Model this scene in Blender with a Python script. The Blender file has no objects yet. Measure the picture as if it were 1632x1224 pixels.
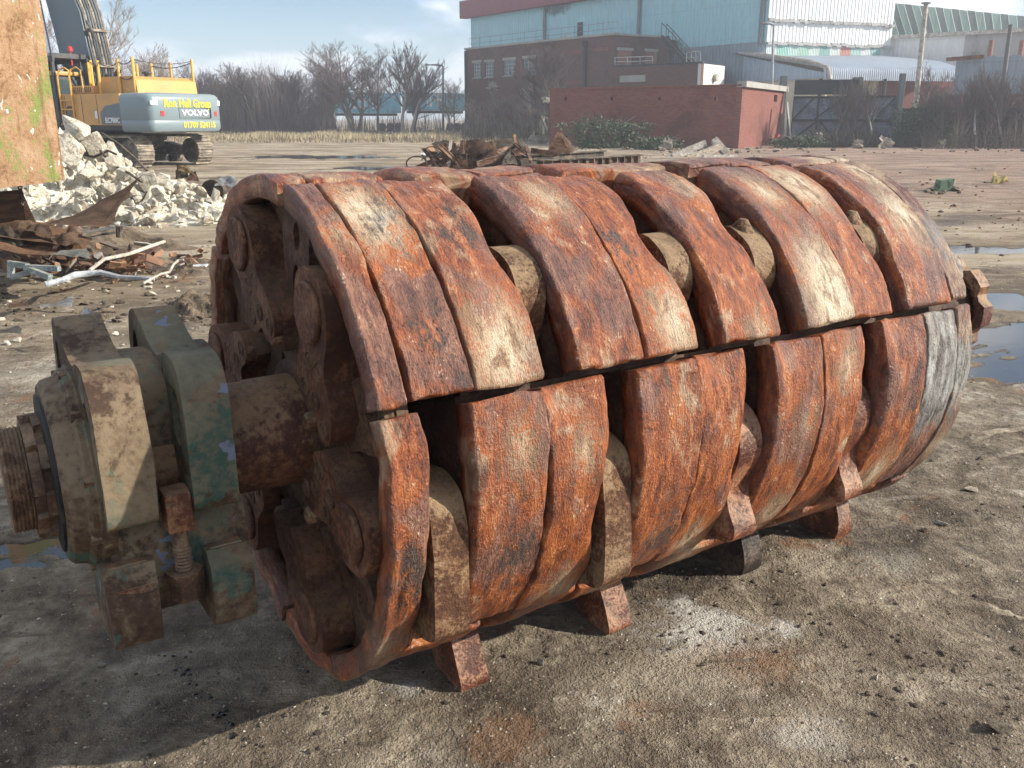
import bpy, bmesh, math, random
import numpy as np
from mathutils import Vector, Matrix
from mathutils.geometry import tessellate_polygon

R_ = math.radians
scene = bpy.context.scene
col = scene.collection

# ------------------------------------------------------------------ camera
CAM_H, PITCH, FPX = 1.65, R_(16.75), 1411.0
cam_data = bpy.data.cameras.new('camera')
cam_data.sensor_width = 36.0
cam_data.lens = 36.0 * FPX / 1632.0
cam_data.clip_start = 0.05
cam_data.clip_end = 3000.0
cam = bpy.data.objects.new('camera', cam_data)
col.objects.link(cam)
cam.location = (0, 0, CAM_H)
cam.rotation_euler = (math.pi / 2 - PITCH, 0, 0)
scene.camera = cam

# ------------------------------------------------------------------ sky, sun, exposure
SUN_EL, SUN_AZ = R_(27.0), R_(94.0)        # azimuth clockwise from +Y (the way the camera looks)
world = bpy.data.worlds.new('World')
scene.world = world
world.use_nodes = True
wt = world.node_tree
wt.nodes.clear()
w_out = wt.nodes.new('ShaderNodeOutputWorld')
w_bg = wt.nodes.new('ShaderNodeBackground')
w_sky = wt.nodes.new('ShaderNodeTexSky')
w_sky.sky_type = 'NISHITA'
w_sky.sun_disc = False
w_sky.sun_elevation = SUN_EL
w_sky.sun_rotation = SUN_AZ
w_sky.altitude = 50
w_sky.air_density = 1.0
w_sky.dust_density = 0.2
w_sky.ozone_density = 3.5
w_bg.inputs['Strength'].default_value = 0.09
wt.links.new(w_bg.outputs[0], w_out.inputs[0])

sun_data = bpy.data.lights.new('sun', 'SUN')
sun_data.energy = 5.0
sun_data.angle = R_(0.6)
sun_data.color = (1.0, 0.93, 0.82)
sun = bpy.data.objects.new('sun', sun_data)
col.objects.link(sun)
sun_dir = Vector((math.sin(SUN_AZ) * math.cos(SUN_EL), math.cos(SUN_AZ) * math.cos(SUN_EL), math.sin(SUN_EL)))
sun.rotation_euler = sun_dir.to_track_quat('Z', 'Y').to_euler()
sun.location = (20, 5, 20)

scene.view_settings.view_transform = 'Standard'
scene.view_settings.look = 'None'
scene.view_settings.gamma = 1.0
scene.view_settings.exposure = 0.6
scene.view_settings.use_curve_mapping = False
scene.render.engine = 'CYCLES'
scene.cycles.use_denoising = True
scene.cycles.max_bounces = 4
scene.cycles.use_adaptive_sampling = True
scene.cycles.adaptive_threshold = 0.035
scene.cycles.transparent_max_bounces = 6

# ------------------------------------------------------------------ helpers
_c, _s = math.cos(PITCH), math.sin(PITCH)

def ray(px, py):
    x = (px - 816.0) / FPX
    y = -(py - 612.0) / FPX
    return Vector((x, _c + y * _s, -_s + y * _c))

def pt(px, py, Y):
    """world point seen at a photo position, at world distance Y in front of the camera"""
    d = ray(px, py)
    return Vector((0, 0, CAM_H)) + d * (Y / d.y)

def gp(px, py, z=0.0):
    """point of the ground plane seen at a photo position"""
    d = ray(px, py)
    return Vector((0, 0, CAM_H)) + d * ((z - CAM_H) / d.z)

def _hash(ix, iy, iz, seed):
    h = (ix * 374761393 + iy * 668265263 + iz * 2147483647 + seed * 144665) & 0xFFFFFFFF
    h = (h ^ (h >> 13)) * 1274126177 & 0xFFFFFFFF
    h = (h ^ (h >> 16)) * 2246822519 & 0xFFFFFFFF
    h = h ^ (h >> 15)
    return (h & 0xFFFFFF).astype(np.float64) / 8388607.5 - 1.0

def vnoise(x, y, z=0.0, seed=0):
    x, y, z = np.broadcast_arrays(np.asarray(x, float), np.asarray(y, float), np.asarray(z, float))
    fx, fy, fz = np.floor(x), np.floor(y), np.floor(z)
    ix, iy, iz = fx.astype(np.int64), fy.astype(np.int64), fz.astype(np.int64)
    tx, ty, tz = x - fx, y - fy, z - fz
    tx, ty, tz = tx * tx * (3 - 2 * tx), ty * ty * (3 - 2 * ty), tz * tz * (3 - 2 * tz)
    out = 0
    for dz in (0, 1):
        wz = tz if dz else 1 - tz
        for dy in (0, 1):
            wy = ty if dy else 1 - ty
            for dx in (0, 1):
                wx = tx if dx else 1 - tx
                out = out + wx * wy * wz * _hash(ix + dx, iy + dy, iz + dz, seed)
    return out

def fbm(x, y, z=0.0, seed=0, octaves=4, gain=0.5):
    out, a, f = 0, 1.0, 1.0
    for k in range(octaves):
        out = out + a * vnoise(np.asarray(x) * f, np.asarray(y) * f, np.asarray(z) * f, seed + k * 17)
        a *= gain
        f *= 2.03
    return out

def mesh_obj(name, verts, faces, mat, parent=None, smooth=False, uvs=None):
    me = bpy.data.meshes.new(name)
    me.from_pydata([tuple(v) for v in verts], [], [tuple(int(i) for i in f) for f in faces])
    if mat is not None:
        me.materials.append(mat)
    if uvs is not None:
        lay = me.uv_layers.new(name='UVMap')
        idx = np.empty(len(me.loops), dtype=np.int32)
        me.loops.foreach_get('vertex_index', idx)
        lay.data.foreach_set('uv', np.asarray(uvs, dtype=np.float32)[idx].ravel())
    if smooth:
        me.polygons.foreach_set('use_smooth', [True] * len(me.polygons))
    me.update()
    o = bpy.data.objects.new(name, me)
    col.objects.link(o)
    o.parent = parent
    return o

def obj_bm(name, bm, mat, parent=None, smooth=False, angle=None):
    bmesh.ops.recalc_face_normals(bm, faces=bm.faces[:])
    me = bpy.data.meshes.new(name)
    bm.to_mesh(me)
    bm.free()
    for m in (mat if isinstance(mat, (list, tuple)) else [mat]):
        me.materials.append(m)
    if smooth:
        me.polygons.foreach_set('use_smooth', [True] * len(me.polygons))
        if angle is not None:
            try:
                me.set_sharp_from_angle(angle=R_(angle))
            except Exception:
                pass
    o = bpy.data.objects.new(name, me)
    col.objects.link(o)
    o.parent = parent
    return o

def share(o, name, parent=None, loc=None, rot=None, scale=None):
    """another object using the same mesh"""
    c = bpy.data.objects.new(name, o.data)
    col.objects.link(c)
    c.parent = parent
    if loc is not None: c.location = loc
    if rot is not None: c.rotation_euler = rot
    if scale is not None: c.scale = scale
    return c

def tag(o, label=None, cat=None, group=None, kind=None):
    if label: o['label'] = label
    if cat: o['category'] = cat
    if group: o['group'] = group
    if kind: o['kind'] = kind
    return o

def empty(name, loc=(0, 0, 0), rz=0.0):
    o = bpy.data.objects.new(name, None)
    o.empty_display_size = 0.2
    col.objects.link(o)
    o.location = loc
    o.rotation_euler = (0, 0, rz)
    return o

def add_box(bm, c, s, M=None):
    r = bmesh.ops.create_cube(bm, size=1.0)
    T = Matrix.Translation(c) @ Matrix.Diagonal((s[0], s[1], s[2], 1))
    if M is not None: T = M @ T
    bmesh.ops.transform(bm, matrix=T, verts=r['verts'])
    return r['verts']

def add_hexa(bm, p):
    """eight corners: bottom ring 0-3, top ring 4-7"""
    v = [bm.verts.new(q) for q in p]
    for f in ((3, 2, 1, 0), (4, 5, 6, 7), (0, 1, 5, 4), (1, 2, 6, 5), (2, 3, 7, 6), (3, 0, 4, 7)):
        bm.faces.new([v[i] for i in f])
    return v

def add_tube(bm, pts, r, n=8, caps=True):
    pts = [Vector(p) for p in pts]
    rr = r if isinstance(r, (list, tuple)) else [r] * len(pts)
    rings, prev = [], None
    for i, p in enumerate(pts):
        d = (pts[min(i + 1, len(pts) - 1)] - pts[max(i - 1, 0)]).normalized()
        if prev is None:
            a = d.orthogonal().normalized()
        else:
            a = (prev - d * prev.dot(d))
            a = a.normalized() if a.length > 1e-6 else d.orthogonal().normalized()
        prev = a
        b = d.cross(a)
        rings.append([bm.verts.new(p + (a * math.cos(t) + b * math.sin(t)) * rr[i]) for t in [2 * math.pi * k / n for k in range(n)]])
    for A, B in zip(rings, rings[1:]):
        for k in range(n):
            bm.faces.new((A[k], A[(k + 1) % n], B[(k + 1) % n], B[k]))
    if caps:
        bm.faces.new(rings[0][::-1]); bm.faces.new(rings[-1])
    return rings

def add_lathe(bm, prof, n=32, M=None, axis='X'):
    """profile of (pos along axis, radius), closed at the ends"""
    rings = []
    for (u, r) in prof:
        ring = []
        for k in range(n):
            t = 2 * math.pi * k / n
            p = Vector((u, r * math.cos(t), r * math.sin(t))) if axis == 'X' else Vector((r * math.cos(t), r * math.sin(t), u))
            if M is not None: p = M @ p
            ring.append(bm.verts.new(p))
        rings.append(ring)
    for A, B in zip(rings, rings[1:]):
        for k in range(n):
            bm.faces.new((A[k], A[(k + 1) % n], B[(k + 1) % n], B[k]))
    bm.faces.new(rings[0][::-1]); bm.faces.new(rings[-1])

def add_plate(bm, outer, holes, to3, d0, d1):
    """2D outline with holes made into a slab; to3(x, y, depth) gives the 3D point"""
    loops = [outer] + list(holes)
    flat = [p for l in loops for p in l]
    tris = tessellate_polygon([[Vector((p[0], p[1], 0)) for p in l] for l in loops])
    A = [bm.verts.new(to3(p[0], p[1], d0)) for p in flat]
    B = [bm.verts.new(to3(p[0], p[1], d1)) for p in flat]
    for t in tris:
        try:
            bm.faces.new([A[i] for i in t]); bm.faces.new([B[i] for i in reversed(t)])
        except ValueError:
            pass
    k = 0
    for l in loops:
        n = len(l)
        for i in range(n):
            j = (i + 1) % n
            bm.faces.new((A[k + i], A[k + j], B[k + j], B[k + i]))
        k += n

def ell(cx, cy, rx, ry, rot=0.0, n=20):
    c, s = math.cos(rot), math.sin(rot)
    return [(cx + rx * math.cos(t) * c - ry * math.sin(t) * s, cy + rx * math.cos(t) * s + ry * math.sin(t) * c)
            for t in [2 * math.pi * k / n for k in range(n)]]

def spline(pts, per=5):
    """closed Catmull-Rom outline"""
    out, n = [], len(pts)
    for i in range(n):
        p0, p1, p2, p3 = (Vector(pts[(i + k) % n]) for k in (-1, 0, 1, 2))
        for k in range(per):
            t = k / per
            q = 0.5 * ((2 * p1) + (p2 - p0) * t + (2 * p0 - 5 * p1 + 4 * p2 - p3) * t * t + (3 * p1 - p0 - 3 * p2 + p3) * t ** 3)
            out.append((q[0], q[1]))
    return out

def bevel(bm, w, seg=2, ang=30):
    es = [e for e in bm.edges if len(e.link_faces) == 2 and e.calc_face_angle(0) > R_(ang)]
    if es:
        bmesh.ops.bevel(bm, geom=es, offset=w, segments=seg, profile=0.6, affect='EDGES', clamp_overlap=True)

def roughen(bm, amp, scale, seed=0, oct=3):
    co = np.array([v.co[:] for v in bm.verts])
    if len(co) == 0: return
    d = [fbm(co[:, 0] * scale + 7 * k, co[:, 1] * scale - 3 * k, co[:, 2] * scale, seed + 31 * k, oct) * amp for k in range(3)]
    for i, v in enumerate(bm.verts):
        v.co += Vector((d[0][i], d[1][i], d[2][i]))

# ------------------------------------------------------------------ material helpers
class NT:
    def __init__(self, name):
        self.m = bpy.data.materials.new(name)
        self.m.use_nodes = True
        self.t = self.m.node_tree
        self.b = self.t.nodes['Principled BSDF']
        self.tc = self.t.nodes.new('ShaderNodeTexCoord')
        self._rnd = None
    def n(self, k): return self.t.nodes.new(k)
    def put(self, sock, v):
        if isinstance(v, bpy.types.NodeSocket): self.t.links.new(v, sock)
        elif isinstance(v, (tuple, list)) and len(v) == 3 and sock.type == 'RGBA': sock.default_value = (*v, 1)
        else: sock.default_value = v
    def coord(self, k): return self.tc.outputs[k]
    def geo(self, k='Position'): 
        g = self.n('ShaderNodeNewGeometry'); return g.outputs[k]
    def rnd(self):
        if self._rnd is None: self._rnd = self.n('ShaderNodeObjectInfo').outputs['Random']
        return self._rnd
    def map(self, v, scale=(1, 1, 1), loc=(0, 0, 0), rot=(0, 0, 0)):
        k = self.n('ShaderNodeMapping')
        self.put(k.inputs['Vector'], v); k.inputs['Scale'].default_value = scale
        k.inputs['Location'].default_value = loc; k.inputs['Rotation'].default_value = rot
        return k.outputs[0]
    def vadd(self, a, b):
        k = self.n('ShaderNodeVectorMath'); k.operation = 'ADD'
        self.put(k.inputs[0], a); self.put(k.inputs[1], b); return k.outputs[0]
    def comb(self, x, y, z):
        k = self.n('ShaderNodeCombineXYZ')
        for i, q in enumerate((x, y, z)): self.put(k.inputs[i], q)
        return k.outputs[0]
    def sep(self, v):
        k = self.n('ShaderNodeSeparateXYZ'); self.put(k.inputs[0], v); return k.outputs
    def offset(self, v, amount=37.0):
        r = self.math('MULTIPLY', self.rnd(), amount)
        return self.vadd(v, self.comb(r, r, r))
    def noise(self, v, scale, detail=4, rough=0.55, dist=0.0):
        k = self.n('ShaderNodeTexNoise')
        self.put(k.inputs['Vector'], v); k.inputs['Scale'].default_value = scale
        k.inputs['Detail'].default_value = detail; k.inputs['Roughness'].default_value = rough
        k.inputs['Distortion'].default_value = dist
        return k.outputs[0]
    def voro(self, v, scale, feature='F1', out='Distance', rand=1.0):
        k = self.n('ShaderNodeTexVoronoi'); k.feature = feature
        self.put(k.inputs['Vector'], v); k.inputs['Scale'].default_value = scale
        k.inputs['Randomness'].default_value = rand
        return k.outputs[out]
    def ramp(self, fac, stops, interp='LINEAR'):
        k = self.n('ShaderNodeValToRGB'); self.put(k.inputs[0], fac)
        e = k.color_ramp.elements; k.color_ramp.interpolation = interp
        while len(e) > len(stops): e.remove(e[-1])
        while len(e) < len(stops): e.new(0.5)
        for q, (p, c) in zip(e, stops):
            q.position = p; q.color = (c, c, c, 1) if not isinstance(c, (tuple, list)) else (*c, 1)
        return k.outputs[0]
    def step(self, fac, lo, hi):
        k = self.n('ShaderNodeMapRange'); k.interpolation_type = 'SMOOTHSTEP'
        self.put(k.inputs['Value'], fac); self.put(k.inputs['From Min'], lo); self.put(k.inputs['From Max'], hi)
        return k.outputs[0]
    def mix(self, fac, a, b, mode='MIX'):
        k = self.n('ShaderNodeMix'); k.data_type = 'RGBA'; k.blend_type = mode
        self.put(k.inputs[0], fac); self.put(k.inputs[6], a); self.put(k.inputs[7], b)
        return k.outputs[2]
    def math(self, op, a, b=0.0, clamp=False):
        k = self.n('ShaderNodeMath'); k.operation = op; k.use_clamp = clamp
        self.put(k.inputs[0], a); self.put(k.inputs[1], b); return k.outputs[0]
    def attr(self, name, out='Vector'):
        k = self.n('ShaderNodeAttribute'); k.attribute_type = 'OBJECT'; k.attribute_name = name
        return k.outputs[out]
    def bump(self, h, strength=0.5, dist=0.01, nrm=None):
        k = self.n('ShaderNodeBump'); self.put(k.inputs['Height'], h)
        k.inputs['Strength'].default_value = strength; k.inputs['Distance'].default_value = dist
        if nrm is not None: self.put(k.inputs['Normal'], nrm)
        return k.outputs[0]
    def fin(self, colour, rough=0.7, normal=None, metal=0.0, spec=None):
        self.put(self.b.inputs['Base Color'], colour)
        self.put(self.b.inputs['Roughness'], rough)
        self.put(self.b.inputs['Metallic'], metal)
        if spec is not None: self.put(self.b.inputs['Specular IOR Level'], spec)
        if normal is not None: self.put(self.b.inputs['Normal'], normal)
        return self.m

# clouds in the sky: a broken layer seen all round, from the view direction
def cloud_sky():
    def n(k): return wt.nodes.new(k)
    tc = n('ShaderNodeTexCoord')
    sp = n('ShaderNodeSeparateXYZ'); wt.links.new(tc.outputs['Generated'], sp.inputs[0])
    ad = n('ShaderNodeMath'); ad.operation = 'ADD'; ad.inputs[1].default_value = 0.30
    ab = n('ShaderNodeMath'); ab.operation = 'MAXIMUM'; ab.inputs[1].default_value = 0.0
    wt.links.new(sp.outputs[2], ab.inputs[0]); wt.links.new(ab.outputs[0], ad.inputs[0])
    dx = n('ShaderNodeMath'); dx.operation = 'DIVIDE'; dy = n('ShaderNodeMath'); dy.operation = 'DIVIDE'
    wt.links.new(sp.outputs[0], dx.inputs[0]); wt.links.new(ad.outputs[0], dx.inputs[1])
    wt.links.new(sp.outputs[1], dy.inputs[0]); wt.links.new(ad.outputs[0], dy.inputs[1])
    cb = n('ShaderNodeCombineXYZ'); wt.links.new(dx.outputs[0], cb.inputs[0]); wt.links.new(dy.outputs[0], cb.inputs[1])
    mp = n('ShaderNodeMapping'); mp.inputs['Location'].default_value = CLOUD_OFF; mp.inputs['Scale'].default_value = (0.85, 0.85, 1)
    wt.links.new(cb.outputs[0], mp.inputs[0])
    def noise(scale, det, loc):
        m2 = n('ShaderNodeMapping'); m2.inputs['Location'].default_value = loc
        wt.links.new(mp.outputs[0], m2.inputs[0])
        k = n('ShaderNodeTexNoise'); k.inputs['Scale'].default_value = scale; k.inputs['Detail'].default_value = det
        k.inputs['Roughness'].default_value = 0.52
        k.inputs['Distortion'].default_value = 0.25
        wt.links.new(m2.outputs[0], k.inputs['Vector']); return k.outputs[0]
    def rng(sock, a, b):
        k = n('ShaderNodeMapRange'); k.interpolation_type = 'SMOOTHSTEP'
        k.inputs['From Min'].default_value = a; k.inputs['From Max'].default_value = b
        wt.links.new(sock, k.inputs['Value']); return k.outputs[0]
    cover = rng(noise(1.7, 7, (0, 0, 0)), 0.435, 0.535)
    dens = rng(noise(1.5, 5, (4.3, 1.7, 0)), 0.47, 0.58)
    c1 = n('ShaderNodeMix'); c1.data_type = 'RGBA'
    c1.inputs[6].default_value = (9.6, 9.6, 9.6, 1)
    c1.inputs[7].default_value = (3.0, 4.7, 7.4, 1)
    wt.links.new(dens, c1.inputs[0])
    c2 = n('ShaderNodeMix'); c2.data_type = 'RGBA'
    wt.links.new(cover, c2.inputs[0]); wt.links.new(w_sky.outputs[0], c2.inputs[6]); wt.links.new(c1.outputs[2], c2.inputs[7])
    hz = rng(sp.outputs[2], 0.16, 0.0)
    hm = n('ShaderNodeMath'); hm.operation = 'MULTIPLY'; hm.inputs[1].default_value = 0.6
    wt.links.new(hz, hm.inputs[0])
    c3 = n('ShaderNodeMix'); c3.data_type = 'RGBA'; c3.inputs[7].default_value = (6.0, 7.2, 8.6, 1)
    wt.links.new(hm.outputs[0], c3.inputs[0]); wt.links.new(c2.outputs[2], c3.inputs[6])
    wt.links.new(c3.outputs[2], w_bg.inputs['Color'])
CLOUD_OFF = (1.2, 8.3, 0.0)
cloud_sky()
# ------------------------------------------------------------------ ground
# puddles: centre, half sizes, turn, depth
PUDDLES = []
for (px, py, rx, ry, rot) in ((1622, 540, 1.05, 0.62, 0.25), (1655, 592, 0.8, 0.42, 0.2), (1588, 592, 0.5, 0.28, 0.1), (1625, 482, 0.9, 0.5, 0.0), (1530, 396, 2.0, 0.5, 0.05),
                              (105, 868, 0.36, 0.20, 0.3), (612, 268, 2.6, 1.5, 0.1), (520, 250, 4.5, 2.2, 0.0)):
    g = gp(px, py)
    PUDDLES.append((g.x, g.y, rx, ry, rot))

def ground_h(x, y):
    x = np.asarray(x, float); y = np.asarray(y, float)
    near = np.clip(1.2 - y / 40.0, 0.25, 1.0)
    h = 0.010 * fbm(x * 0.9, y * 0.9, 0, 3, 3)
    h = h + near * (0.008 * fbm(x * 5, y * 5, 0, 11, 3) + 0.0045 * fbm(x * 22, y * 22, 0, 21, 2))
    # drag marks and wheel ruts that run out to the front right
    ca, sa = math.cos(R_(-38)), math.sin(R_(-38))
    q = x * -sa + y * ca
    l = x * ca + y * sa
    rut = np.clip(vnoise(q * 7.0, l * 0.35, 0, 61) - 0.45, 0, 1) * np.clip((x - 0.3) * 1.5, 0, 1) * np.clip(7 - y, 0, 1)
    h = h - 0.035 * rut * near
    h = np.maximum(h, -0.007) + 0.002
    for i, (cx, cy, rx, ry, rot) in enumerate(PUDDLES):
        c, s = math.cos(rot), math.sin(rot)
        dx, dy = x - cx, y - cy
        d = np.sqrt(((dx * c + dy * s) / rx) ** 2 + ((-dx * s + dy * c) / ry) ** 2)
        k = 3.0 / min(rx, 1.4)
        m = np.clip((1.0 - d + 0.42 * fbm(x * k, y * k * 1.6, 0, 71 + i, 3)) * 1.6, 0, 1) * np.clip((1.25 - d) * 5, 0, 1)
        h = h - 0.034 * m * m * (3 - 2 * m)
    return h

ys = [-40, -20, -8, -3, -1, 0, 0.6]
y = 1.0
while y < 900:
    ys.append(y); y *= 1.0115
ts = np.linspace(-1.45, 1.45, 470)
rows = []
for y in ys:
    w = y + 3 if y >= 1 else 4 + (1 - y) * 1.5
    rows.append(np.stack([ts * w, np.full_like(ts, y)], 1))
G = np.concatenate(rows)
gz = ground_h(G[:, 0], G[:, 1])
nr, nc = len(ys), len(ts)
gv = np.column_stack([G, gz])
ii = (np.arange(nr - 1)[:, None] * nc + np.arange(nc - 1)[None, :]).ravel()
gf = np.stack([ii, ii + 1, ii + nc + 1, ii + nc], 1)

def ground_mat():
    k = NT('muddy_yard')
    p = k.coord('Object')
    s3 = k.sep(p)
    x, y, z = s3[0], s3[1], s3[2]
    big = k.noise(p, 0.55, 5, 0.65, 0.8)
    mid = k.noise(p, 2.6, 5, 0.66, 0.7)
    fine = k.noise(p, 17, 5, 0.7)
    grit = k.noise(p, 120, 2, 0.7)
    sm = k.noise(k.map(p, (0.8, 8.0, 1), rot=(0, 0, R_(38))), 1.0, 4, 0.62, 0.5)
    far = k.noise(k.map(p, (0.30, 0.85, 1)), 1.0, 7, 0.70, 0.6)
    t = k.math('ADD', k.math('MULTIPLY', mid, 0.68), k.math('MULTIPLY', fine, 0.32))
    c = k.ramp(t, ((0.38, (0.068, 0.051, 0.035)), (0.46, (0.155, 0.121, 0.084)), (0.53, (0.235, 0.190, 0.134)), (0.61, (0.38, 0.32, 0.235))))
    fm = k.math('MULTIPLY', k.step(y, 4.0, 11.0), 0.8)
    c = k.mix(fm, c, k.ramp(far, ((0.36, (0.14, 0.105, 0.070)), (0.45, (0.30, 0.23, 0.15)), (0.53, (0.44, 0.355, 0.24)), (0.64, (0.58, 0.49, 0.365)))))
    red = k.math('MULTIPLY', k.step(k.math('ADD', x, k.math('MULTIPLY', big, 6.0)), 7.0, 15.0), k.step(y, 8, 20))
    c = k.mix(k.math('MULTIPLY', red, 0.8), c, k.ramp(far, ((0.32, (0.12, 0.075, 0.055)), (0.46, (0.26, 0.165, 0.122)), (0.66, (0.40, 0.275, 0.205)))))
    # pale chalky scrapes
    white = k.math('MULTIPLY', k.step(k.math('ADD', k.math('MULTIPLY', mid, 0.5), k.math('MULTIPLY', big, 0.5)), 0.555, 0.605), k.step(fine, 0.44, 0.56))
    c = k.mix(k.math('MULTIPLY', white, 0.7), c, (0.50, 0.46, 0.385))
    # chalk and rust smears where they lie
    nz = k.math('ADD', k.math('MULTIPLY', k.math('SUBTRACT', fine, 0.5), 3.0), k.math('MULTIPLY', k.math('SUBTRACT', mid, 0.5), 5.0))
    for (px, py, r, asp, colr, amt) in ((1120, 1004, 0.24, 0.5, (0.62, 0.59, 0.52), 0.8), (1290, 1168, 0.13, 0.8, (0.52, 0.48, 0.40), 0.6), (1245, 1003, 0.09, 0.6, (0.60, 0.57, 0.50), 0.7), (655, 1092, 0.08, 0.7, (0.50, 0.49, 0.46), 0.7),
                                        (1215, 1058, 0.18, 0.5, (0.26, 0.13, 0.065), 0.5), (1050, 1078, 0.24, 0.5, (0.42, 0.36, 0.27), 0.6), (1010, 1135, 0.10, 0.7, (0.33, 0.19, 0.11), 0.5), (1400, 905, 0.16, 0.6, (0.44, 0.40, 0.32), 0.5), (800, 1180, 0.09, 0.9, (0.28, 0.15, 0.08), 0.45),
                                        (60, 600, 0.5, 0.5, (0.55, 0.50, 0.40), 0.6), (230, 585, 0.35, 0.6, (0.50, 0.41, 0.29), 0.6)):
        g = gp(px, py)
        dx = k.math('DIVIDE', k.math('SUBTRACT', x, g.x), r); dy = k.math('DIVIDE', k.math('SUBTRACT', y, g.y), r * asp)
        q = k.math('ADD', k.math('SQRT', k.math('ADD', k.math('MULTIPLY', dx, dx), k.math('MULTIPLY', dy, dy))), nz)
        c = k.mix(k.math('MULTIPLY', k.step(q, 1.35, 0.1), amt), c, colr)
    c = k.mix(k.math('MULTIPLY', k.step(sm, 0.60, 0.67), 0.5), c, (0.36, 0.31, 0.235))
    c = k.mix(k.math('MULTIPLY', k.step(sm, 0.40, 0.34), 0.6), c, (0.085, 0.066, 0.048))
    # dark damp mud
    damp = k.step(k.math('ADD', big, k.math('MULTIPLY', k.math('SUBTRACT', fine, 0.5), 0.25)), 0.43, 0.36)
    c = k.mix(k.math('MULTIPLY', damp, 0.55), c, (0.072, 0.056, 0.040))
    # rust stains
    rs = k.math('MULTIPLY', k.step(k.noise(k.vadd(p, (3.1, 9.2, 0)), 1.7, 5, 0.68), 0.60, 0.68), 0.6)
    c = k.mix(rs, c, (0.27, 0.125, 0.06))
    c = k.mix(k.math('MULTIPLY', k.step(grit, 0.64, 0.70), 0.8), c, (0.42, 0.38, 0.31))
    c = k.mix(k.math('MULTIPLY', k.step(grit, 0.36, 0.29), 0.5), c, (0.045, 0.036, 0.028))
    wet = k.step(k.math('ADD', z, k.math('MULTIPLY', fine, 0.004)), 0.0015, -0.010)
    c = k.mix(k.math('MULTIPLY', wet, 0.75), c, (0.055, 0.043, 0.033))
    rough = k.math('SUBTRACT', 0.93, k.math('ADD', k.math('MULTIPLY', damp, 0.2), k.math('MULTIPLY', wet, 0.5)))
    h = k.math('ADD', fine, k.math('ADD', k.math('MULTIPLY', grit, 0.35), k.math('MULTIPLY', sm, 0.4)))
    return k.fin(c, rough, k.bump(h, 0.9, 0.05), spec=0.25)

M_GROUND = ground_mat()
ground = mesh_obj('ground', gv, gf, M_GROUND, smooth=True)
tag(ground, kind='structure')

def water_mat():
    k = NT('puddle_water')
    p = k.coord('Object')
    n = k.bump(k.noise(p, 9, 3, 0.5), 0.06, 0.01)
    k.b.inputs['IOR'].default_value = 1.33
    return k.fin((0.045, 0.038, 0.030), 0.04, n, spec=0.6)
M_WATER = water_mat()
for pi, (cx, cy, rx, ry, rot) in enumerate(PUDDLES):
    c, s = math.cos(rot), math.sin(rot)
    n = 48
    wz = -0.0125 + 0.0011 * (pi % 4)
    vs = [(cx, cy, wz)]
    for k in range(n):
        t = 2 * math.pi * k / n
        ex, ey = rx * 1.2 * math.cos(t), ry * 1.2 * math.sin(t)
        vs.append((cx + ex * c - ey * s, cy + ex * s + ey * c, wz))
    o = mesh_obj('puddle', vs, [(0, 1 + k, 1 + (k + 1) % n) for k in range(n)], M_WATER)
    tag(o, kind='structure')

# loose grit and clods: uncountable, spread by numpy as one mesh each
def scatter(name, n, smin, smax, mat, seed, base='oct', ymin=300, ymax=1330, pw=2.2, clump=None, flat=0.55, kind='stuff'):
    rng = np.random.default_rng(seed)
    px = rng.uniform(-250, 1880, n); py = ymin + (ymax - ymin) * rng.uniform(0, 1, n) ** 0.75
    P = np.array([gp(a, b)[:2] for a, b in zip(px, py)])
    if clump is not None:
        keep = fbm(P[:, 0] * clump, P[:, 1] * clump, 0, seed, 3) > rng.uniform(-0.5, 0.7, n)
        P = P[keep]
    n = len(P)
    # leave out what would sit under the drum
    dist = np.hypot(P[:, 0], P[:, 1])
    size = (smin + (smax - smin) * rng.uniform(0, 1, n) ** pw) * np.clip(dist / 4.0, 0.7, 6.0)
    if base == 'oct':
        bv = np.array([(1, 0, 0), (-1, 0, 0), (0, 1, 0), (0, -1, 0), (0, 0, 1), (0, 0, -0.6)], float)
        bf = np.array([(0, 2, 4), (2, 1, 4), (1, 3, 4), (3, 0, 4), (2, 0, 5), (1, 2, 5), (3, 1, 5), (0, 3, 5)])
    else:
        bm = bmesh.new(); bmesh.ops.create_icosphere(bm, subdivisions=1, radius=1)
        bv = np.array([v.co[:] for v in bm.verts]); bm.verts.index_update()
        bf = np.array([[v.index for v in f.verts] for f in bm.faces]); bm.free()
    m = len(bv)
    V = bv[None] * (1 + 0.35 * rng.uniform(-1, 1, (n, m, 3)))
    V = V * size[:, None, None] * np.stack([rng.uniform(0.7, 1.3, n), rng.uniform(0.6, 1.1, n), np.full(n, flat)], 1)[:, None, :]
    a = rng.uniform(0, 6.28, n); c, s = np.cos(a)[:, None], np.sin(a)[:, None]
    X, Yv = V[:, :, 0] * c - V[:, :, 1] * s, V[:, :, 0] * s + V[:, :, 1] * c
    zz = ground_h(P[:, 0], P[:, 1])
    Z = V[:, :, 2] + (zz + size * flat * 0.25)[:, None]
    V = np.stack([X + P[:, 0:1], Yv + P[:, 1:2], Z], 2).reshape(-1, 3)
    F = (bf[None] + (np.arange(n) * m)[:, None, None]).reshape(-1, 3)
    me = bpy.data.meshes.new(name)
    me.from_pydata(V.tolist(), [], F.tolist())
    me.materials.append(mat)
    o = bpy.data.objects.new(name, me); col.objects.link(o)
    return o

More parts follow.
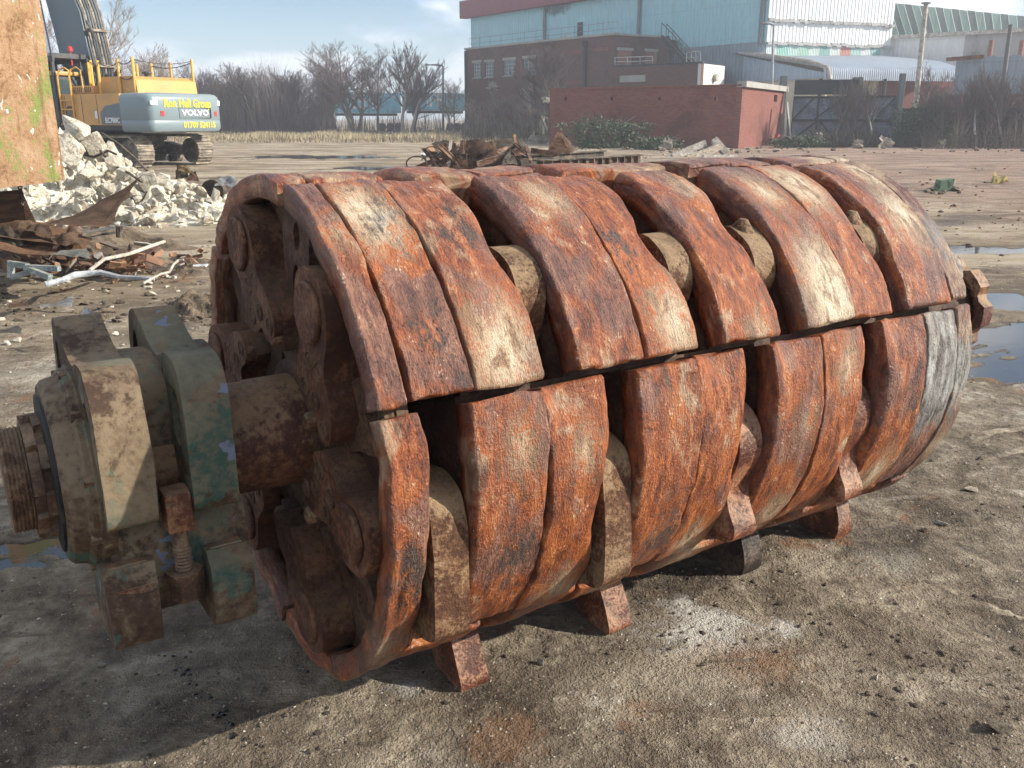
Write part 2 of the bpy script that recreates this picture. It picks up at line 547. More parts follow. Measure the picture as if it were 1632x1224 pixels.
def grit_mat(name, stops, seed_scale=55.0):
    k = NT(name)
    c = k.ramp(k.noise(k.coord('Object'), seed_scale, 1, 0.5), stops)
    return k.fin(c, 0.9)
M_GRIT = grit_mat('pale_grit', ((0.3, (0.10, 0.075, 0.052)), (0.48, (0.22, 0.175, 0.125)), (0.60, (0.36, 0.31, 0.24)), (0.72, (0.58, 0.54, 0.46))))
M_CLOD = grit_mat('dark_clod', ((0.3, (0.040, 0.031, 0.023)), (0.5, (0.085, 0.065, 0.046)), (0.7, (0.16, 0.125, 0.088))), 20)
tag(scatter('gravel', 16000, 0.0016, 0.0095, M_GRIT, 5, pw=3.0), 'pale grit and small stones strewn over the muddy yard', 'gravel', kind='stuff')
tag(scatter('mud_clods', 9000, 0.002, 0.018, M_CLOD, 8, base='ico', clump=1.4, pw=3.2), 'dark clods of mud strewn over the yard', 'mud', kind='stuff')

# oil drips on the ground under the bearing
M_OIL = NT('oil_drip'); M_OIL = M_OIL.fin((0.012, 0.011, 0.010), 0.25, None, spec=0.5)
rng = random.Random(3)
V, F = [], []
for k in range(34):
    t = k / 33
    px = 262 + 130 * t + rng.gauss(0, 9) + 40 * max(0, t - 0.8); py = 1040 + 148 * t + rng.gauss(0, 5)
    g = gp(px, py); r = rng.uniform(0.003, 0.011); b = len(V)
    z = float(ground_h(g.x, g.y)) + 0.006
    V.append((g.x, g.y, z))
    for j in range(10):
        a = 0.628 * j; q = r * rng.uniform(0.75, 1.15); V.append((g.x + q * math.cos(a), g.y + q * math.sin(a), z - 0.004))
    F += [(b, b + 1 + j, b + 1 + (j + 1) % 10) for j in range(10)]
tag(mesh_obj('oil_drips', V, F, M_OIL), 'trail of black oil drips on the ground under the bearing', 'oil', kind='stuff')

# tyre and drag marks: low ridges of pushed-up mud lying on the yard
def mark(name, label, pts, wid, hgt, mat, seed):
    P = [gp(*q) for q in pts]
    L = []
    for a, b in zip(P, P[1:]):
        n = max(3, int((b - a).length / 0.025))
        L += [a.lerp(b, k / n) for k in range(n)]
    V, F = [], []
    m = 7
    for i, p in enumerate(L):
        d = (L[min(i + 1, len(L) - 1)] - L[max(i - 1, 0)]).normalized(); sd = Vector((-d.y, d.x, 0))
        fade = min(1, i / 6, (len(L) - 1 - i) / 6)
        w = wid * (0.75 + 0.45 * float(vnoise(i * 0.21, seed, 0, seed)))
        c = p + sd * wid * 0.7 * float(vnoise(i * 0.06, seed + 4, 0, seed))
        for j in range(m):
            t = j / (m - 1) * 2 - 1
            x, y = c.x + sd.x * w * t, c.y + sd.y * w * t
            prof = (1 - t * t) * (0.6 + 0.5 * float(vnoise(i * 0.5, j * 0.8, 0, seed + 9)))
            V.append((x, y, float(ground_h(x, y)) - 0.003 + hgt * max(0, fade) * prof))
    for i in range(len(L) - 1):
        for j in range(m - 1):
            F.append((i * m + j, i * m + j + 1, (i + 1) * m + j + 1, (i + 1) * m + j))
    return tag(mesh_obj(name, V, F, mat, smooth=True), label, 'mud', kind='stuff')
def dry_mat():
    k = NT('dry_mud'); p = k.coord('Object')
    f = k.noise(p, 30, 5, 0.7); a = k.noise(p, 5, 4, 0.6)
    c = k.ramp(k.math('ADD', k.math('MULTIPLY', f, 0.5), k.math('MULTIPLY', a, 0.5)), ((0.40, (0.14, 0.11, 0.078)), (0.50, (0.25, 0.205, 0.148)), (0.60, (0.38, 0.325, 0.245))))
    return k.fin(c, 0.92, k.bump(f, 0.8, 0.02), spec=0.2)
M_DRY = dry_mat()
for i, (pts, wid, hg, m) in enumerate((
        ([(1186, 912), (1184, 945), (1205, 975), (1232, 1000), (1248, 1010)], 0.020, 0.016, M_DRY),
        ([(1204, 905), (1210, 940), (1232, 962), (1262, 982)], 0.012, 0.012, M_GROUND),
        ([(1380, 886), (1405, 915), (1440, 945), (1488, 976)], 0.026, 0.012, M_DRY),
        ([(1430, 915), (1520, 950), (1632, 985), (1700, 1003)], 0.020, 0.010, M_DRY),
        ([(1470, 910), (1560, 945), (1660, 972)], 0.014, 0.010, M_DRY),
        ([(1330, 940), (1370, 952), (1412, 958)], 0.014, 0.012, M_GROUND),
        ([(1500, 985), (1570, 1015), (1650, 1045)], 0.022, 0.010, M_DRY),
        ([(1165, 985), (1200, 1010), (1238, 1045)], 0.016, 0.012, M_GROUND),
        ([(890, 1010), (905, 1050), (915, 1072)], 0.014, 0.012, M_DRY),
        ([(1540, 705), (1580, 690), (1660, 672)], 0.03, 0.014, M_DRY),
        ([(1530, 745), (1600, 722), (1680, 704)], 0.03, 0.016, M_DRY))):
    mark('mud_ridge', 'low mud ridge pushed up by wheels on the front ground', pts, wid * 1.5, hg * 0.62, m, 30 + i)
# ------------------------------------------------------------------ rust
def rust_cap_mat():
    """worn rusty castings: faint grain runs round the drum (UV x), with pale scale, dust and tar"""
    k = NT('rusty_cap')
    uv = k.coord('UV')
    p = k.offset(uv, 61.0)
    tone = k.attr('tone', 'Fac')
    streak = k.noise(k.map(p, (7.0, 30.0, 1)), 1.0, 4, 0.65, 0.8)
    grain = k.noise(k.map(p, (55.0, 240.0, 1)), 1.0, 3, 0.65, 0.4)
    big = k.noise(k.map(p, (3.6, 5.5, 1)), 1.0, 4, 0.6, 0.8)
    blot = k.noise(k.map(p, (13.0, 18.0, 1), loc=(4, 9, 0)), 1.0, 6, 0.7, 0.5)
    pit = k.noise(k.map(p, (110.0, 140.0, 1)), 1.0, 4, 0.7)
    t = k.math('ADD', k.math('MULTIPLY', streak, 0.50), k.math('ADD', k.math('MULTIPLY', blot, 0.36), k.math('MULTIPLY', pit, 0.14)))
    c = k.ramp(t, ((0.39, (0.085, 0.024, 0.011)), (0.46, (0.205, 0.054, 0.018)), (0.52, (0.335, 0.090, 0.023)), (0.60, (0.48, 0.160, 0.042))))
    # purple-brown mill scale
    m = k.step(k.math('ADD', big, k.math('ADD', k.math('MULTIPLY', k.math('SUBTRACT', tone, 0.5), 0.32), k.math('MULTIPLY', k.math('SUBTRACT', streak, 0.5), 0.35))), 0.45, 0.57)
    c = k.mix(k.math('MULTIPLY', m, 0.82), c, k.ramp(t, ((0.40, (0.070, 0.034, 0.028)), (0.49, (0.145, 0.070, 0.052)), (0.60, (0.26, 0.145, 0.105)))))
    # dry dust
    d = k.math('MULTIPLY', k.step(k.math('ADD', k.math('ADD', k.math('MULTIPLY', k.math('SUBTRACT', 1.0, big), 0.6), k.math('MULTIPLY', blot, 0.4)), k.math('MULTIPLY', k.attr('dust', 'Fac'), 0.14)), 0.56, 0.64), 0.72)
    c = k.mix(d, c, k.ramp(t, ((0.38, (0.19, 0.12, 0.070)), (0.50, (0.33, 0.235, 0.145)), (0.62, (0.48, 0.38, 0.26)))))
    # fine grain in the surface
    c = k.mix(0.55, c, k.ramp(k.math('ADD', k.math('MULTIPLY', grain, 0.6), k.math('MULTIPLY', pit, 0.4)), ((0.38, 0.55), (0.50, 0.98), (0.62, 1.35))), 'MULTIPLY')
    e0 = k.math('ADD', k.math('MULTIPLY', k.math('SUBTRACT', blot, 0.5), 0.55), k.math('MULTIPLY', k.math('SUBTRACT', streak, 0.5), 0.28))
    e0 = k.math('ADD', e0, k.math('MULTIPLY', k.math('SUBTRACT', pit, 0.5), 0.34))
    s = k.sep(uv)
    def patch(name, feather, amt=1.0):
        q = k.sep(k.attr(name))
        dx = k.math('SUBTRACT', s[0], q[0]); dy = k.math('MULTIPLY', k.math('SUBTRACT', s[1], q[1]), 1.6)
        r = k.math('ADD', k.math('SQRT', k.math('ADD', k.math('MULTIPLY', dx, dx), k.math('MULTIPLY', dy, dy))), e0)
        on = k.math('GREATER_THAN', q[2], 0.001)
        return k.math('MULTIPLY', k.math('MULTIPLY', k.step(r, q[2], k.math('SUBTRACT', q[2], feather)), on), amt)
    pale = k.ramp(k.math('ADD', k.math('MULTIPLY', pit, 0.3), k.math('ADD', k.math('MULTIPLY', blot, 0.4), k.math('MULTIPLY', streak, 0.3))), ((0.40, (0.30, 0.19, 0.095)), (0.47, (0.50, 0.39, 0.24)), (0.54, (0.66, 0.57, 0.40)), (0.59, (0.90, 0.87, 0.78))))
    w = k.math('MAXIMUM', patch('patch', 0.13, 0.88), patch('patch_b', 0.11, 0.8))
    w = k.math('MULTIPLY', w, k.math('ADD', 0.5, k.math('MULTIPLY', k.step(k.math('ADD', k.math('MULTIPLY', blot, 0.6), k.math('MULTIPLY', streak, 0.4)), 0.43, 0.53), 0.5)))
    c = k.mix(w, c, pale)
    g = patch('grey', 0.12, 0.8)
    c = k.mix(g, c, k.ramp(t, ((0.40, (0.075, 0.070, 0.060)), (0.48, (0.20, 0.205, 0.185)), (0.54, (0.32, 0.34, 0.32)), (0.62, (0.50, 0.53, 0.52)))))
    tr = patch('tar', 0.12, 0.85)
    c = k.mix(tr, c, k.ramp(pit, ((0.3, (0.020, 0.017, 0.015)), (0.6, (0.085, 0.068, 0.054)), (0.75, (0.22, 0.175, 0.13)))))
    sp = k.step(k.math('ADD', k.math('MULTIPLY', blot, 0.5), k.math('MULTIPLY', pit, 0.5)), 0.605, 0.635)
    c = k.mix(k.math('MULTIPLY', sp, 0.75), c, (0.64, 0.55, 0.41))
    dk = k.step(k.math('ADD', k.math('MULTIPLY', blot, 0.6), k.math('MULTIPLY', pit, 0.4)), 0.395, 0.365)
    c = k.mix(k.math('MULTIPLY', dk, 0.8), c, (0.040, 0.028, 0.022))
    h = k.math('ADD', k.math('MULTIPLY', grain, 0.40), k.math('ADD', k.math('MULTIPLY', pit, 0.55), k.math('MULTIPLY', blot, 0.55)))
    nb = k.bump(h, 0.95, 0.014)
    rough = k.ramp(pit, ((0.36, 0.26), (0.5, 0.38), (0.64, 0.58)))
    rough = k.math('ADD', rough, k.math('MULTIPLY', k.math('MAXIMUM', d, w), 0.25), True)
    return k.fin(c, rough, nb, spec=0.55)

def rust_mat(name, dark, mid, light, dust=(0.20, 0.15, 0.095), dusty=0.5, scale=6.0, rough=0.75, bump=0.6, paint=None, paint_amt=0.5, spec=0.35, primer=None):
    k = NT(name)
    p = k.offset(k.coord('Object'), 23.0)
    a = k.noise(p, scale, 6, 0.70, 0.5)
    b = k.noise(k.vadd(p, (5, 5, 5)), scale * 0.6, 5, 0.68, 0.4)
    f = k.noise(p, scale * 11, 5, 0.68)
    t = k.math('ADD', k.math('MULTIPLY', a, 0.70), k.math('MULTIPLY', f, 0.30))
    c = k.ramp(t, ((0.38, tuple(x * 0.75 for x in dark)), (0.46, dark), (0.53, mid), (0.63, light)))
    # stains of bare brown and near-black
    fb = k.math('MULTIPLY', k.math('SUBTRACT', f, 0.5), 0.5)
    c = k.mix(k.math('MULTIPLY', k.step(k.math('ADD', b, fb), 0.46, 0.38), 0.65), c, tuple(x * 0.55 for x in dark))
    if paint is not None:
        pm = k.step(k.math('ADD', k.noise(k.vadd(p, (11, 3, 8)), scale * 1.6, 6, 0.72, 0.5), k.math('MULTIPLY', k.math('SUBTRACT', b, 0.5), 0.8)), 0.60 - 0.2 * paint_amt, 0.63 - 0.2 * paint_amt)
        c = k.mix(k.math('MULTIPLY', pm, 0.85), c, k.mix(f, tuple(x * 0.6 for x in paint), tuple(x * 1.4 for x in paint)))
    # dust settles on what faces up
    up = k.sep(k.geo('Normal'))[2]
    dm = k.math('MULTIPLY', k.step(k.math('ADD', k.math('ADD', k.math('MULTIPLY', b, 0.55), k.math('MULTIPLY', a, 0.45)), k.math('ADD', fb, k.math('MULTIPLY', up, 0.16))), 0.48, 0.60), dusty, True)
    c = k.mix(dm, c, k.ramp(t, ((0.38, tuple(x * 0.62 for x in dust)), (0.5, dust), (0.62, tuple(x * 1.35 for x in dust)))))
    c = k.mix(k.math('MULTIPLY', k.step(f, 0.36, 0.30), 0.55), c, tuple(x * 0.45 for x in dark))
    if primer is not None:
        pr = k.step(k.noise(k.vadd(p, (1.7, 6, 2)), scale * 1.1, 4, 0.6, 0.3), 0.645, 0.658)
        c = k.mix(pr, c, primer)
    n = k.bump(k.math('ADD', k.math('MULTIPLY', f, 0.5), a), bump, 0.014)
    return k.fin(c, rough, n, spec=spec)

M_CAP = rust_cap_mat()
M_CORE = rust_mat('core_rust', (0.042, 0.021, 0.013), (0.080, 0.040, 0.024), (0.125, 0.066, 0.038), (0.10, 0.07, 0.045), 0.3)
M_END = rust_mat('end_rust', (0.058, 0.025, 0.013), (0.105, 0.050, 0.026), (0.17, 0.082, 0.041), (0.12, 0.085, 0.052), 0.45, 5.0)
M_COVER = rust_mat('cover_rust', (0.080, 0.029, 0.014), (0.15, 0.058, 0.027), (0.23, 0.10, 0.048), (0.14, 0.10, 0.06), 0.35, 6.0)
M_HAM = rust_mat('hammer_dusty', (0.10, 0.042, 0.020), (0.20, 0.100, 0.046), (0.30, 0.17, 0.085), (0.25, 0.175, 0.10), 0.7, 8.0, 0.75, 0.9)
M_HAMR = rust_mat('hammer_red', (0.11, 0.034, 0.017), (0.26, 0.080, 0.030), (0.38, 0.16, 0.07), (0.40, 0.32, 0.22), 0.35, 9.0, 0.45, 0.9, spec=0.5)
M_HAMD = rust_mat('hammer_dark', (0.030, 0.020, 0.016), (0.060, 0.036, 0.026), (0.13, 0.08, 0.055), (0.2, 0.16, 0.11), 0.3, 8.0, 0.6)
M_SHAFT = rust_mat('shaft_rust', (0.10, 0.035, 0.026), (0.19, 0.078, 0.040), (0.27, 0.13, 0.06), (0.26, 0.17, 0.09), 0.7, 5.0, 0.6)
M_HOUSE = rust_mat('housing_paint', (0.075, 0.040, 0.022), (0.135, 0.090, 0.052), (0.19, 0.14, 0.086), (0.185, 0.138, 0.085), 0.6, 4.0, 0.75, 0.4, paint=(0.050, 0.105, 0.080), paint_amt=0.25, primer=(0.17, 0.185, 0.25))
M_HOUSER = rust_mat('housing_rust', (0.12, 0.045, 0.022), (0.24, 0.10, 0.045), (0.33, 0.165, 0.085), (0.26, 0.19, 0.12), 0.5, 7.0, paint=(0.06, 0.10, 0.07), paint_amt=0.1)
M_NUT = rust_mat('nut_rust', (0.10, 0.050, 0.028), (0.19, 0.105, 0.058), (0.26, 0.16, 0.095), (0.24, 0.18, 0.12), 0.5, 9.0)
M_BLACK = rust_mat('black_grease', (0.012, 0.011, 0.010), (0.022, 0.020, 0.018), (0.05, 0.042, 0.034), (0.10, 0.08, 0.06), 0.25, 9.0, 0.6)
M_BLUEP = rust_mat('blue_grey_primer', (0.15, 0.16, 0.24), (0.20, 0.22, 0.32), (0.26, 0.28, 0.40), (0.24, 0.2, 0.15), 0.25, 9.0, 0.55)
M_PALE = rust_mat('pale_scuffed', (0.16, 0.13, 0.11), (0.25, 0.22, 0.19), (0.38, 0.35, 0.32), (0.3, 0.25, 0.18), 0.4, 9.0)
M_CREAM = rust_mat('cream_scale', (0.25, 0.19, 0.12), (0.42, 0.35, 0.25), (0.6, 0.54, 0.42), (0.4, 0.33, 0.23), 0.4, 20.0)

# ------------------------------------------------------------------ the shredder rotor
RC, RR, RL = Vector((-0.670, 2.424, 0.783)), 0.7202, 2.309
ROT_Z = R_(90 - 56.877)
rotor = empty('shredder_rotor', (RC.x, RC.y, 0.0), ROT_Z)
tag(rotor, 'huge rusty shredder rotor drum of curved cap plates lying on the muddy yard', 'shredder rotor')

def LP(u, n, z):
    return Vector((u, -n, z + RC.z))

def polar(u, th, r):
    t = R_(th)
    return LP(u, r * math.cos(t), r * math.sin(t))

_capn = 0
def cap(u0, u1, t0, t1, th=0.085, rl=0.02, rr=0.02, scl=0.0, scr=0.0, bulge=0.0, ridge=0.0, waist=None, notch=None, name='cap_plate', **props):
    """a curved wear plate: closed cross-section swept round the drum, worn edges"""
    global _capn
    _capn += 1
    sd = 100 + _capn * 7
    rl = rl * 0.6 if rl > 0.012 else rl * 0.4
    rr = rr * 0.6 if rr > 0.012 else rr * 0.4
    NTH = 62
    e = 0.5 - 0.5 * np.cos(np.linspace(0, math.pi, NTH))
    s = 0.35 * e + 0.65 * np.linspace(0, 1, NTH)
    T = np.radians(t0 + (t1 - t0) * s)
    arc = T * RR
    # ragged edges
    eL = u0 + 0.006 * fbm(arc * 9, 0 * arc, 0, sd, 3) + scl * np.clip(vnoise(arc * 3.6, 0 * arc + 3.3, 0, sd + 1), 0, 1)
    eR = u1 + 0.006 * fbm(arc * 9, 0 * arc + 5, 0, sd + 2, 3) - scr * np.clip(vnoise(arc * 3.6, 0 * arc + 9.1, 0, sd + 3), 0, 1)
    deg = np.degrees(T)
    if waist:
        eR = eR - waist[1] * np.exp(-((deg - waist[0]) / 9.0) ** 2)
    rL = rl * (1 + 0.8 * np.clip(fbm(arc * 5, 0 * arc + 2, 0, sd + 4, 2), -0.7, 1.4))
    rR = rr * (1 + 0.8 * np.clip(fbm(arc * 5, 0 * arc + 8, 0, sd + 5, 2), -0.7, 1.4))
    rL, rR = np.maximum(rL, 0.004), np.maximum(rR, 0.004)
    w = np.concatenate([[0, 0.012, 0.03, 0.06, 0.11], np.linspace(0.17, 0.83, 16), [0.89, 0.94, 0.97, 0.988, 1.0]])
    U = eL[:, None] + (eR - eL)[:, None] * w[None]
    A = np.repeat(arc[:, None], len(w), 1)
    r = RR + 0.0 * U
    r = r + 0.0065 * fbm(A * 4.0, U * 5.0, 0, sd + 6, 3) + 0.0016 * fbm(A * 10, U * 75, 0, sd + 8, 3) + 0.0014 * fbm(A * 45, U * 60, 0, sd + 9, 2)
    if waist:
        r = r - waist[2] * np.exp(-((deg[:, None] - waist[0] + 3) / 9.0) ** 2) * np.clip(w[None] * 1.6 - 0.55, 0, 1) ** 1.5
    if notch:
        r = r - notch[2] * np.exp(-((deg[:, None] - notch[0]) / 5.0) ** 2) * np.exp(-((w[None] - notch[1]) / 0.26) ** 2)
    if bulge:
        r = r + bulge * np.sin(np.linspace(0, math.pi, NTH))[:, None] * (1 - w[None])
    if ridge:
        r = r + ridge * np.exp(-((w[None] - 0.10) / 0.10) ** 2) - ridge * 0.5 * np.exp(-((w[None] - 0.34) / 0.10) ** 2)
    for d, rad in ((U - eL[:, None], rL[:, None]), (eR[:, None] - U, rR[:, None])):
        q = np.clip(rad - d, 0, None)
        r = r - (rad - np.sqrt(np.maximum(rad ** 2 - np.minimum(q, rad) ** 2, 0)))
    # ends of the plate
    er = 0.0065 * (1 + 0.6 * vnoise(U * 9, 0 * U, 0, sd + 12))
    d0 = np.minimum(A - arc[0], arc[-1] - A) if t1 > t0 else 0
    q = np.clip(er - d0, 0, er)
    r = r - (er - np.sqrt(np.maximum(er ** 2 - q ** 2, 0)))
    # ragged plate ends: shift the end rows a little along the arc
    j0 = 0.006 * fbm(U[0] * 14, 0 * U[0], 0, sd + 14, 3); j1 = 0.006 * fbm(U[-1] * 14, 0 * U[0] + 4, 0, sd + 15, 3)
    A = A + j0[None] * np.exp(-(arc - arc[0]) / 0.05)[:, None] + j1[None] * np.exp(-(arc[-1] - arc) / 0.05)[:, None]
    verts, uvs = [], []
    inner = RR - th
    for i in range(NTH):
        ring = [(U[i, 0] + 0.004, A[i, 0], inner), (U[i, 0] + 0.001, A[i, 0], (inner + r[i, 0]) / 2)]
        ring += [(U[i, j], A[i, j], r[i, j]) for j in range(len(w))]
        ring += [(U[i, -1] - 0.001, A[i, -1], (inner + r[i, -1]) / 2), (U[i, -1] - 0.004, A[i, -1], inner)]
        for k, (uu, aa, rad) in enumerate(ring):
            t = aa / RR
            verts.append(LP(uu, rad * math.cos(t), rad * math.sin(t)))
            off = (rad - RR) if k < 2 else (RR - rad if k > len(ring) - 3 else 0.0)
            uvs.append((aa, uu + off))
    m = len(w) + 4
    faces = []
    for i in range(NTH - 1):
        for k in range(m):
            k2 = (k + 1) % m
            faces.append((i * m + k, i * m + k2, (i + 1) * m + k2, (i + 1) * m + k))
    faces.append(tuple(range(m))[::-1]); faces.append(tuple((NTH - 1) * m + k for k in range(m)))
    o = mesh_obj(name, verts, faces, M_CAP, rotor, smooth=True, uvs=uvs)
    o.data.polygons[len(faces) - 1].use_smooth = False
    o.data.polygons[len(faces) - 2].use_smooth = False
    for key, v in props.items():
        o[key] = [float(x) for x in v] if isinstance(v, (tuple, list)) else float(v)
    if 'tone' not in props: o['tone'] = 0.5
    return o

def pa(th, u, r):            # a patch of scale: angle, place along the drum, size
    return (R_(th) * RR, u, r * 1.0)

LO, MI, HI = -41.0, 19.3, 78.5
G_ = 0.9                      # half gap in degrees
def row(t0, t1, spec):
    for q in spec:
        u0, u1 = q[0], q[1]
        kw = dict(q[2]) if len(q) > 2 else {}
        cap(u0, u1, t0 + G_, t1 - G_, **kw)

# row in the sun above the long seam
row(MI, HI, [
    (0.000, 0.078, dict(rl=0.010, rr=0.008, ridge=0.006, tone=0.62, patch=pa(58, 0.045, 0.09), th=0.06, name='end_cap_plate')),
    (0.090, 0.252, dict(rl=0.012, rr=0.010, tone=0.42, patch=pa(63, 0.15, 0.20), grey=pa(60, 0.18, 0.08), tar=pa(30, 0.19, 0.10))),
    (0.258, 0.462, dict(waist=(50, 0.014, 0.018), rl=0.010, rr=0.030, scr=0.02, tone=0.40, dust=0.3, patch=pa(27, 0.36, 0.19), tar=pa(55, 0.38, 0.09))),
    (0.560, 0.792, dict(rl=0.026, rr=0.010, tone=0.52, dust=0.2, patch=pa(64, 0.72, 0.13))),
    (0.797, 0.988, dict(waist=(51, 0.019, 0.020), rl=0.010, rr=0.035, scr=0.03, tone=0.12, patch=pa(27, 0.92, 0.17), tar=pa(46, 0.84, 0.08))),
    (1.094, 1.332, dict(waist=(52, 0.022, 0.022), rl=0.030, rr=0.028, scr=0.03, tone=0.30, patch=pa(66, 1.27, 0.13), patch_b=pa(22, 1.24, 0.09))),
    (1.450, 1.680, dict(rl=0.030, rr=0.010, tone=0.45, patch=pa(28, 1.60, 0.26), patch_b=pa(62, 1.58, 0.15))),
    (1.684, 1.885, dict(waist=(46, 0.014, 0.012), rl=0.008, rr=0.020, scr=0.02, tone=0.22, patch=pa(64, 1.76, 0.21))),
    (1.972, 2.215, dict(rl=0.030, rr=0.010, tone=0.60, patch=pa(48, 2.15, 0.19), patch_b=pa(68, 2.19, 0.18))),
    (2.220, 2.309, dict(rl=0.006, rr=0.014, tone=0.90, dust=0.7, patch=pa(72, 2.26, 0.10), grey=pa(40, 2.27, 0.12), th=0.06, name='end_cap_plate')),
])
# row below the seam, facing the camera
row(LO, MI, [
    (0.232, 0.444, dict(rl=0.018, rr=0.008, tone=0.38, dust=0.2, patch=pa(8, 0.36, 0.10), tar=pa(-18, 0.36, 0.12))),
    (0.449, 0.642, dict(waist=(-12, 0.010, 0.012), notch=(18, 0.25, 0.035), rl=0.008, rr=0.030, scr=0.03, tone=0.22, patch=pa(4, 0.55, 0.10), patch_b=pa(-34, 0.56, 0.12))),
    (0.756, 0.966, dict(rl=0.030, rr=0.006, tone=0.30, patch=pa(6, 0.88, 0.07), tar=pa(-27, 0.92, 0.14))),
    (0.970, 1.162, dict(waist=(-10, 0.009, 0.012), notch=(18, 0.45, 0.030), rl=0.006, rr=0.030, scr=0.02, tone=0.20, patch=pa(-34, 1.06, 0.14))),
    (1.280, 1.500, dict(notch=(18, 0.3, 0.028), rl=0.034, rr=0.008, tone=0.42, patch=pa(-4, 1.43, 0.09), patch_b=pa(-33, 1.44, 0.14))),
    (1.505, 1.696, dict(waist=(-12, 0.008, 0.009), rl=0.008, rr=0.026, scr=0.02, tone=0.26, patch=pa(8, 1.61, 0.12))),
    (1.812, 2.034, dict(notch=(18, 0.3, 0.028), rl=0.036, rr=0.008, tone=0.34, patch=pa(-30, 1.94, 0.16), tar=pa(-6, 2.0, 0.05))),
    (2.039, 2.218, dict(rl=0.008, rr=0.008, tone=0.7, grey=pa(4, 2.13, 0.34))),
    (2.223, 2.309, dict(rl=0.006, rr=0.014, tone=0.85, dust=0.8, grey=pa(-2, 2.26, 0.2), patch=pa(-25, 2.27, 0.12), th=0.06, name='end_cap_plate')),
])
cap(0.0, 0.112, -64.0, MI - G_, rl=0.012, rr=0.025, ridge=0.006, scr=0.012, tone=0.42, tar=pa(-14, 0.09, 0.14), patch=pa(-36, 0.02, 0.10), th=0.06, name='end_cap_plate')
cap(0.0, 0.105, -100.0, -65.5, rl=0.012, rr=0.02, tone=0.35, th=0.06, name='end_cap_plate')
# row over the top, seen edge-on
row(HI, 138.5, [
    (0.000, 0.080, dict(rl=0.012, rr=0.01, tone=0.3, dust=0.4, th=0.06, name='end_cap_plate')),
    (0.092, 0.290, dict(rl=0.012, rr=0.03, tone=0.2, dust=0.4)),
    (0.385, 0.600, dict(rl=0.035, rr=0.01, tone=0.15, dust=0.5)),
    (0.605, 0.800, dict(rl=0.01, rr=0.03, tone=0.3, patch=pa(90, 0.7, 0.12))),
    (0.900, 1.110, dict(rl=0.035, rr=0.02, tone=0.05, patch=pa(84, 1.05, 0.09))),
    (1.115, 1.330, dict(rl=0.01, rr=0.02, tone=0.3, dust=0.6)),
    (1.440, 1.640, dict(rl=0.03, rr=0.01, tone=0.6, dust=0.4)),
    (1.645, 1.850, dict(rl=0.01, rr=0.03, tone=0.5)),
    (1.960, 2.210, dict(rl=0.03, rr=0.01, tone=0.75, patch=pa(83, 2.15, 0.16))),
    (2.216, 2.309, dict(rl=0.006, rr=0.014, tone=0.8, dust=0.4, patch=pa(82, 2.26, 0.15), th=0.06, name='end_cap_plate')),
])
# row underneath
row(-100.5, LO, [
    (0.112, 0.350, dict(rl=0.012, rr=0.03, tone=0.25, dust=0.2)),
    (0.470, 0.690, dict(rl=0.03, rr=0.01, tone=0.3, dust=0.2)),
    (0.695, 0.905, dict(rl=0.01, rr=0.03, tone=0.2, patch=pa(-47, 0.8, 0.12))),
    (1.030, 1.260, dict(rl=0.03, rr=0.01, tone=0.3, patch=pa(-46, 1.15, 0.16))),
    (1.265, 1.560, dict(rl=0.01, rr=0.03, tone=0.3, patch=pa(-46, 1.45, 0.14))),
    (1.690, 1.900, dict(rl=0.03, rr=0.01, tone=0.4)),
    (1.905, 2.130, dict(rl=0.01, rr=0.03, tone=0.4)),
    (2.216, 2.309, dict(rl=0.006, rr=0.014, tone=0.6, th=0.06, name='end_cap_plate')),
])
# the two rows on the far side
for t0, t1 in ((138.5, 199.3), (199.3, 259.5)):
    row(t0, t1, [(0.0, 0.085, dict(rl=0.012, tone=0.5, dust=0.4, th=0.06, name='end_cap_plate')), (0.092, 0.43), (0.54, 0.99), (1.09, 1.50), (1.61, 2.21),
                 (2.216, 2.309, dict(tone=0.7, th=0.06, name='end_cap_plate'))])

# core: shaft drum and the spider blocks that carry the plates
bm = bmesh.new()
add_lathe(bm, [(0.11, 0.30), (2.22, 0.30)], 40, Matrix.Translation((0, 0, RC.z)))
obj_bm('core_drum', bm, M_CORE, rotor, True, 40)

def sector(u0, u1, t0, t1, r0, r1, n=18):
    bm = bmesh.new()
    A = []
    for k in range(n + 1):
        t = t0 + (t1 - t0) * k / n
        A.append([bm.verts.new(polar(u, t, r)) for (u, r) in ((u0, r0), (u0, r1), (u1, r1), (u1, r0))])
    for P, Q in zip(A, A[1:]):
        for k in range(4):
            bm.faces.new((P[k], P[(k + 1) % 4], Q[(k + 1) % 4], Q[k]))
    bm.faces.new(A[0][::-1]); bm.faces.new(A[-1])
    return bm
BLK = {(MI, HI): [(0.262, 0.452), (0.572, 0.978), (1.108, 1.318), (1.464, 1.875), (1.985, 2.20)],
       (LO, MI): [(0.244, 0.632), (0.768, 1.152), (1.294, 1.686), (1.826, 2.20)],
       (HI, 138.5): [(0.115, 0.280), (0.397, 0.79), (0.912, 1.32), (1.452, 1.84), (1.972, 2.20)],
       (-100.5, LO): [(0.115, 0.340), (0.482, 0.895), (1.042, 1.55), (1.702, 2.12)],
       (138.5, 199.3): [(0.115, 0.42), (0.55, 0.98), (1.1, 1.49), (1.62, 2.2)],
       (199.3, 259.5): [(0.115, 0.42), (0.55, 0.98), (1.1, 1.49), (1.62, 2.2)]}
for (t0, t1), spans in BLK.items():
    for (u0, u1) in spans:
        obj_bm('spider_block', sector(u0, u1, t0 - 0.4, t1 + 0.4, 0.24, RR - 0.088), M_CORE, rotor)

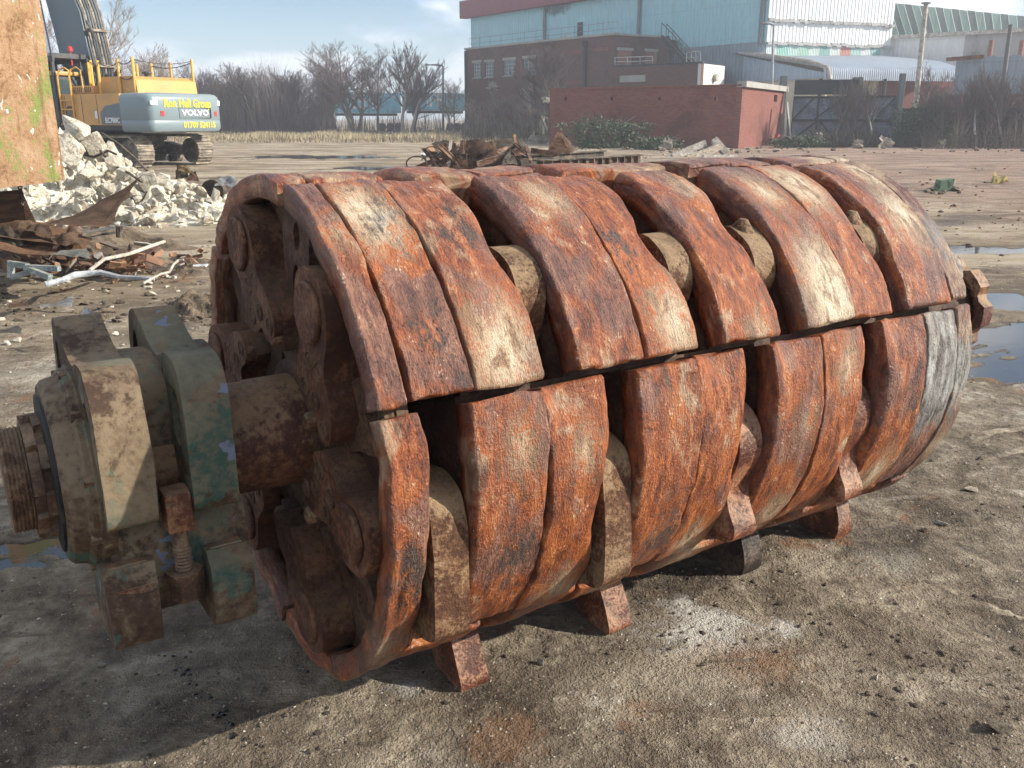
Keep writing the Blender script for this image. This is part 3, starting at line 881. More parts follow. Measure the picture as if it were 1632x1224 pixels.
# swing hammers on six pins
PIN_R = 0.76 * RR
def hammer_outline(kind):
    if kind == 'block':
        pts = [(-0.10, 0.085), (-0.05, 0.135), (0.04, 0.145), (0.115, 0.10), (0.145, 0.02), (0.150, -0.12), (0.146, -0.26), (0.125, -0.325), (0.04, -0.345), (-0.09, -0.335), (-0.12, -0.27), (-0.115, -0.10), (-0.13, 0.0)]
    elif kind == 'bell':
        pts = [(-0.11, 0.08), (-0.05, 0.14), (0.05, 0.145), (0.125, 0.09), (0.148, 0.01), (0.125, -0.08), (0.098, -0.15), (0.110, -0.22), (0.142, -0.285), (0.128, -0.335), (0.05, -0.352), (-0.07, -0.345), (-0.15, -0.30), (-0.14, -0.23), (-0.10, -0.15), (-0.13, -0.04)]
    elif kind == 'round':
        pts = [(-0.10, 0.07), (-0.04, 0.12), (0.04, 0.12), (0.11, 0.07), (0.125, -0.06), (0.120, -0.18), (0.115, -0.27), (0.085, -0.33), (0.02, -0.355), (-0.06, -0.34), (-0.11, -0.28), (-0.115, -0.15), (-0.12, -0.03)]
    else:   # a narrow worn tooth
        pts = [(-0.09, 0.07), (-0.04, 0.12), (0.04, 0.12), (0.10, 0.07), (0.105, -0.05), (0.075, -0.20), (0.065, -0.345), (0.02, -0.362), (-0.05, -0.35), (-0.085, -0.30), (-0.095, -0.15), (-0.115, -0.02)]
    return spline(pts, 4)

def hammer(kind, u, pin_th, swing, w, mat, seed, pin_r=PIN_R, sc=1.0):
    """swing: turn of the hammer about its pin, 0 = hanging straight down"""
    o2 = [(x * sc, y * sc) for (x, y) in hammer_outline(kind)]
    bm = bmesh.new()
    pn, pz = pin_r * math.cos(R_(pin_th)), pin_r * math.sin(R_(pin_th))
    c, s = math.cos(R_(swing)), math.sin(R_(swing))
    add_plate(bm, o2, [], lambda x, y, d: LP(u + d, pn + x * c - y * s, pz + x * s + y * c), -w / 2, w / 2)
    bevel(bm, 0.020, 4, 50)
    roughen(bm, 0.0045, 8, seed)
    return obj_bm('hammer', bm, mat, rotor, True, 50)

for i, (u, w) in enumerate(((0.513, 0.088), (1.040, 0.086), (1.392, 0.090), (1.928, 0.075))):
    hammer('block', u, 46.0, -30 - 3 * i, w, M_HAM, 300 + i, 0.765 * RR)
for i, (u, w, kd, m, sw) in enumerate(((0.176, 0.092, 'block', M_HAM, 4), (0.700, 0.092, 'block', M_HAM, 6), (1.222, 0.090, 'bell', M_HAMR, 4), (1.755, 0.088, 'bell', M_HAMR, 5))):
    hammer(kd, u, -11, sw - 3, w + 0.006, m, 320 + i, 0.785 * RR, 0.88)
for i, (u, w, kd, m, sw) in enumerate(((0.402, 0.095, 'tooth', M_HAMR, 31), (0.968, 0.098, 'tooth', M_HAMR, 32), (1.625, 0.095, 'round', M_HAMD, 24), (2.172, 0.085, 'round', M_HAMR, 22))):
    hammer(kd, u, -71, sw, w, m, 340 + i, 0.735 * RR)
for i, u in enumerate((0.335, 0.85, 1.385, 1.905)):
    hammer('block', u, 109, -80, 0.075, M_HAM, 360 + i)
# lifting eyes on two hammers of the upper row
for (u, th) in ((1.392, 51.5), (1.930, 51.0)):
    bm = bmesh.new()
    p0 = polar(u, th - 2, RR - 0.075); p1 = polar(u, th + 1.0, RR - 0.014)
    add_tube(bm, [p0, (p0 + p1) / 2, p1], [0.044, 0.041, 0.014], 16)
    bevel(bm, 0.008, 2, 50)
    obj_bm('lifting_lug', bm, M_HAM, rotor, True, 50)
# hammer pins
for k in range(6):
    bm = bmesh.new()
    th = 49 + 60 * k
    add_tube(bm, [polar(0.10, th, PIN_R), polar(2.30, th, PIN_R)], 0.055, 14)
    obj_bm('hammer_pin', bm, M_CORE, rotor, True, 40)
for th, r in ((13, 0.06), (22, 0.05)):
    pass

# ---- near end face
def face_pt(d):
    return lambda x, y, q: LP(d + q, x * RR, y * RR)
bm = bmesh.new()
holes = []
for k in range(6):
    t = R_(19 + 60 * k)
    for (rr_, ra, rb) in ((0.66, 0.105, 0.050), (0.86, 0.045, 0.030)):
        holes.append(ell(rr_ * math.cos(t), rr_ * math.sin(t), ra, rb, t, 18))
add_plate(bm, ell(0, 0, 0.912, 0.912, 0, 72), holes, face_pt(0.075), 0.0, 0.03)
bevel(bm, 0.008, 2, 50)
obj_bm('end_disc', bm, M_END, rotor, True, 40)
# raised arms between the pins
arm2 = spline([(0.30, 0.19), (0.46, 0.14), (0.62, 0.115), (0.76, 0.135), (0.895, 0.11), (0.905, 0.0), (0.895, -0.11), (0.76, -0.135), (0.62, -0.115), (0.46, -0.14), (0.30, -0.19), (0.24, 0.0)], 4)
for k in range(6):
    t = R_(19 + 60 * k)
    c, s = math.cos(t), math.sin(t)
    bm = bmesh.new()
    rot2 = lambda p: [(x * c - y * s, x * s + y * c) for (x, y) in p]
    add_plate(bm, rot2(arm2), [rot2(ell(0.62, 0.0, 0.072, 0.036, 0, 16)), rot2(ell(0.80, 0.0, 0.055, 0.032, 0, 16))], face_pt(0.045), 0.0, 0.032)
    bevel(bm, 0.010, 2, 50)
    roughen(bm, 0.002, 10, 400 + k)
    obj_bm('spider_arm', bm, M_END, rotor, True, 40)
# bolted pin covers: a bone-shaped casting with a round boss
cov2 = spline([(0.155, 0.02), (0.12, 0.11), (0.02, 0.145), (-0.08, 0.125), (-0.15, 0.15), (-0.24, 0.19), (-0.33, 0.15), (-0.36, 0.06), (-0.44, 0.03), (-0.46, -0.05), (-0.39, -0.10), (-0.29, -0.10), (-0.20, -0.08), (-0.10, -0.12), (0.0, -0.145), (0.11, -0.11)], 4)
bolt_bm = bmesh.new()
add_lathe(bolt_bm, [(-0.012, 0.026), (0.002, 0.026), (0.003, 0.0225), (-0.003, 0.020), (0.002, 0.017), (0.002, 0.010), (-0.006, 0.009), (-0.006, 0.003)], 14)
bolt_src = obj_bm('bolt', bolt_bm, M_END, None, True, 40)
col.objects.unlink(bolt_src)
COVT = {0: (49, 46), 1: (109, 24), 2: (169, 24), 3: (229, 20), 4: (289, 20), 5: (349, 4)}
for k, (th, turn) in COVT.items():
    t = R_(th)
    cx, cy = PIN_R / RR * math.cos(t), PIN_R / RR * math.sin(t)
    a2 = t + R_(turn)
    c, s = math.cos(a2), math.sin(a2)
    bm = bmesh.new()
    add_plate(bm, [(cx + x * c - y * s, cy + x * s + y * c) for (x, y) in cov2], [], face_pt(-0.022), 0.0, 0.095)
    bevel(bm, 0.012, 3, 50)
    roughen(bm, 0.0022, 9, 420 + k)
    cover = obj_bm('pin_cover', bm, M_COVER, rotor, True, 45)
    bm = bmesh.new()
    add_lathe(bm, [(0.0, 0.078), (-0.007, 0.078), (-0.012, 0.073), (-0.012, 0.004)], 28, Matrix.Translation(LP(-0.024, cx * RR, cy * RR)))
    roughen(bm, 0.0015, 12, 440 + k)
    obj_bm('boss', bm, M_COVER, cover, True, 35)
    for (bx, by) in ((-0.17, 0.045), (-0.20, -0.035), (-0.27, 0.11), (-0.31, 0.02), (-0.41, -0.03)):
        share(bolt_src, 'bolt', cover, LP(-0.0225, (cx + bx * c - by * s) * RR, (cy + bx * s + by * c) * RR), (0, 0, math.pi))
# square clamp bolts round the hub
for k in range(6):
    th = R_(19 + 60 * k + 2)
    bm = bmesh.new()
    Mx = Matrix.Translation(LP(0.0, 0.40 * RR * math.cos(th), 0.40 * RR * math.sin(th))) @ Matrix.Rotation(-th, 4, 'X')
    add_box(bm, (0.045, 0, 0), (0.085, 0.07, 0.06), Mx)
    bevel(bm, 0.008, 2, 50)
    o = obj_bm('clamp_block', bm, M_END, rotor, True, 45)
    bm = bmesh.new()
    Mb = Mx @ Matrix.Translation((0.008, 0.0, 0.0))
    add_lathe(bm, [(0.0, 0.026), (-0.022, 0.026), (-0.030, 0.019), (-0.030, 0.004)], 8, Mb)
    obj_bm('bolt_head', bm, M_HAM, o, True, 40)
# hub and shaft
T0 = Matrix.Translation((0, 0, RC.z))
bm = bmesh.new()
add_lathe(bm, [(0.09, 0.205), (0.045, 0.202), (0.038, 0.192), (0.036, 0.15)], 44, T0)
obj_bm('hub', bm, M_END, rotor, True, 35)
bm = bmesh.new()
add_lathe(bm, [(0.05, 0.160), (-0.085, 0.160), (-0.095, 0.157), (-0.19, 0.157), (-0.20, 0.150), (-0.50, 0.150)], 52, T0)
roughen(bm, 0.0012, 14, 77)
obj_bm('shaft', bm, M_SHAFT, rotor, True, 35)
# far end: stub shaft with a notched collar
bm = bmesh.new()
add_lathe(bm, [(2.24, 0.19), (2.62, 0.19), (2.64, 0.160), (3.29, 0.155)], 36, T0)
obj_bm('shaft_end', bm, M_CORE, rotor, True, 35)
bm = bmesh.new()
nt = 8
prof = []
for k in range(nt * 6):
    r = 0.238 if (k % 6) not in (2, 3) else 0.212
    t = 2 * math.pi * k / (nt * 6)
    prof.append((r * math.cos(t), r * math.sin(t)))
add_plate(bm, prof, [ell(0, 0, 0.195, 0.195, 0, 36)], lambda x, y, q: LP(3.235 + q, x, y), 0.0, 0.075)
add_plate(bm, ell(0, 0, 0.2, 0.2, 0, 36), [ell(0, 0, 0.15, 0.15, 0, 36)], lambda x, y, q: LP(3.285 + q, x, y), 0.0, 0.02)
obj_bm('shaft_collar', bm, M_SHAFT, rotor, False)
bm = bmesh.new()
add_lathe(bm, [(2.26, 0.055), (2.45, 0.055), (2.451, 0.098), (2.515, 0.096), (2.54, 0.078), (2.55, 0.05), (2.553, 0.004)], 28, Matrix.Translation(LP(0, 0.43, 0.285)))
obj_bm('pin_cap', bm, M_PALE, rotor, True, 40)

# ---- bearing housing on the near shaft (in local drum axes: along, toward camera, up)
def hpt(u0):
    return lambda x, y, q: LP(u0 + q, x, y)
housing = empty('bearing_housing'); housing.parent = rotor
bm = bmesh.new()
body2 = spline([(-0.245, 0.06), (-0.225, 0.17), (-0.13, 0.262), (0.0, 0.278), (0.105, 0.235), (0.135, 0.10), (0.135, -0.05), (0.20, -0.13), (0.21, -0.22), (0.205, -0.30), (0.16, -0.375), (-0.05, -0.385), (-0.20, -0.36), (-0.235, -0.26), (-0.24, -0.10)], 5)
add_plate(bm, body2, [], hpt(-0.515), 0.0, 0.335)
bevel(bm, 0.014, 3, 50)
roughen(bm, 0.003, 6, 500)
obj_bm('housing_body', bm, M_HOUSE, housing, True, 45)
web2 = spline([(-0.30, 0.06), (-0.318, 0.20), (-0.292, 0.315), (-0.225, 0.354), (-0.155, 0.338), (-0.05, 0.300), (0.05, 0.283), (0.14, 0.306), (0.225, 0.300), (0.282, 0.240), (0.300, 0.14), (0.301, 0.02), (0.296, -0.055), (0.25, -0.078), (0.10, -0.085), (-0.12, -0.07), (-0.25, -0.03)], 5)
web_holes = [ell(0.205, 0.155, 0.040, 0.072, 0.1, 20), ell(-0.228, 0.232, 0.036, 0.064, -0.1, 20)]
for (u0, w) in ((-0.525, 0.116), (-0.325, 0.110)):
    bm = bmesh.new()
    add_plate(bm, web2, web_holes, hpt(u0), 0.0, w)
    bevel(bm, 0.016, 3, 50)
    roughen(bm, 0.0032, 7, 510 + int(u0 * 100))
    obj_bm('clevis_web', bm, M_HOUSE, housing, True, 45)
# two square feet
for (u0, w, zz) in ((-0.545, 0.115, 0.0), (-0.303, 0.108, -0.012)):
    bm = bmesh.new()
    foot = [(0.06, -0.20 + zz), (0.255, -0.185 + zz), (0.292, -0.225 + zz), (0.300, -0.36 + zz), (0.285, -0.385 + zz), (0.06, -0.40 + zz)]
    add_plate(bm, foot, [], hpt(u0), 0.0, w)
    bevel(bm, 0.011, 2, 30)
    roughen(bm, 0.003, 9, 530 + int(w * 1000))
    f_ = obj_bm('foot', bm, M_HOUSE, housing, True, 45)
    bm = bmesh.new()
    add_plate(bm, [(0.115, -0.199 + zz), (0.24, -0.187 + zz), (0.287, -0.232 + zz), (0.287, -0.25 + zz), (0.2, -0.23 + zz), (0.115, -0.225 + zz)], [], hpt(u0 + 0.012), 0.0, w - 0.024)
    bmesh.ops.translate(bm, verts=bm.verts[:], vec=(0, -0.006, 0.006))
    roughen(bm, 0.002, 12, 537)
    obj_bm('foot_pad', bm, M_HOUSER, f_, True, 45)
# swing bolt hanging between the lugs
bm = bmesh.new()
add_box(bm, LP(-0.358, 0.245, -0.065), (0.064, 0.075, 0.105))
bevel(bm, 0.008, 2)
o = obj_bm('swing_bolt', bm, M_HOUSER, housing, True, 45)
bm = bmesh.new()
pts, rad = [], []
for k in range(34):
    z = -0.11 - 0.155 * k / 33
    pts.append(LP(-0.358, 0.250, z)); rad.append(0.0205 if k < 12 else (0.0225 if k % 2 else 0.0185))
add_tube(bm, pts, rad, 14)
obj_bm('threaded_rod', bm, M_NUT, o, False)
bm = bmesh.new()
for (z0, z1, r, n) in ((-0.232, -0.247, 0.043, 22), (-0.249, -0.262, 0.040, 22), (-0.262, -0.312, 0.036, 6)):
    add_lathe(bm, [(z1, r), (z0, r)], n, Matrix.Translation(LP(-0.358, 0.250, 0)), 'Z')
obj_bm('nut', bm, M_NUT, o, False)
# end flange, cover, seal, lock nut and thread
T1 = T0
bm = bmesh.new()
add_lathe(bm, [(-0.500, 0.268), (-0.532, 0.270), (-0.537, 0.262), (-0.548, 0.262), (-0.560, 0.245), (-0.590, 0.238), (-0.600, 0.225), (-0.602, 0.12)], 56, T1)
roughen(bm, 0.002, 8, 560)
flange = obj_bm('end_flange', bm, M_HOUSE, housing, True, 30)
bm = bmesh.new()
add_lathe(bm, [(0, 0.016), (-0.022, 0.016)], 6)
bsrc = obj_bm('flange_bolt', bm, M_NUT, None)
col.objects.unlink(bsrc)
for k in range(10):
    t = R_(12 + 36 * k)
    share(bsrc, 'flange_bolt', flange, LP(-0.530, 0.252 * math.cos(t) * 1.0, 0.252 * math.sin(t)), (R_(13 * k), 0, 0), (1.2, 1, 1))
bm = bmesh.new()
add_lathe(bm, [(-0.595, 0.205), (-0.608, 0.203), (-0.612, 0.17), (-0.612, 0.10)], 44, T1)
roughen(bm, 0.0025, 16, 561)
obj_bm('seal_ring', bm, M_BLACK, housing, True, 35)
bm = bmesh.new()
n_seg, prof = 8, []
for (u0, u1, ph) in ((-0.655, -0.630, 0.0), (-0.630, -0.605, 22.5)):
    out2 = []
    for k in range(n_seg):
        for (da, r) in ((2, 0.160), (24, 0.160), (25.5, 0.143), (43.5, 0.143)):
            t = R_(ph + 45 * k + da)
            out2.append((r * math.cos(t), r * math.sin(t)))
    add_plate(bm, out2, [], hpt(u0), 0.0, u1 - u0 - 0.001)
bevel(bm, 0.003, 1, 40)
obj_bm('lock_nut', bm, M_NUT, housing, False)
bm = bmesh.new()
prof = [(-0.655, 0.118)]
u = -0.657
while u > -0.705:
    prof += [(u, 0.134), (u - 0.0045, 0.128)]
    u -= 0.009
prof += [(-0.706, 0.124), (-0.706, 0.02)]
add_lathe(bm, prof, 48, T1)
obj_bm('threaded_end', bm, M_NUT, housing, True, 20)
# flaking blue-grey primer patches, thin real skins on the lugs
def skin(name, pts3, mat, parent, th=0.0012):
    bm = bmesh.new()
    vs = [bm.verts.new(p) for p in pts3]
    f = bm.faces.new(vs)
    bmesh.ops.triangulate(bm, faces=[f])
    r = bmesh.ops.solidify(bm, geom=bm.faces[:], thickness=th)
    return obj_bm(name, bm, mat, parent)
# ------------------------------------------------------------------ scrap helpers
def hull_chunk(name, size, seed, mat, flat=1.0, n=13):
    rng = random.Random(seed)
    bm = bmesh.new()
    for _ in range(n):
        v = Vector((rng.gauss(0, 1), rng.gauss(0, 1), rng.gauss(0, 1))).normalized() * rng.uniform(0.75, 1.0)
        bm.verts.new((v.x * size, v.y * size * 0.85, v.z * size * 0.75 * flat))
    r = bmesh.ops.convex_hull(bm, input=bm.verts[:])
    for v in [g for g in r['geom_interior'] if isinstance(g, bmesh.types.BMVert)]:
        bm.verts.remove(v)
    bevel(bm, size * 0.05, 1, 20)
    bmesh.ops.triangulate(bm, faces=bm.faces[:])
    bmesh.ops.subdivide_edges(bm, edges=bm.edges[:], cuts=1, use_grid_fill=True)
    roughen(bm, size * 0.07, 2.4 / size, seed, 3)
    return obj_bm(name, bm, mat, None, False)

def bent_sheet(name, c, mat, th=0.012, amp=0.08, freq=1.6, seed=0, nx=14, ny=12, parent=None, ragged=0.06, curl=0.0):
    """buckled steel sheet between four corner points"""
    c = [Vector(q) for q in c]
    nrm = (c[1] - c[0]).cross(c[3] - c[0]).normalized()
    size = max((c[1] - c[0]).length, (c[3] - c[0]).length)
    vs = []
    for j in range(ny + 1):
        for i in range(nx + 1):
            s, t = i / nx, j / ny
            e = ragged
            s2 = s + (e * float(vnoise(t * 7, seed, 0, seed)) if i in (0, nx) else 0)
            t2 = t + (e * float(vnoise(s * 7, seed + 5, 0, seed)) if j in (0, ny) else 0)
            p = c[0] * (1 - s2) * (1 - t2) + c[1] * s2 * (1 - t2) + c[2] * s2 * t2 + c[3] * (1 - s2) * t2
            d = amp * size * float(fbm(s * freq, t * freq, seed * 1.7, seed, 3)) + curl * size * (s - 0.5) ** 2 * 4
            vs.append(p + nrm * d)
    bm = bmesh.new()
    bv = [bm.verts.new(v) for v in vs]
    for j in range(ny):
        for i in range(nx):
            k = j * (nx + 1) + i
            bm.faces.new((bv[k], bv[k + 1], bv[k + nx + 2], bv[k + nx + 1]))
    bmesh.ops.solidify(bm, geom=bm.faces[:], thickness=th)
    return obj_bm(name, bm, mat, parent, True, 40)

def rod(name, pts, r, mat, n=7, parent=None, smooth=True):
    bm = bmesh.new()
    add_tube(bm, pts, r, n)
    return obj_bm(name, bm, mat, parent, smooth, 50)

def beam(name, p0, p1, h, b, mat, t=0.02, parent=None, up=Vector((0, 0, 1))):
    """an I-section steel beam"""
    p0, p1 = Vector(p0), Vector(p1)
    d = (p1 - p0); L = d.length; d.normalize()
    sx = d.cross(up).normalized(); uz = sx.cross(d)
    M = Matrix(((sx.x, d.x, uz.x, p0.x), (sx.y, d.y, uz.y, p0.y), (sx.z, d.z, uz.z, p0.z), (0, 0, 0, 1)))
    bm = bmesh.new()
    for (cx, cz, w, hh) in ((0, 0, t, h - 2 * t - 0.004), (0, h / 2 - t / 2, b, t), (0, -h / 2 + t / 2, b, t)):
        add_box(bm, (cx, L / 2, cz), (w, L, hh), M)
    return obj_bm(name, bm, mat, parent)

def mound(name, cx, cy, rx, ry, h, mat, seed, n=40, rough=0.3, rot=0.0, power=1.3):
    vs, fs = [], []
    xs = np.linspace(-1, 1, n)
    X, Yg = np.meshgrid(xs, xs)
    d = np.sqrt(X ** 2 + Yg ** 2)
    c, s = math.cos(rot), math.sin(rot)
    wx, wy = cx + (X * rx) * c - (Yg * ry) * s, cy + (X * rx) * s + (Yg * ry) * c
    e = np.clip(1 - d + 0.25 * fbm(X * 3, Yg * 3, 0, seed, 3), 0, 1) ** power
    Z = h * e + h * rough * fbm(wx * 2.2 / max(rx, 0.4), wy * 2.2 / max(rx, 0.4), 0, seed + 3, 5, 0.6) * np.clip(e * 3, 0, 1) - 0.03
    edge = np.clip((1 - np.maximum(abs(X), abs(Yg))) * 8, 0, 1)
    Z = Z * edge - 0.03 * (1 - edge)
    vs = np.stack([wx.ravel(), wy.ravel(), Z.ravel()], 1)
    ii = (np.arange(n - 1)[:, None] * n + np.arange(n - 1)[None]).ravel()
    fs = np.stack([ii, ii + 1, ii + n + 1, ii + n], 1)
    return mesh_obj(name, vs, fs, mat, smooth=False)

def concrete_mat():
    k = NT('broken_concrete')
    p = k.offset(k.coord('Object'), 31)
    f = k.noise(p, 9, 6, 0.68); b = k.noise(p, 2.2, 4, 0.6)
    c = k.ramp(f, ((0.34, (0.34, 0.285, 0.20)), (0.5, (0.60, 0.55, 0.44)), (0.64, (0.78, 0.74, 0.64))))
    c = k.mix(k.math('MULTIPLY', k.step(b, 0.50, 0.36), 0.65), c, (0.24, 0.18, 0.115))
    return k.fin(c, 0.92, k.bump(f, 0.8, 0.06))
M_CONC = concrete_mat()
M_SOIL = rust_mat('dark_soil', (0.045, 0.033, 0.022), (0.085, 0.062, 0.042), (0.16, 0.12, 0.082), (0.19, 0.145, 0.10), 0.6, 7.0, 0.95, 1.0)
M_SCRAP = rust_mat('scrap_rust', (0.075, 0.034, 0.020), (0.150, 0.072, 0.040), (0.235, 0.125, 0.072), (0.26, 0.185, 0.12), 0.4, 3.0, 0.8)
M_SCRAPO = rust_mat('scrap_orange', (0.13, 0.050, 0.022), (0.25, 0.105, 0.045), (0.35, 0.175, 0.085), (0.34, 0.25, 0.16), 0.35, 4.0, 0.8)
M_SCRAPD = rust_mat('scrap_dark', (0.030, 0.022, 0.017), (0.060, 0.045, 0.034), (0.12, 0.09, 0.065), (0.2, 0.16, 0.11), 0.5, 3.0, 0.8)
M_PALEM = rust_mat('pale_green_metal', (0.22, 0.25, 0.24), (0.36, 0.41, 0.39), (0.46, 0.50, 0.48), (0.30, 0.25, 0.18), 0.4, 5.0, 0.55)
M_WHITEM = rust_mat('dirty_white', (0.35, 0.31, 0.26), (0.55, 0.51, 0.45), (0.70, 0.67, 0.62), (0.36, 0.29, 0.2), 0.4, 5.0, 0.7)
M_GALV = rust_mat('galvanised', (0.30, 0.32, 0.34), (0.44, 0.47, 0.50), (0.56, 0.60, 0.64), (0.36, 0.31, 0.24), 0.3, 4.0, 0.45)
M_WOOD = rust_mat('weathered_timber', (0.30, 0.25, 0.19), (0.46, 0.40, 0.32), (0.60, 0.55, 0.46), (0.36, 0.29, 0.2), 0.3, 8.0, 0.85)

# hanging plate, left edge of the picture
def mossy_mat():
    k = NT('mossy_rust_plate')
    p = k.coord('Object')
    a = k.noise(p, 2.6, 6, 0.66, 0.4); f = k.noise(p, 26, 5, 0.7)
    c = k.ramp(k.math('ADD', k.math('MULTIPLY', a, 0.65), k.math('MULTIPLY', f, 0.35)), ((0.38, (0.20, 0.105, 0.050)), (0.47, (0.36, 0.215, 0.115)), (0.60, (0.46, 0.31, 0.19))))
    m = k.step(k.math('ADD', k.noise(k.map(p, (1.3, 1.3, 0.7), loc=(2.1, 0, 0.4)), 2.0, 6, 0.7, 0.3), k.math('MULTIPLY', k.math('SUBTRACT', f, 0.5), 0.35)), 0.535, 0.60)
    c = k.mix(m, c, k.mix(f, (0.13, 0.15, 0.035), (0.32, 0.34, 0.11)))
    chips = k.step(k.noise(k.map(p, (9, 9, 6), rot=(0, 0.7, 0)), 1.0, 3, 0.6, 1.0), 0.675, 0.70)
    c = k.mix(chips, c, (0.72, 0.68, 0.62))
    c = k.mix(k.math('MULTIPLY', k.step(f, 0.34, 0.27), 0.8), c, (0.06, 0.03, 0.016))
    drip = k.step(k.noise(k.map(p, (11, 11, 0.9)), 1.0, 4, 0.6), 0.56, 0.66)
    c = k.mix(k.math('MULTIPLY', drip, 0.45), c, (0.13, 0.055, 0.024))
    return k.fin(c, 0.8, k.bump(k.math('ADD', k.math('MULTIPLY', a, 0.5), f), 0.7, 0.03), spec=0.3)
M_MOSS = mossy_mat()
plate = empty('steel_hopper', gp(-40, 395))
tag(plate, 'tall rusty steel hopper side with green moss above the scrap pile', 'steel hopper')
def sub(o, parent):
    o.parent = parent; o.location = o.location - parent.location; return o
bm = bmesh.new()
Yf = 9.6
F = [pt(-150, 318, Yf - 1.25), pt(103, 286, Yf), pt(56, -40, Yf), pt(-150, -40, Yf - 1.25)]
back = Vector((-0.55, 0.9, 0.0))
nrm_ = (F[1] - F[0]).cross(F[3] - F[0]).normalized()
pl = F + [q + back for q in F]
v = [bm.verts.new(q) for q in pl]
for f in ((0, 1, 2, 3), (7, 6, 5, 4), (0, 4, 5, 1), (1, 5, 6, 2), (2, 6, 7, 3), (3, 7, 4, 0)):
    bm.faces.new([v[i] for i in f])
bmesh.ops.subdivide_edges(bm, edges=bm.edges[:], cuts=12, use_grid_fill=True)
roughen(bm, 0.012, 1.6, 601)
sub(obj_bm('side_plate', bm, M_MOSS, None, False), plate)
bm = bmesh.new()
q0 = pt(-60, 300, Yf + 0.1); 
add_hexa(bm, [gp(-80, 400) + Vector((0, 0.6, -0.02)), gp(8, 392) + Vector((0, 0.6, -0.02)), gp(8, 392) + Vector((0, 1.0, -0.02)), gp(-80, 400) + Vector((0, 1.0, -0.02)),
              pt(-80, 312, Yf), pt(34, 302, Yf + 0.1), pt(34, 302, Yf + 0.5), pt(-80, 312, Yf + 0.4)])
sub(obj_bm('outlet_chute', bm, M_SCRAP, None), plate)
# chain hanging below the hopper
bm = bmesh.new()
c0, c1 = pt(31, 292, Yf + 0.2), pt(36, 326, Yf + 0.2)
nl = 7
for k in range(nl):
    m = c0.lerp(c1, (k + 0.5) / nl); hl = (c1 - c0).length / nl * 0.68
    ax = Vector((1, 0, 0)) if k % 2 else Vector((0, 1, 0))
    add_tube(bm, [m + Vector((0, 0, hl * math.cos(t))) + ax * (0.022 * math.sin(t)) for t in [2 * math.pi * j / 10 for j in range(11)]], 0.008, 5, False)
sub(obj_bm('chain', bm, M_SCRAPD, None), plate)

# white concrete rubble heap
RUB = gp(150, 322)
rub_c = pt(110, 300, 17.0)
RX = [-9.6, -8.6, -7.75, -7.2, -6.75, -6.1, -5.5, -5.0, -4.55]
RZ = [0.9, 1.45, 1.55, 1.22, 0.72, 0.55, 0.42, 0.30, 0.0]
def rub_h(x, y):
    return float(np.interp(x, RX, RZ, 0, 0)) * max(0.0, 1 - ((y - 16.0) / 1.9) ** 2)
srcs = [hull_chunk('rubble_source', 1.0, 700 + k, M_CONC, n=11 + k % 4) for k in range(7)]
for s_ in srcs: col.objects.unlink(s_)
rng = random.Random(4)
rV, rF, off = [], [], 0
bmS = bmesh.new()
# body of the heap as one mass
hx = np.linspace(-10.5, -4.3, 70); hy = np.linspace(13.9, 18.2, 44)
HX, HY = np.meshgrid(hx, hy)
HZ = np.array([[rub_h(a, b) for a in hx] for b in hy])
HZ = HZ * 0.86 + 0.22 * fbm(HX * 3.2, HY * 3.2, 0, 88, 5, 0.65) * np.clip(HZ * 2, 0, 1) - 0.05
ii = (np.arange(43)[:, None] * 70 + np.arange(69)[None]).ravel()
V0 = np.stack([HX.ravel(), HY.ravel(), HZ.ravel()], 1); F0 = np.stack([ii, ii + 1, ii + 71, ii + 70], 1)
allV, allF, off = [V0], [F0.tolist()], len(V0)
for k in range(1150):
    x = rng.uniform(-10.0, -4.3); y = rng.uniform(13.9, 16.8)
    h = rub_h(x, y)
    if h < 0.02 and rng.random() < 0.75: continue
    s_ = rng.choice(srcs)
    me = s_.data
    sz = 0.022 + 0.13 * rng.random() ** 2.6
    co = np.empty(len(me.vertices) * 3); me.vertices.foreach_get('co', co); co = co.reshape(-1, 3)
    E = Matrix.Rotation(rng.uniform(0, 6.28), 3, 'Z') @ Matrix.Rotation(rng.uniform(0, 6.28), 3, 'X')
    co = co @ np.array(E).T * sz + np.array([x, y, h * 0.88 + sz * 0.4])
    allV.append(co); allF.append([[i + off for i in p.vertices] for p in me.polygons]); off += len(co)
o = mesh_obj('rubble', np.concatenate(allV), [f for g in allF for f in g], M_CONC)
tag(o, 'white broken concrete rubble heaped in front of the excavator', 'rubble', kind='stuff')
big_spots = [(118, 205, 16.0, .34), (150, 232, 15.6, .30), (104, 240, 15.2, .40), (178, 262, 15.2, .22), (140, 275, 14.9, .26), (236, 284, 15.2, .28), (262, 286, 15.4, .20), (290, 298, 15.0, .18),
             (318, 306, 15.0, .17), (215, 304, 14.6, .17), (172, 302, 14.5, .18), (345, 311, 15.0, .16), (200, 280, 15.2, .19), (130, 308, 14.3, .19), (98, 285, 14.8, .26), (252, 310, 14.6, .15)]
CH = ['topmost concrete chunk crowning the white rubble heap', 'large concrete chunk just below the top of the rubble heap', 'biggest concrete chunk beside the mossy hopper edge', 'concrete chunk midway down the rubble slope below the tracks',
      'concrete chunk in the middle of the rubble heap front', 'rounded pale boulder-like chunk behind the curled plate tip', 'pale chunk right of the curled plate tip', 'pale chunk left of the yellow and black wreckage',
      'pale chunk below the yellow and black wreckage', 'chunk half hidden behind the curled plate', 'low chunk left of the curled plate tip', 'rightmost concrete chunk of the heap beside the black pipe',
      'chunk below the sagging reinforcing bar', 'low chunk at the foot of the rubble near the hopper', 'chunk tucked under the hopper corner', 'small chunk on the ground right of the curled plate']
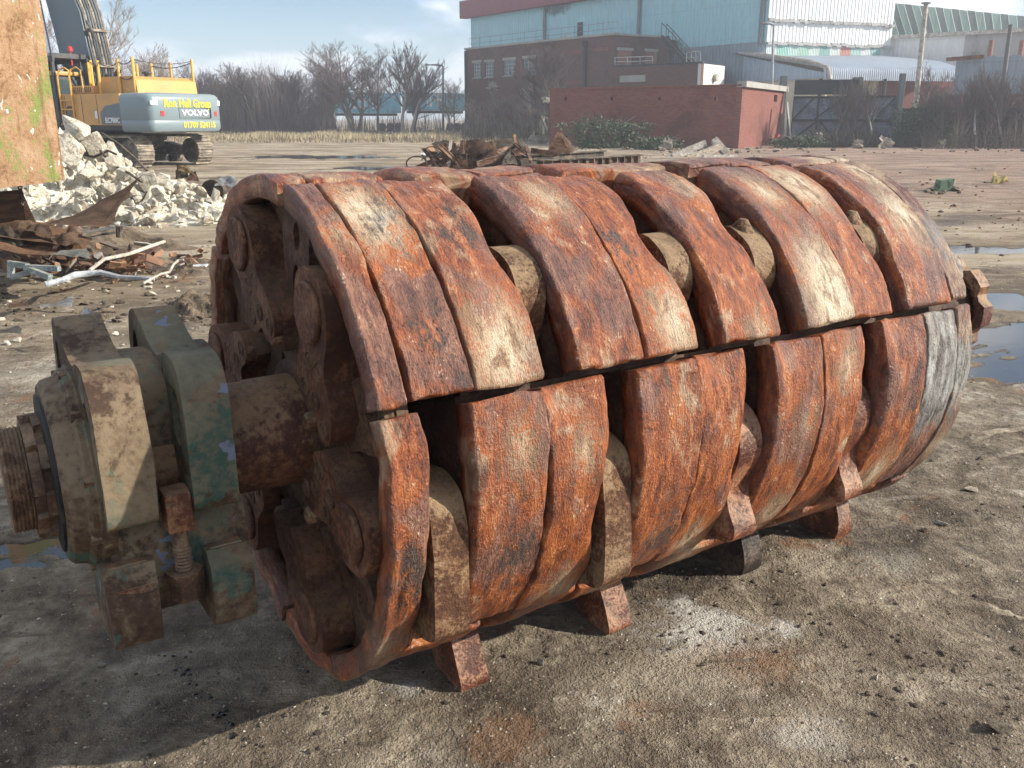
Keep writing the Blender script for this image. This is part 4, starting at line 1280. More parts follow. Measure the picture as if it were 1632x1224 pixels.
for i, (px, py, Y, sz) in enumerate(big_spots):
    p = pt(px, py, Y)
    o = share(srcs[i % 7], 'concrete_chunk', None, p, (rng.uniform(0, 6), rng.uniform(0, 6), rng.uniform(0, 6)), (sz, sz, sz * 0.9))
    tag(o, CH[i], 'concrete chunk', 'large chunks in the concrete rubble heap')
for i, pts in enumerate(([(162, 212, 16.0), (190, 230, 15.7), (215, 252, 15.4), (235, 272, 15.2)], [(120, 222, 16.0), (128, 245, 15.7), (150, 250, 15.6), (172, 240, 15.7), (185, 246, 15.5)], [(160, 240, 15.6), (178, 262, 15.3), (206, 276, 15.1), (226, 290, 14.9)])):
    o = rod('rebar', [pt(*q) for q in pts], 0.022, M_SCRAPD)
    tag(o, ('straight rusty reinforcing bar slanting across the rubble heap', 'looped rusty reinforcing bar high on the rubble heap', 'sagging rusty reinforcing bar low on the rubble heap')[i], 'rebar', 'bars in the rubble heap')
o = bent_sheet('angle_iron', [pt(126, 196, 16.2), pt(134, 197, 16.2), pt(141, 247, 15.7), pt(136, 248, 15.7)], rust_mat('pinkish_rust', (0.2, 0.1, 0.07), (0.33, 0.18, 0.13), (0.4, 0.26, 0.2)), 0.03, 0.02, 1.5, 5, 6, 6)
tag(o, 'pinkish rusty angle iron sticking down the front of the rubble heap', 'angle iron')

# curled plate in front of the rubble
def curled():
    n, m = 24, 10
    tops = [(86, 353, 10.3), (118, 343, 10.4), (150, 326, 10.5), (180, 309, 10.6), (206, 294, 10.7), (234, 275, 10.8)]
    def top(s):
        q = s * 5; i = min(4, int(q)); f = q - i
        return Vector(tops[i]).lerp(Vector(tops[i + 1]), f)
    bm = bmesh.new(); grid = []
    for i in range(n + 1):
        s = i / n
        t3 = pt(*top(s)); b3 = pt(70 + 102 * s + 6 * float(vnoise(s * 12, 2, 0, 3)) * (s > 0.9), 357 + 4 * s, 9.5 + 0.1 * s)
        r = []
        for j in range(m + 1):
            t = j / m
            p = b3.lerp(t3, t)
            p.y += 0.22 * math.sin(math.pi * t) * s          # dished sheet
            p.x -= 0.10 * math.sin(math.pi * t) * s * s
            jag = 0.035 * float(vnoise(t * 8, 3, 0, 5)) if i == n else 0
            r.append(bm.verts.new(p + Vector((jag, 0, 0.010 * float(fbm(s * 4, t * 4, 0, 4, 3))))))
        grid.append(r)
    for a_, b_ in zip(grid, grid[1:]):
        for j in range(m):
            bm.faces.new((a_[j], a_[j + 1], b_[j + 1], b_[j]))
    bmesh.ops.solidify(bm, geom=bm.faces[:], thickness=0.03)
    return obj_bm('curled_plate', bm, M_SCRAP, None, True, 40)
tag(curled(), 'rusty steel plate curling up to a torn point before the rubble', 'steel plate')

# scrap mound at the left
def pile(name, label, cat, cx, cy, rx, ry, h, seed, rot=0, mat=M_SOIL, rough=0.35):
    o = mound(name, cx, cy, rx, ry, h, mat, seed, 64, rough, rot)
    tag(o, label, cat, kind='stuff'); return o
g = gp(60, 425); pile('scrap_mound', 'mixed scrap and soil heaped at the left edge', 'scrap', g.x - 0.4, g.y + 0.6, 2.2, 1.1, 0.36, 31)
g = gp(235, 430); pile('soil_bank', 'crumbled soil bank with scraps beside the white cable', 'soil', g.x, g.y, 1.1, 0.8, 0.20, 32)
g = gp(305, 497); pile('soil_heap', 'dark soil heap just behind the rotor end face', 'soil', g.x + 0.1, g.y, 0.62, 0.42, 0.17, 33, 0, M_SOIL, 0.5)
g = gp(240, 330); pile('dark_spoil', 'dark spoil spread along the foot of the rubble', 'soil', g.x, g.y + 0.2, 2.0, 0.5, 0.14, 34)
g = gp(1470, 432); pile('mud_ridge', 'dark wet mud ridge beside the puddles behind the drum', 'mud', gp(1600, 432).x, gp(1600, 432).y, 1.6, 0.7, 0.05, 36)

sheets = [
    ([(-40, 372, 8.6), (150, 402, 8.2), (135, 372, 9.4), (-30, 350, 9.8)], M_SCRAPO, 0.02, 0.06, 'large orange rusted sheet roofing the scrap pile'),
    ([(-10, 402, 8.1), (152, 405, 8.0), (120, 388, 8.5), (0, 380, 8.8)], M_SCRAPO, 0.02, 0.05, 'bent rusty sheet with bright torn edge over dark hollow'),
    ([(30, 378, 8.5), (80, 374, 8.5), (84, 358, 8.9), (36, 360, 8.9)], M_SCRAP, 0.012, 0.14, 'crumpled brown sheet on top of the scrap pile'),
    ([(84, 388, 8.3), (130, 390, 8.3), (118, 364, 8.7), (76, 366, 8.7)], M_SCRAP, 0.012, 0.12, 'buckled plate at the right end of the scrap pile top'),
    ([(0, 392, 8.4), (34, 390, 8.4), (30, 366, 8.7), (2, 368, 8.7)], M_SCRAPD, 0.012, 0.16, 'dark crumpled sheet at the left end of the scrap pile'),
]
for i, (c, m, th, amp, lab) in enumerate(sheets):
    tag(bent_sheet('scrap_sheet', [pt(*q) for q in c], m, th, amp, 2.0, 40 + i), lab, 'scrap sheet', 'rusty sheets on the left scrap pile')
o = bent_sheet('pale_panel', [pt(80, 408, 7.9), pt(146, 412, 7.8), pt(136, 397, 8.0), pt(96, 398, 8.0)], M_PALEM, 0.02, 0.05, 1.4, 50)
tag(o, 'pale grey-green panel wedged under the rusty sheet', 'metal panel')
fr = empty('bent_metal_rack', gp(50, 445)); tag(fr, 'pale green bent metal rack under the left scrap pile', 'metal rack')
for (a_, b_) in (((17, 416, 7.7), (18, 442, 7.7)), ((18, 420, 7.7), (44, 424, 7.6)), ((40, 426, 7.6), (94, 428, 7.5)), ((20, 442, 7.7), (52, 432, 7.5)), ((48, 430, 7.5), (80, 442, 7.4))):
    bm = bmesh.new(); a3, b3 = pt(*a_), pt(*b_)
    add_tube(bm, [a3, b3], 0.032, 4)
    sub(obj_bm('bar', bm, M_PALEM, None), fr)
for (px0, px1, y0, lab) in ((132, 190, 372, 'upper grey metal strip lying on the soil bank'), (140, 186, 380, 'lower grey metal strip lying on the soil bank')):
    o = bent_sheet('metal_strip', [pt(px0, y0, 9.0), pt(px1, y0 - 8, 9.1), pt(px1, y0 - 12, 9.3), pt(px0, y0 - 4, 9.3)], M_PALEM, 0.02, 0.04, 1.3, px0)
    tag(o, lab, 'metal strip', 'strips on the soil bank')
o = rod('stake', [pt(191, 378, 9.0), pt(190, 360, 9.0)], 0.035, M_SCRAPD); tag(o, 'short dark stake standing in the soil bank', 'stake')
wire = [(143, 434, 7.9), (166, 416, 8.3), (205, 408, 8.5), (238, 396, 8.8), (262, 388, 9.1)]
tag(rod('white_conduit', [pt(a_, b_ - 3, c_) for (a_, b_, c_) in wire], 0.017, M_WHITEM), 'bent white conduit running up across the soil bank', 'conduit')
wire2 = [(72, 455, 7.3), (100, 448, 7.4), (120, 440, 7.6), (160, 436, 7.7), (190, 443, 7.6), (246, 446, 7.6)]
tag(rod('white_pipe', [pt(a_, b_ - 2, c_) for (a_, b_, c_) in wire2], [0.024, 0.024, 0.028, 0.026, 0.02, 0.018], M_GALV), 'pale blue-white pipe lying along the foot of the scrap', 'pipe')
wire3 = [(228, 454, 7.4), (246, 444, 7.6), (258, 438, 7.7), (270, 436, 7.75), (276, 424, 8.0), (284, 417, 8.1), (293, 416, 8.1)]
tag(rod('white_cable', [pt(a_, b_ - 2, c_) for (a_, b_, c_) in wire3], 0.011, M_WHITEM), 'kinked white cable end beside the soil bank', 'cable')
o = bent_sheet('bracket', [pt(53, 489, 6.9), pt(116, 488, 6.85), pt(118, 471, 7.1), pt(100, 477, 7.05)], M_GALV, 0.014, 0.05, 1.5, 61); tag(o, 'pale blue bent metal bracket lying on the tan ground', 'metal bracket')
o = bent_sheet('bracket', [pt(128, 505, 6.3), pt(150, 513, 6.2), pt(146, 496, 6.3), pt(134, 488, 6.4)], M_GALV, 0.012, 0.05, 1.5, 62); tag(o, 'small grey metal offcut standing just behind the bearing', 'metal offcut')
o = bent_sheet('bracket', [pt(14, 490, 7.0), pt(46, 488, 7.0), pt(44, 480, 7.15), pt(16, 484, 7.1)], M_SCRAP, 0.02, 0.05, 1.5, 63); tag(o, 'brown steel slat lying beside the pale blue bracket', 'steel slat')
# soil clods and chips over the piles
def chips(name, label, n, boxes, mats_, smin, smax, seed):
    rng = random.Random(seed)
    V, F, off = [], [], 0
    me = srcs[0].data
    for k in range(n):
        px, py = rng.choice(boxes)(rng)
        p = gp(px, py)
        s_ = rng.choice(srcs); me = s_.data
        co = np.empty(len(me.vertices) * 3); me.vertices.foreach_get('co', co); co = co.reshape(-1, 3)
        sz = (smin + (smax - smin) * rng.random() ** 2) * min(2.2, max(1.0, p.y / 12))
        E = np.array(Matrix.Rotation(rng.uniform(0, 6.28), 3, 'Z') @ Matrix.Rotation(rng.uniform(0, 6.28), 3, 'X'))
        V.append(co @ E.T * sz * np.array([1.2, 1, 0.8]) + np.array([p.x, p.y, sz * 0.3])); F += [[i + off for i in q.vertices] for q in me.polygons]; off += len(co)
    o = mesh_obj(name, np.concatenate(V), F, mats_)
    tag(o, label, 'debris', kind='stuff'); return o
box = lambda x0, y0, x1, y1: (lambda r: (r.uniform(x0, x1), r.uniform(y0, y1)))
chips('soil_crumbs', 'dark soil crumbs strewn round the left scrap piles', 150, [box(0, 400, 330, 470), box(240, 470, 345, 520), box(0, 460, 200, 520)], M_SOIL, 0.02, 0.06, 91)
chips('pale_crumbs', 'pale concrete crumbs strewn in front of the rubble heap', 130, [box(90, 320, 370, 340), box(20, 430, 300, 470), box(0, 480, 200, 560), box(400, 218, 500, 226)], M_CONC, 0.012, 0.05, 92)
chips('rust_crumbs', 'rusty crumbs strewn over the far right of the yard', 80, [box(1330, 245, 1632, 330), box(1480, 330, 1632, 380)], M_SCRAPO, 0.006, 0.030, 93)
chips('brick_crumbs', 'red and pale crumbs strewn over the far right of the yard', 110, [box(1200, 236, 1632, 320), box(1020, 238, 1200, 262)], rust_mat('brick_crumb', (0.2, 0.08, 0.06), (0.32, 0.15, 0.11), (0.5, 0.4, 0.33)), 0.008, 0.034, 94)
# small wreckage between the rubble and the excavator
o = empty('machine_scrap', gp(295, 290)); tag(o, 'small black and yellow machine wreckage beside the rubble heap', 'machine scrap')
for (c, m) in (([(278, 286, 17), (300, 284, 17), (298, 264, 17.2), (282, 262, 17.2)], M_SCRAPD), ([(284, 272, 16.9), (306, 276, 16.8), (300, 266, 17), (288, 262, 17)], rust_mat('faded_yellow', (0.3, 0.2, 0.06), (0.45, 0.3, 0.09), (0.55, 0.4, 0.18))), ([(296, 288, 16.8), (318, 290, 16.8), (312, 274, 17), (304, 270, 17)], M_SCRAP)):
    sub(bent_sheet('plate', [pt(*q) for q in c], m, 0.04, 0.12, 1.8, 71 + len(o.children)), o)
o = rod('scrap_pipe', [pt(338, 304, 15.6), pt(352, 298, 16.2)], 0.19, M_SCRAPD, 14); tag(o, 'short black pipe end lying by the rubble foot', 'pipe')
o = bent_sheet('crumpled_panel', [pt(344, 298, 15.4), pt(376, 300, 15.4), pt(376, 282, 15.6), pt(350, 284, 15.6)], M_GALV, 0.02, 0.16, 2.0, 75); tag(o, 'crumpled pale blue panel lying against the black pipe', 'metal panel')

# scrap heap beyond the drum
SY = 24.0
def heap_item(name, label, c, m, seed, th=0.03, amp=0.10):
    o = bent_sheet(name, [pt(*q) for q in c], m, th, amp, 1.8, seed, 10, 8)
    return tag(o, label, 'scrap sheet', 'sheets in the scrap heap beyond the drum')
heap_item('scrap_sheet', 'dark upright sheet with a round hole in the far scrap heap', [(738, 268, 23.6), (800, 272, 23.4), (790, 226, 23.8), (742, 222, 23.9)], M_SCRAP, 81)
heap_item('scrap_sheet', 'orange peaked plate standing at the right of the far scrap heap', [(868, 246, 23.5), (910, 244, 23.4), (892, 212, 23.8), (889, 211, 23.8)], M_SCRAPO, 82, 0.03, 0.03)
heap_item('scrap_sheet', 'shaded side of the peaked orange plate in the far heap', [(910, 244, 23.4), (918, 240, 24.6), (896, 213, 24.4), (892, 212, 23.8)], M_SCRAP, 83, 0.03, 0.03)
heap_item('scrap_sheet', 'flat dark roof-like sheet on top of the far scrap heap', [(782, 240, 24.2), (836, 236, 24.2), (820, 221, 24.6), (786, 224, 24.6)], M_SCRAPD, 84)
heap_item('scrap_sheet', 'long rusted channel sloping at the left end of far heap', [(700, 272, 23.0), (716, 272, 23.0), (684, 238, 23.4), (670, 236, 23.4)], M_SCRAP, 85)
heap_item('scrap_sheet', 'pale buckled flashing lying in the far scrap heap', [(800, 262, 23.0), (826, 262, 23.0), (816, 244, 23.2), (804, 246, 23.2)], M_WOOD, 86, 0.03, 0.15)
heap_item('scrap_sheet', 'brown gusset plate leaning beside the dark upright sheet', [(716, 270, 23.2), (748, 270, 23.1), (742, 246, 23.4), (728, 244, 23.4)], M_SCRAP, 87)
heap_item('scrap_sheet', 'low brown sheet at the foot of the far scrap heap', [(650, 274, 22.6), (700, 278, 22.4), (694, 264, 23), (664, 264, 23)], M_SCRAPD, 88)
rng = random.Random(12)
HL = ['rusty', 'thin dark', 'bent brown', 'straight brown', 'kinked rusty']
ends = [((688, 268), (752, 230)), ((700, 232), (742, 272)), ((712, 228), (708, 262)), ((724, 226), (720, 258)), ((735, 262), (738, 224)), ((690, 246), (744, 250)), ((760, 262), (836, 240)), ((796, 250), (822, 232)),
        ((820, 228), (848, 252)), ((806, 256), (816, 240)), ((816, 240), (828, 256)), ((830, 262), (770, 254)), ((846, 258), (838, 232)), ((820, 216), (822, 230)), ((658, 270), (700, 252)), ((846, 240), (884, 246))]
BL = ['long bar slanting up rightward at the far heap left side', 'long bar slanting down rightward across the heap left side', 'short upright bar at the far heap left side', 'second short upright bar at the far heap left side', 'upright bar touching the dark sheet in the far heap',
      'level bar crossing the left part of the far heap', 'long low bar running before the dark roof-like sheet', 'short bar rising to the dark roof-like sheet', 'bar sloping down right of the dark roof-like sheet', 'left leg of the small inverted V in the far heap',
      'right leg of the small inverted V in the far heap', 'low bar lying along the far heap foot', 'near upright bar at the right of the dark roof-like sheet', 'short stub standing on top of the far heap', 'bar at the extreme left tip of the far heap', 'level bar reaching toward the peaked orange plate']
for i, (a_, b_) in enumerate(ends):
    Y0, Y1 = SY - rng.uniform(0.2, 1.2), SY - rng.uniform(0.0, 1.0)
    o = beam('steel_bar', pt(a_[0], a_[1], Y0), pt(b_[0], b_[1], Y1), rng.uniform(0.07, 0.15), rng.uniform(0.05, 0.11), rng.choice((M_SCRAP, M_SCRAP, M_SCRAPO, M_SCRAPD)), 0.02)
    tag(o, BL[i], 'steel bar', 'loose bars in the far scrap heap')
for i, (a_, r0) in enumerate((((688, 242), 0.13), ((664, 262), 0.2))):
    c0 = pt(a_[0], a_[1], 23.1)
    o = rod('wire_loop', [c0 + Vector((r0 * 1.3 * math.cos(t), 0.1 * math.sin(t * 2), r0 * math.sin(t))) for t in [2 * math.pi * j / 16 for j in range(17)]], 0.018, M_SCRAPD, 5)
    tag(o, ('upper round wire loop at the left of the far heap', 'lower flat wire loop at the left of the far heap')[i], 'wire loop')
g = gp(770, 276); pile('heap_base', 'tangled small scrap at the base of the far heap', 'scrap', g.x, g.y + 1.0, 3.4, 1.3, 0.7, 39, 0, M_SCRAPD, 0.5)
# long dark trough-like frame of plate girders
fr = empty('girder_frame', gp(870, 282)); tag(fr, 'dark trough-shaped frame of ribbed plate girders behind the drum', 'girder frame')
gA0, gA1 = pt(856, 262, 21.5), pt(1020, 250, 25.0)
gB0, gB1 = pt(804, 256, 24.0), pt(962, 243, 28.0)
for (a_, b_) in ((gA0, gA1), (gB0, gB1)):
    sub(beam('girder', Vector((a_.x, a_.y, 0.36)), Vector((b_.x, b_.y, 0.36)), 0.66, 0.24, M_SCRAPD, 0.03), fr)
d = (gA1 - gA0); d.z = 0; dn = d.normalized(); sn = Vector((dn.y, -dn.x, 0))
for k in range(13):
    p = gA0 + d * ((k + 0.3) / 13.0)
    bm = bmesh.new()
    Mz = Matrix.Translation((p.x, p.y, 0.36)) @ Matrix.Rotation(math.atan2(dn.y, dn.x), 4, 'Z')
    add_box(bm, (0, -0.065, 0), (0.03, 0.10, 0.59), Mz)
    sub(obj_bm('rib', bm, M_SCRAP, None), fr)
for k in range(4):
    a_ = gA0.lerp(gA1, (k + 0.5) / 4); b_ = gB0.lerp(gB1, (k + 0.5) / 4)
    a_.z = b_.z = 0.18
    sub(beam('cross_beam', a_, b_, 0.22, 0.12, M_SCRAPD), fr)
# pale broken posts against the brick outbuilding
posts = [((1066, 252), (1124, 228), 41, .15, 'upper white concrete post slanting left in the debris pile', M_WHITEM), ((1070, 250), (1112, 246), 40, .14, 'low white concrete post lying flat in the debris pile', M_WHITEM),
         ((1158, 246), (1138, 223), 41, .17, 'white concrete post leaning steeply at the pile right end', M_WHITEM), ((1112, 250), (1148, 232), 40.5, .17, 'weathered timber baulk lying across the debris pile', M_WOOD),
         ((1094, 252), (1136, 238), 40, .13, 'thin timber batten in the middle of the debris pile', M_WOOD), ((1120, 250), (1176, 250), 39.5, .11, 'thin white post lying along the pile foot', M_WHITEM)]
for (a_, b_, Y, r, lab, m) in posts:
    bm = bmesh.new(); add_tube(bm, [pt(a_[0], a_[1], Y), pt(b_[0], b_[1], Y + 0.5)], r * 1.2, 4)
    tag(obj_bm('broken_post', bm, m, None), lab, 'post', 'posts in the debris pile by the brick wall')
chips('debris_litter', 'broken bits and litter along the outbuilding and fence foot', 190, [box(880, 226, 1070, 242), box(1040, 234, 1250, 252), box(1245, 226, 1632, 240)], M_WHITEM, 0.015, 0.05, 95)
chips('debris_soil', 'dark soil and leaf litter along the outbuilding and fence foot', 260, [box(880, 226, 1070, 240), box(1040, 230, 1250, 246), box(1245, 222, 1632, 244)], M_SOIL, 0.03, 0.09, 96)
# things on the right of the yard
bm = bmesh.new(); p = gp(1505, 305)
add_hexa(bm, [p + Vector(q) for q in ((-0.16, 0, 0), (0.16, 0, 0), (0.18, 0.3, 0), (-0.14, 0.3, 0), (-0.10, 0.02, 0.26), (0.20, 0.02, 0.30), (0.2, 0.3, 0.30), (-0.08, 0.3, 0.26))])
bevel(bm, 0.02, 2); roughen(bm, 0.02, 4, 9)
o = obj_bm('green_canister', bm, rust_mat('green_paint', (0.05, 0.07, 0.05), (0.10, 0.17, 0.11), (0.16, 0.25, 0.16), paint=(0.12, 0.24, 0.14), paint_amt=0.8), None); tag(o, 'crushed green metal canister on the ground right of the drum', 'canister')
chips('canister_debris', 'small grey scraps around the green canister', 26, [box(1478, 300, 1530, 310)], M_SCRAPD, 0.03, 0.07, 97)
o = bent_sheet('yellow_sack', [gp(1578, 293), gp(1606, 293), gp(1604, 289) + Vector((0, 0, .1)), gp(1582, 289) + Vector((0, 0, .12))], rust_mat('yellow_plastic', (0.55, 0.42, 0.1), (0.72, 0.58, 0.16), (0.8, 0.7, 0.3)), 0.05, 0.15, 2, 3); tag(o, 'flat yellow sack lying on the reddish ground far right', 'sack')
for i, (px, py, sz, m, lab) in enumerate(((1548, 782, 0.035, M_WOOD, 'crumpled pale leaf-like scrap on the ground right of the drum'), (1475, 848, 0.030, M_SOIL, 'round dark clod near the far hammer teeth'), (1500, 836, 0.035, M_CONC, 'flat pale stone beside the round dark clod'),
        (1545, 905, 0.022, M_WOOD, 'tan broken stone towards the right edge of the ground'), (1396, 1082, 0.016, M_WHITEM, 'small white plastic scrap on the front right ground'), (860, 1055, 0.018, M_CONC, 'pale stone in front of the second hammer tooth'),
        (163, 1062, 0.017, M_CONC, 'small pale stone in the drum shadow at the left'), (1200, 1152, 0.014, M_WHITEM, 'white stone chip on the bottom foreground ground'), (990, 1168, 0.013, M_CONC, 'pale stone chip low in the foreground centre'),
        (1250, 965, 0.035, M_SOIL, 'crumbly brown clod on the ground below the drum middle'), (1392, 968, 0.035, M_SOIL, 'crumbly brown clod on the ground right of centre'), (1595, 1165, 0.04, M_SCRAPD, 'dark stone at the lower right edge'))):
    p = gp(px, py)
    o = share(srcs[i % 7], 'stone', None, p + Vector((0, 0, sz * 0.25)), (0.3 * i, 0.2, 1.1 * i), (sz * 1.2, sz, sz * 0.6))
    if m is not M_CONC:
        o.data = o.data.copy(); o.data.materials[0] = m
    tag(o, lab, 'stone')

# shredded sheet fragments littering the scrap piles
def shard_mat():
    k = NT('mixed_scrap'); g = k.geo('Random Per Island')
    c = k.ramp(g, ((0.0, (0.10, 0.05, 0.03)), (0.25, (0.20, 0.10, 0.055)), (0.45, (0.07, 0.05, 0.04)), (0.6, (0.30, 0.16, 0.085)), (0.78, (0.34, 0.33, 0.30)), (0.88, (0.13, 0.10, 0.08)), (0.95, (0.55, 0.56, 0.55))), 'CONSTANT')
    f = k.noise(k.coord('Object'), 14, 5, 0.65)
    return k.fin(k.mix(k.math('MULTIPLY', k.step(f, 0.45, 0.62), 0.5), c, (0.22, 0.15, 0.095)), 0.8, k.bump(f, 0.5, 0.03))
M_SHARD = shard_mat()
def shards(name, label, n, boxes, smin, smax, hmax, seed):
    rg = random.Random(seed); V, F = [], []
    for k in range(n):
        bx = rg.choice(boxes); px, py = rg.uniform(bx[0], bx[2]), rg.uniform(bx[1], bx[3])
        p = gp(px, py); p.z = rg.uniform(0.0, hmax) + 0.02
        L, W = rg.uniform(smin, smax), rg.uniform(smin, smax) * 0.45
        E = Matrix.Rotation(rg.uniform(0, 6.28), 3, 'Z') @ Matrix.Rotation(rg.gauss(0, 0.55), 3, 'X') @ Matrix.Rotation(rg.gauss(0, 0.45), 3, 'Y')
        kink = rg.uniform(-0.3, 0.5) * L; b = len(V)
        top = [(-L, -W, 0), (0.1 * L, -W * 1.1, kink), (L, -W * 0.6, 0), (L * 0.8, W, 0.1 * L), (0, W * 0.8, kink * 0.8), (-L * 0.9, W * 0.7, 0.05 * L)]
        for z in (0.0, 0.014):
            for q in top: V.append(p + E @ Vector((q[0] * rg.uniform(0.85, 1.1), q[1] * rg.uniform(0.8, 1.15), q[2] + z)))
        F += [(b, b + 1, b + 4, b + 5), (b + 1, b + 2, b + 3, b + 4), (b + 11, b + 10, b + 7, b + 6), (b + 10, b + 9, b + 8, b + 7)]
        F += [(b + i, b + 6 + i, b + 6 + (i + 1) % 6, b + (i + 1) % 6) for i in range(6)]
    return tag(mesh_obj(name, V, F, M_SHARD), label, 'scrap', kind='stuff')
shards('scrap_shards', 'torn scrap fragments strewn over the left scrap pile', 170, [(-60, 385, 160, 425), (-60, 372, 150, 400), (0, 420, 260, 450)], 0.05, 0.20, 0.22, 5)
shards('soil_bank_shards', 'small scrap fragments on the soil bank', 90, [(150, 400, 330, 455), (-40, 345, 110, 372)], 0.03, 0.10, 0.10, 6)
shards('far_heap_shards', 'torn scrap fragments filling the far scrap heap', 150, [(680, 268, 860, 282), (690, 262, 840, 272)], 0.12, 0.42, 0.75, 7)
# ------------------------------------------------------------------ excavator
def paint_mat(name, c, rough=0.4, dirt=0.35, scale=1.2, metal=0.0):
    k = NT(name)
    p = k.coord('Object')
    f = k.noise(p, scale, 5, 0.65); g = k.noise(p, scale * 9, 3, 0.6)
    d = k.math('MULTIPLY', k.step(k.math('ADD', k.math('MULTIPLY', f, 0.7), k.math('MULTIPLY', g, 0.3)), 0.46, 0.66), dirt)
    cc = k.mix(d, c, (0.26, 0.21, 0.15))
    return k.fin(cc, k.math('ADD', rough, k.math('MULTIPLY', d, 0.5)), None, metal, 0.5)
M_YEL = paint_mat('machine_yellow', (0.62, 0.33, 0.085), 0.42)
M_GRY = paint_mat('machine_grey', (0.115, 0.15, 0.17), 0.42, 0.25)
M_CWT = paint_mat('counterweight_grey', (0.20, 0.26, 0.28), 0.30, 0.2)
M_DRK = paint_mat('machine_dark', (0.035, 0.040, 0.046), 0.5, 0.3)
M_RAIL = paint_mat('rail_yellow', (0.75, 0.42, 0.07), 0.45, 0.15)
M_TRK = rust_mat('track_steel', (0.05, 0.042, 0.034), (0.10, 0.085, 0.066), (0.2, 0.17, 0.13), (0.26, 0.21, 0.15), 0.6, 4.0, 0.6)
M_SHOE = rust_mat('track_shoe', (0.14, 0.12, 0.09), (0.26, 0.225, 0.175), (0.38, 0.33, 0.26), (0.34, 0.28, 0.2), 0.5, 4.0, 0.6)
M_CHROME = paint_mat('chrome_rod', (0.62, 0.64, 0.66), 0.18, 0.1, 1.0, 0.9)
M_GLASS = paint_mat('tinted_glass', (0.05, 0.075, 0.08), 0.06, 0.12)
M_LTY = paint_mat('letter_yellow', (0.80, 0.66, 0.04), 0.5, 0.05)
M_LTW = paint_mat('letter_white', (0.80, 0.80, 0.78), 0.5, 0.05)
M_REDL = paint_mat('red_lens', (0.55, 0.05, 0.04), 0.25, 0.05)

def text_mesh(name, s, size, mat, parent, M, ext=0.004, sx=1.0, bold=0.0):
    cu = bpy.data.curves.new(name, 'FONT')
    cu.body = s; cu.size = size; cu.extrude = ext; cu.align_x = 'CENTER'; cu.align_y = 'CENTER'; cu.resolution_u = 2; cu.offset = bold
    t = bpy.data.objects.new('tmp_text', cu); col.objects.link(t)
    dg = bpy.context.evaluated_depsgraph_get()
    me = bpy.data.meshes.new_from_object(t.evaluated_get(dg))
    bpy.data.objects.remove(t); bpy.data.curves.remove(cu)
    me.transform(M @ Matrix.Diagonal((sx, 1, 1, 1)))
    me.materials.clear(); me.materials.append(mat)
    o = bpy.data.objects.new(name, me); col.objects.link(o); o.parent = parent
    return o

EXA = R_(60)
ex_rear = pt(238, 205, 30.2)                    # rear left corner of the counterweight
fwd = Vector((-math.sin(EXA), math.cos(EXA), 0)); lft = Vector((-math.cos(EXA), -math.sin(EXA), 0))
# local frame: x forward, y left; rear left corner of the counterweight at (-3.9, 1.62)
HWD = 1.62
ex_o = Vector((ex_rear.x, ex_rear.y, 0)) + fwd * 3.9 - lft * HWD
exc = empty('excavator', ex_o, math.atan2(fwd.y, fwd.x))
tag(exc, 'large yellow and grey tracked excavator parked behind the rubble heap', 'excavator')
def ebox(name, x0, x1, y0, y1, z0, z1, mat, bw=0.04, parent=exc):
    bm = bmesh.new(); add_box(bm, ((x0 + x1) / 2, (y0 + y1) / 2, (z0 + z1) / 2), (x1 - x0, y1 - y0, z1 - z0))
    if bw: bevel(bm, bw, 2)
    return obj_bm(name, bm, mat, parent, True, 40)
def eprism(name, xz, y0, y1, mat, bw=0.04, parent=exc):
    bm = bmesh.new(); add_plate(bm, xz, [], lambda x, z, q: Vector((x, q, z)), y0, y1)
    if bw: bevel(bm, bw, 2)
    return obj_bm(name, bm, mat, parent, True, 40)
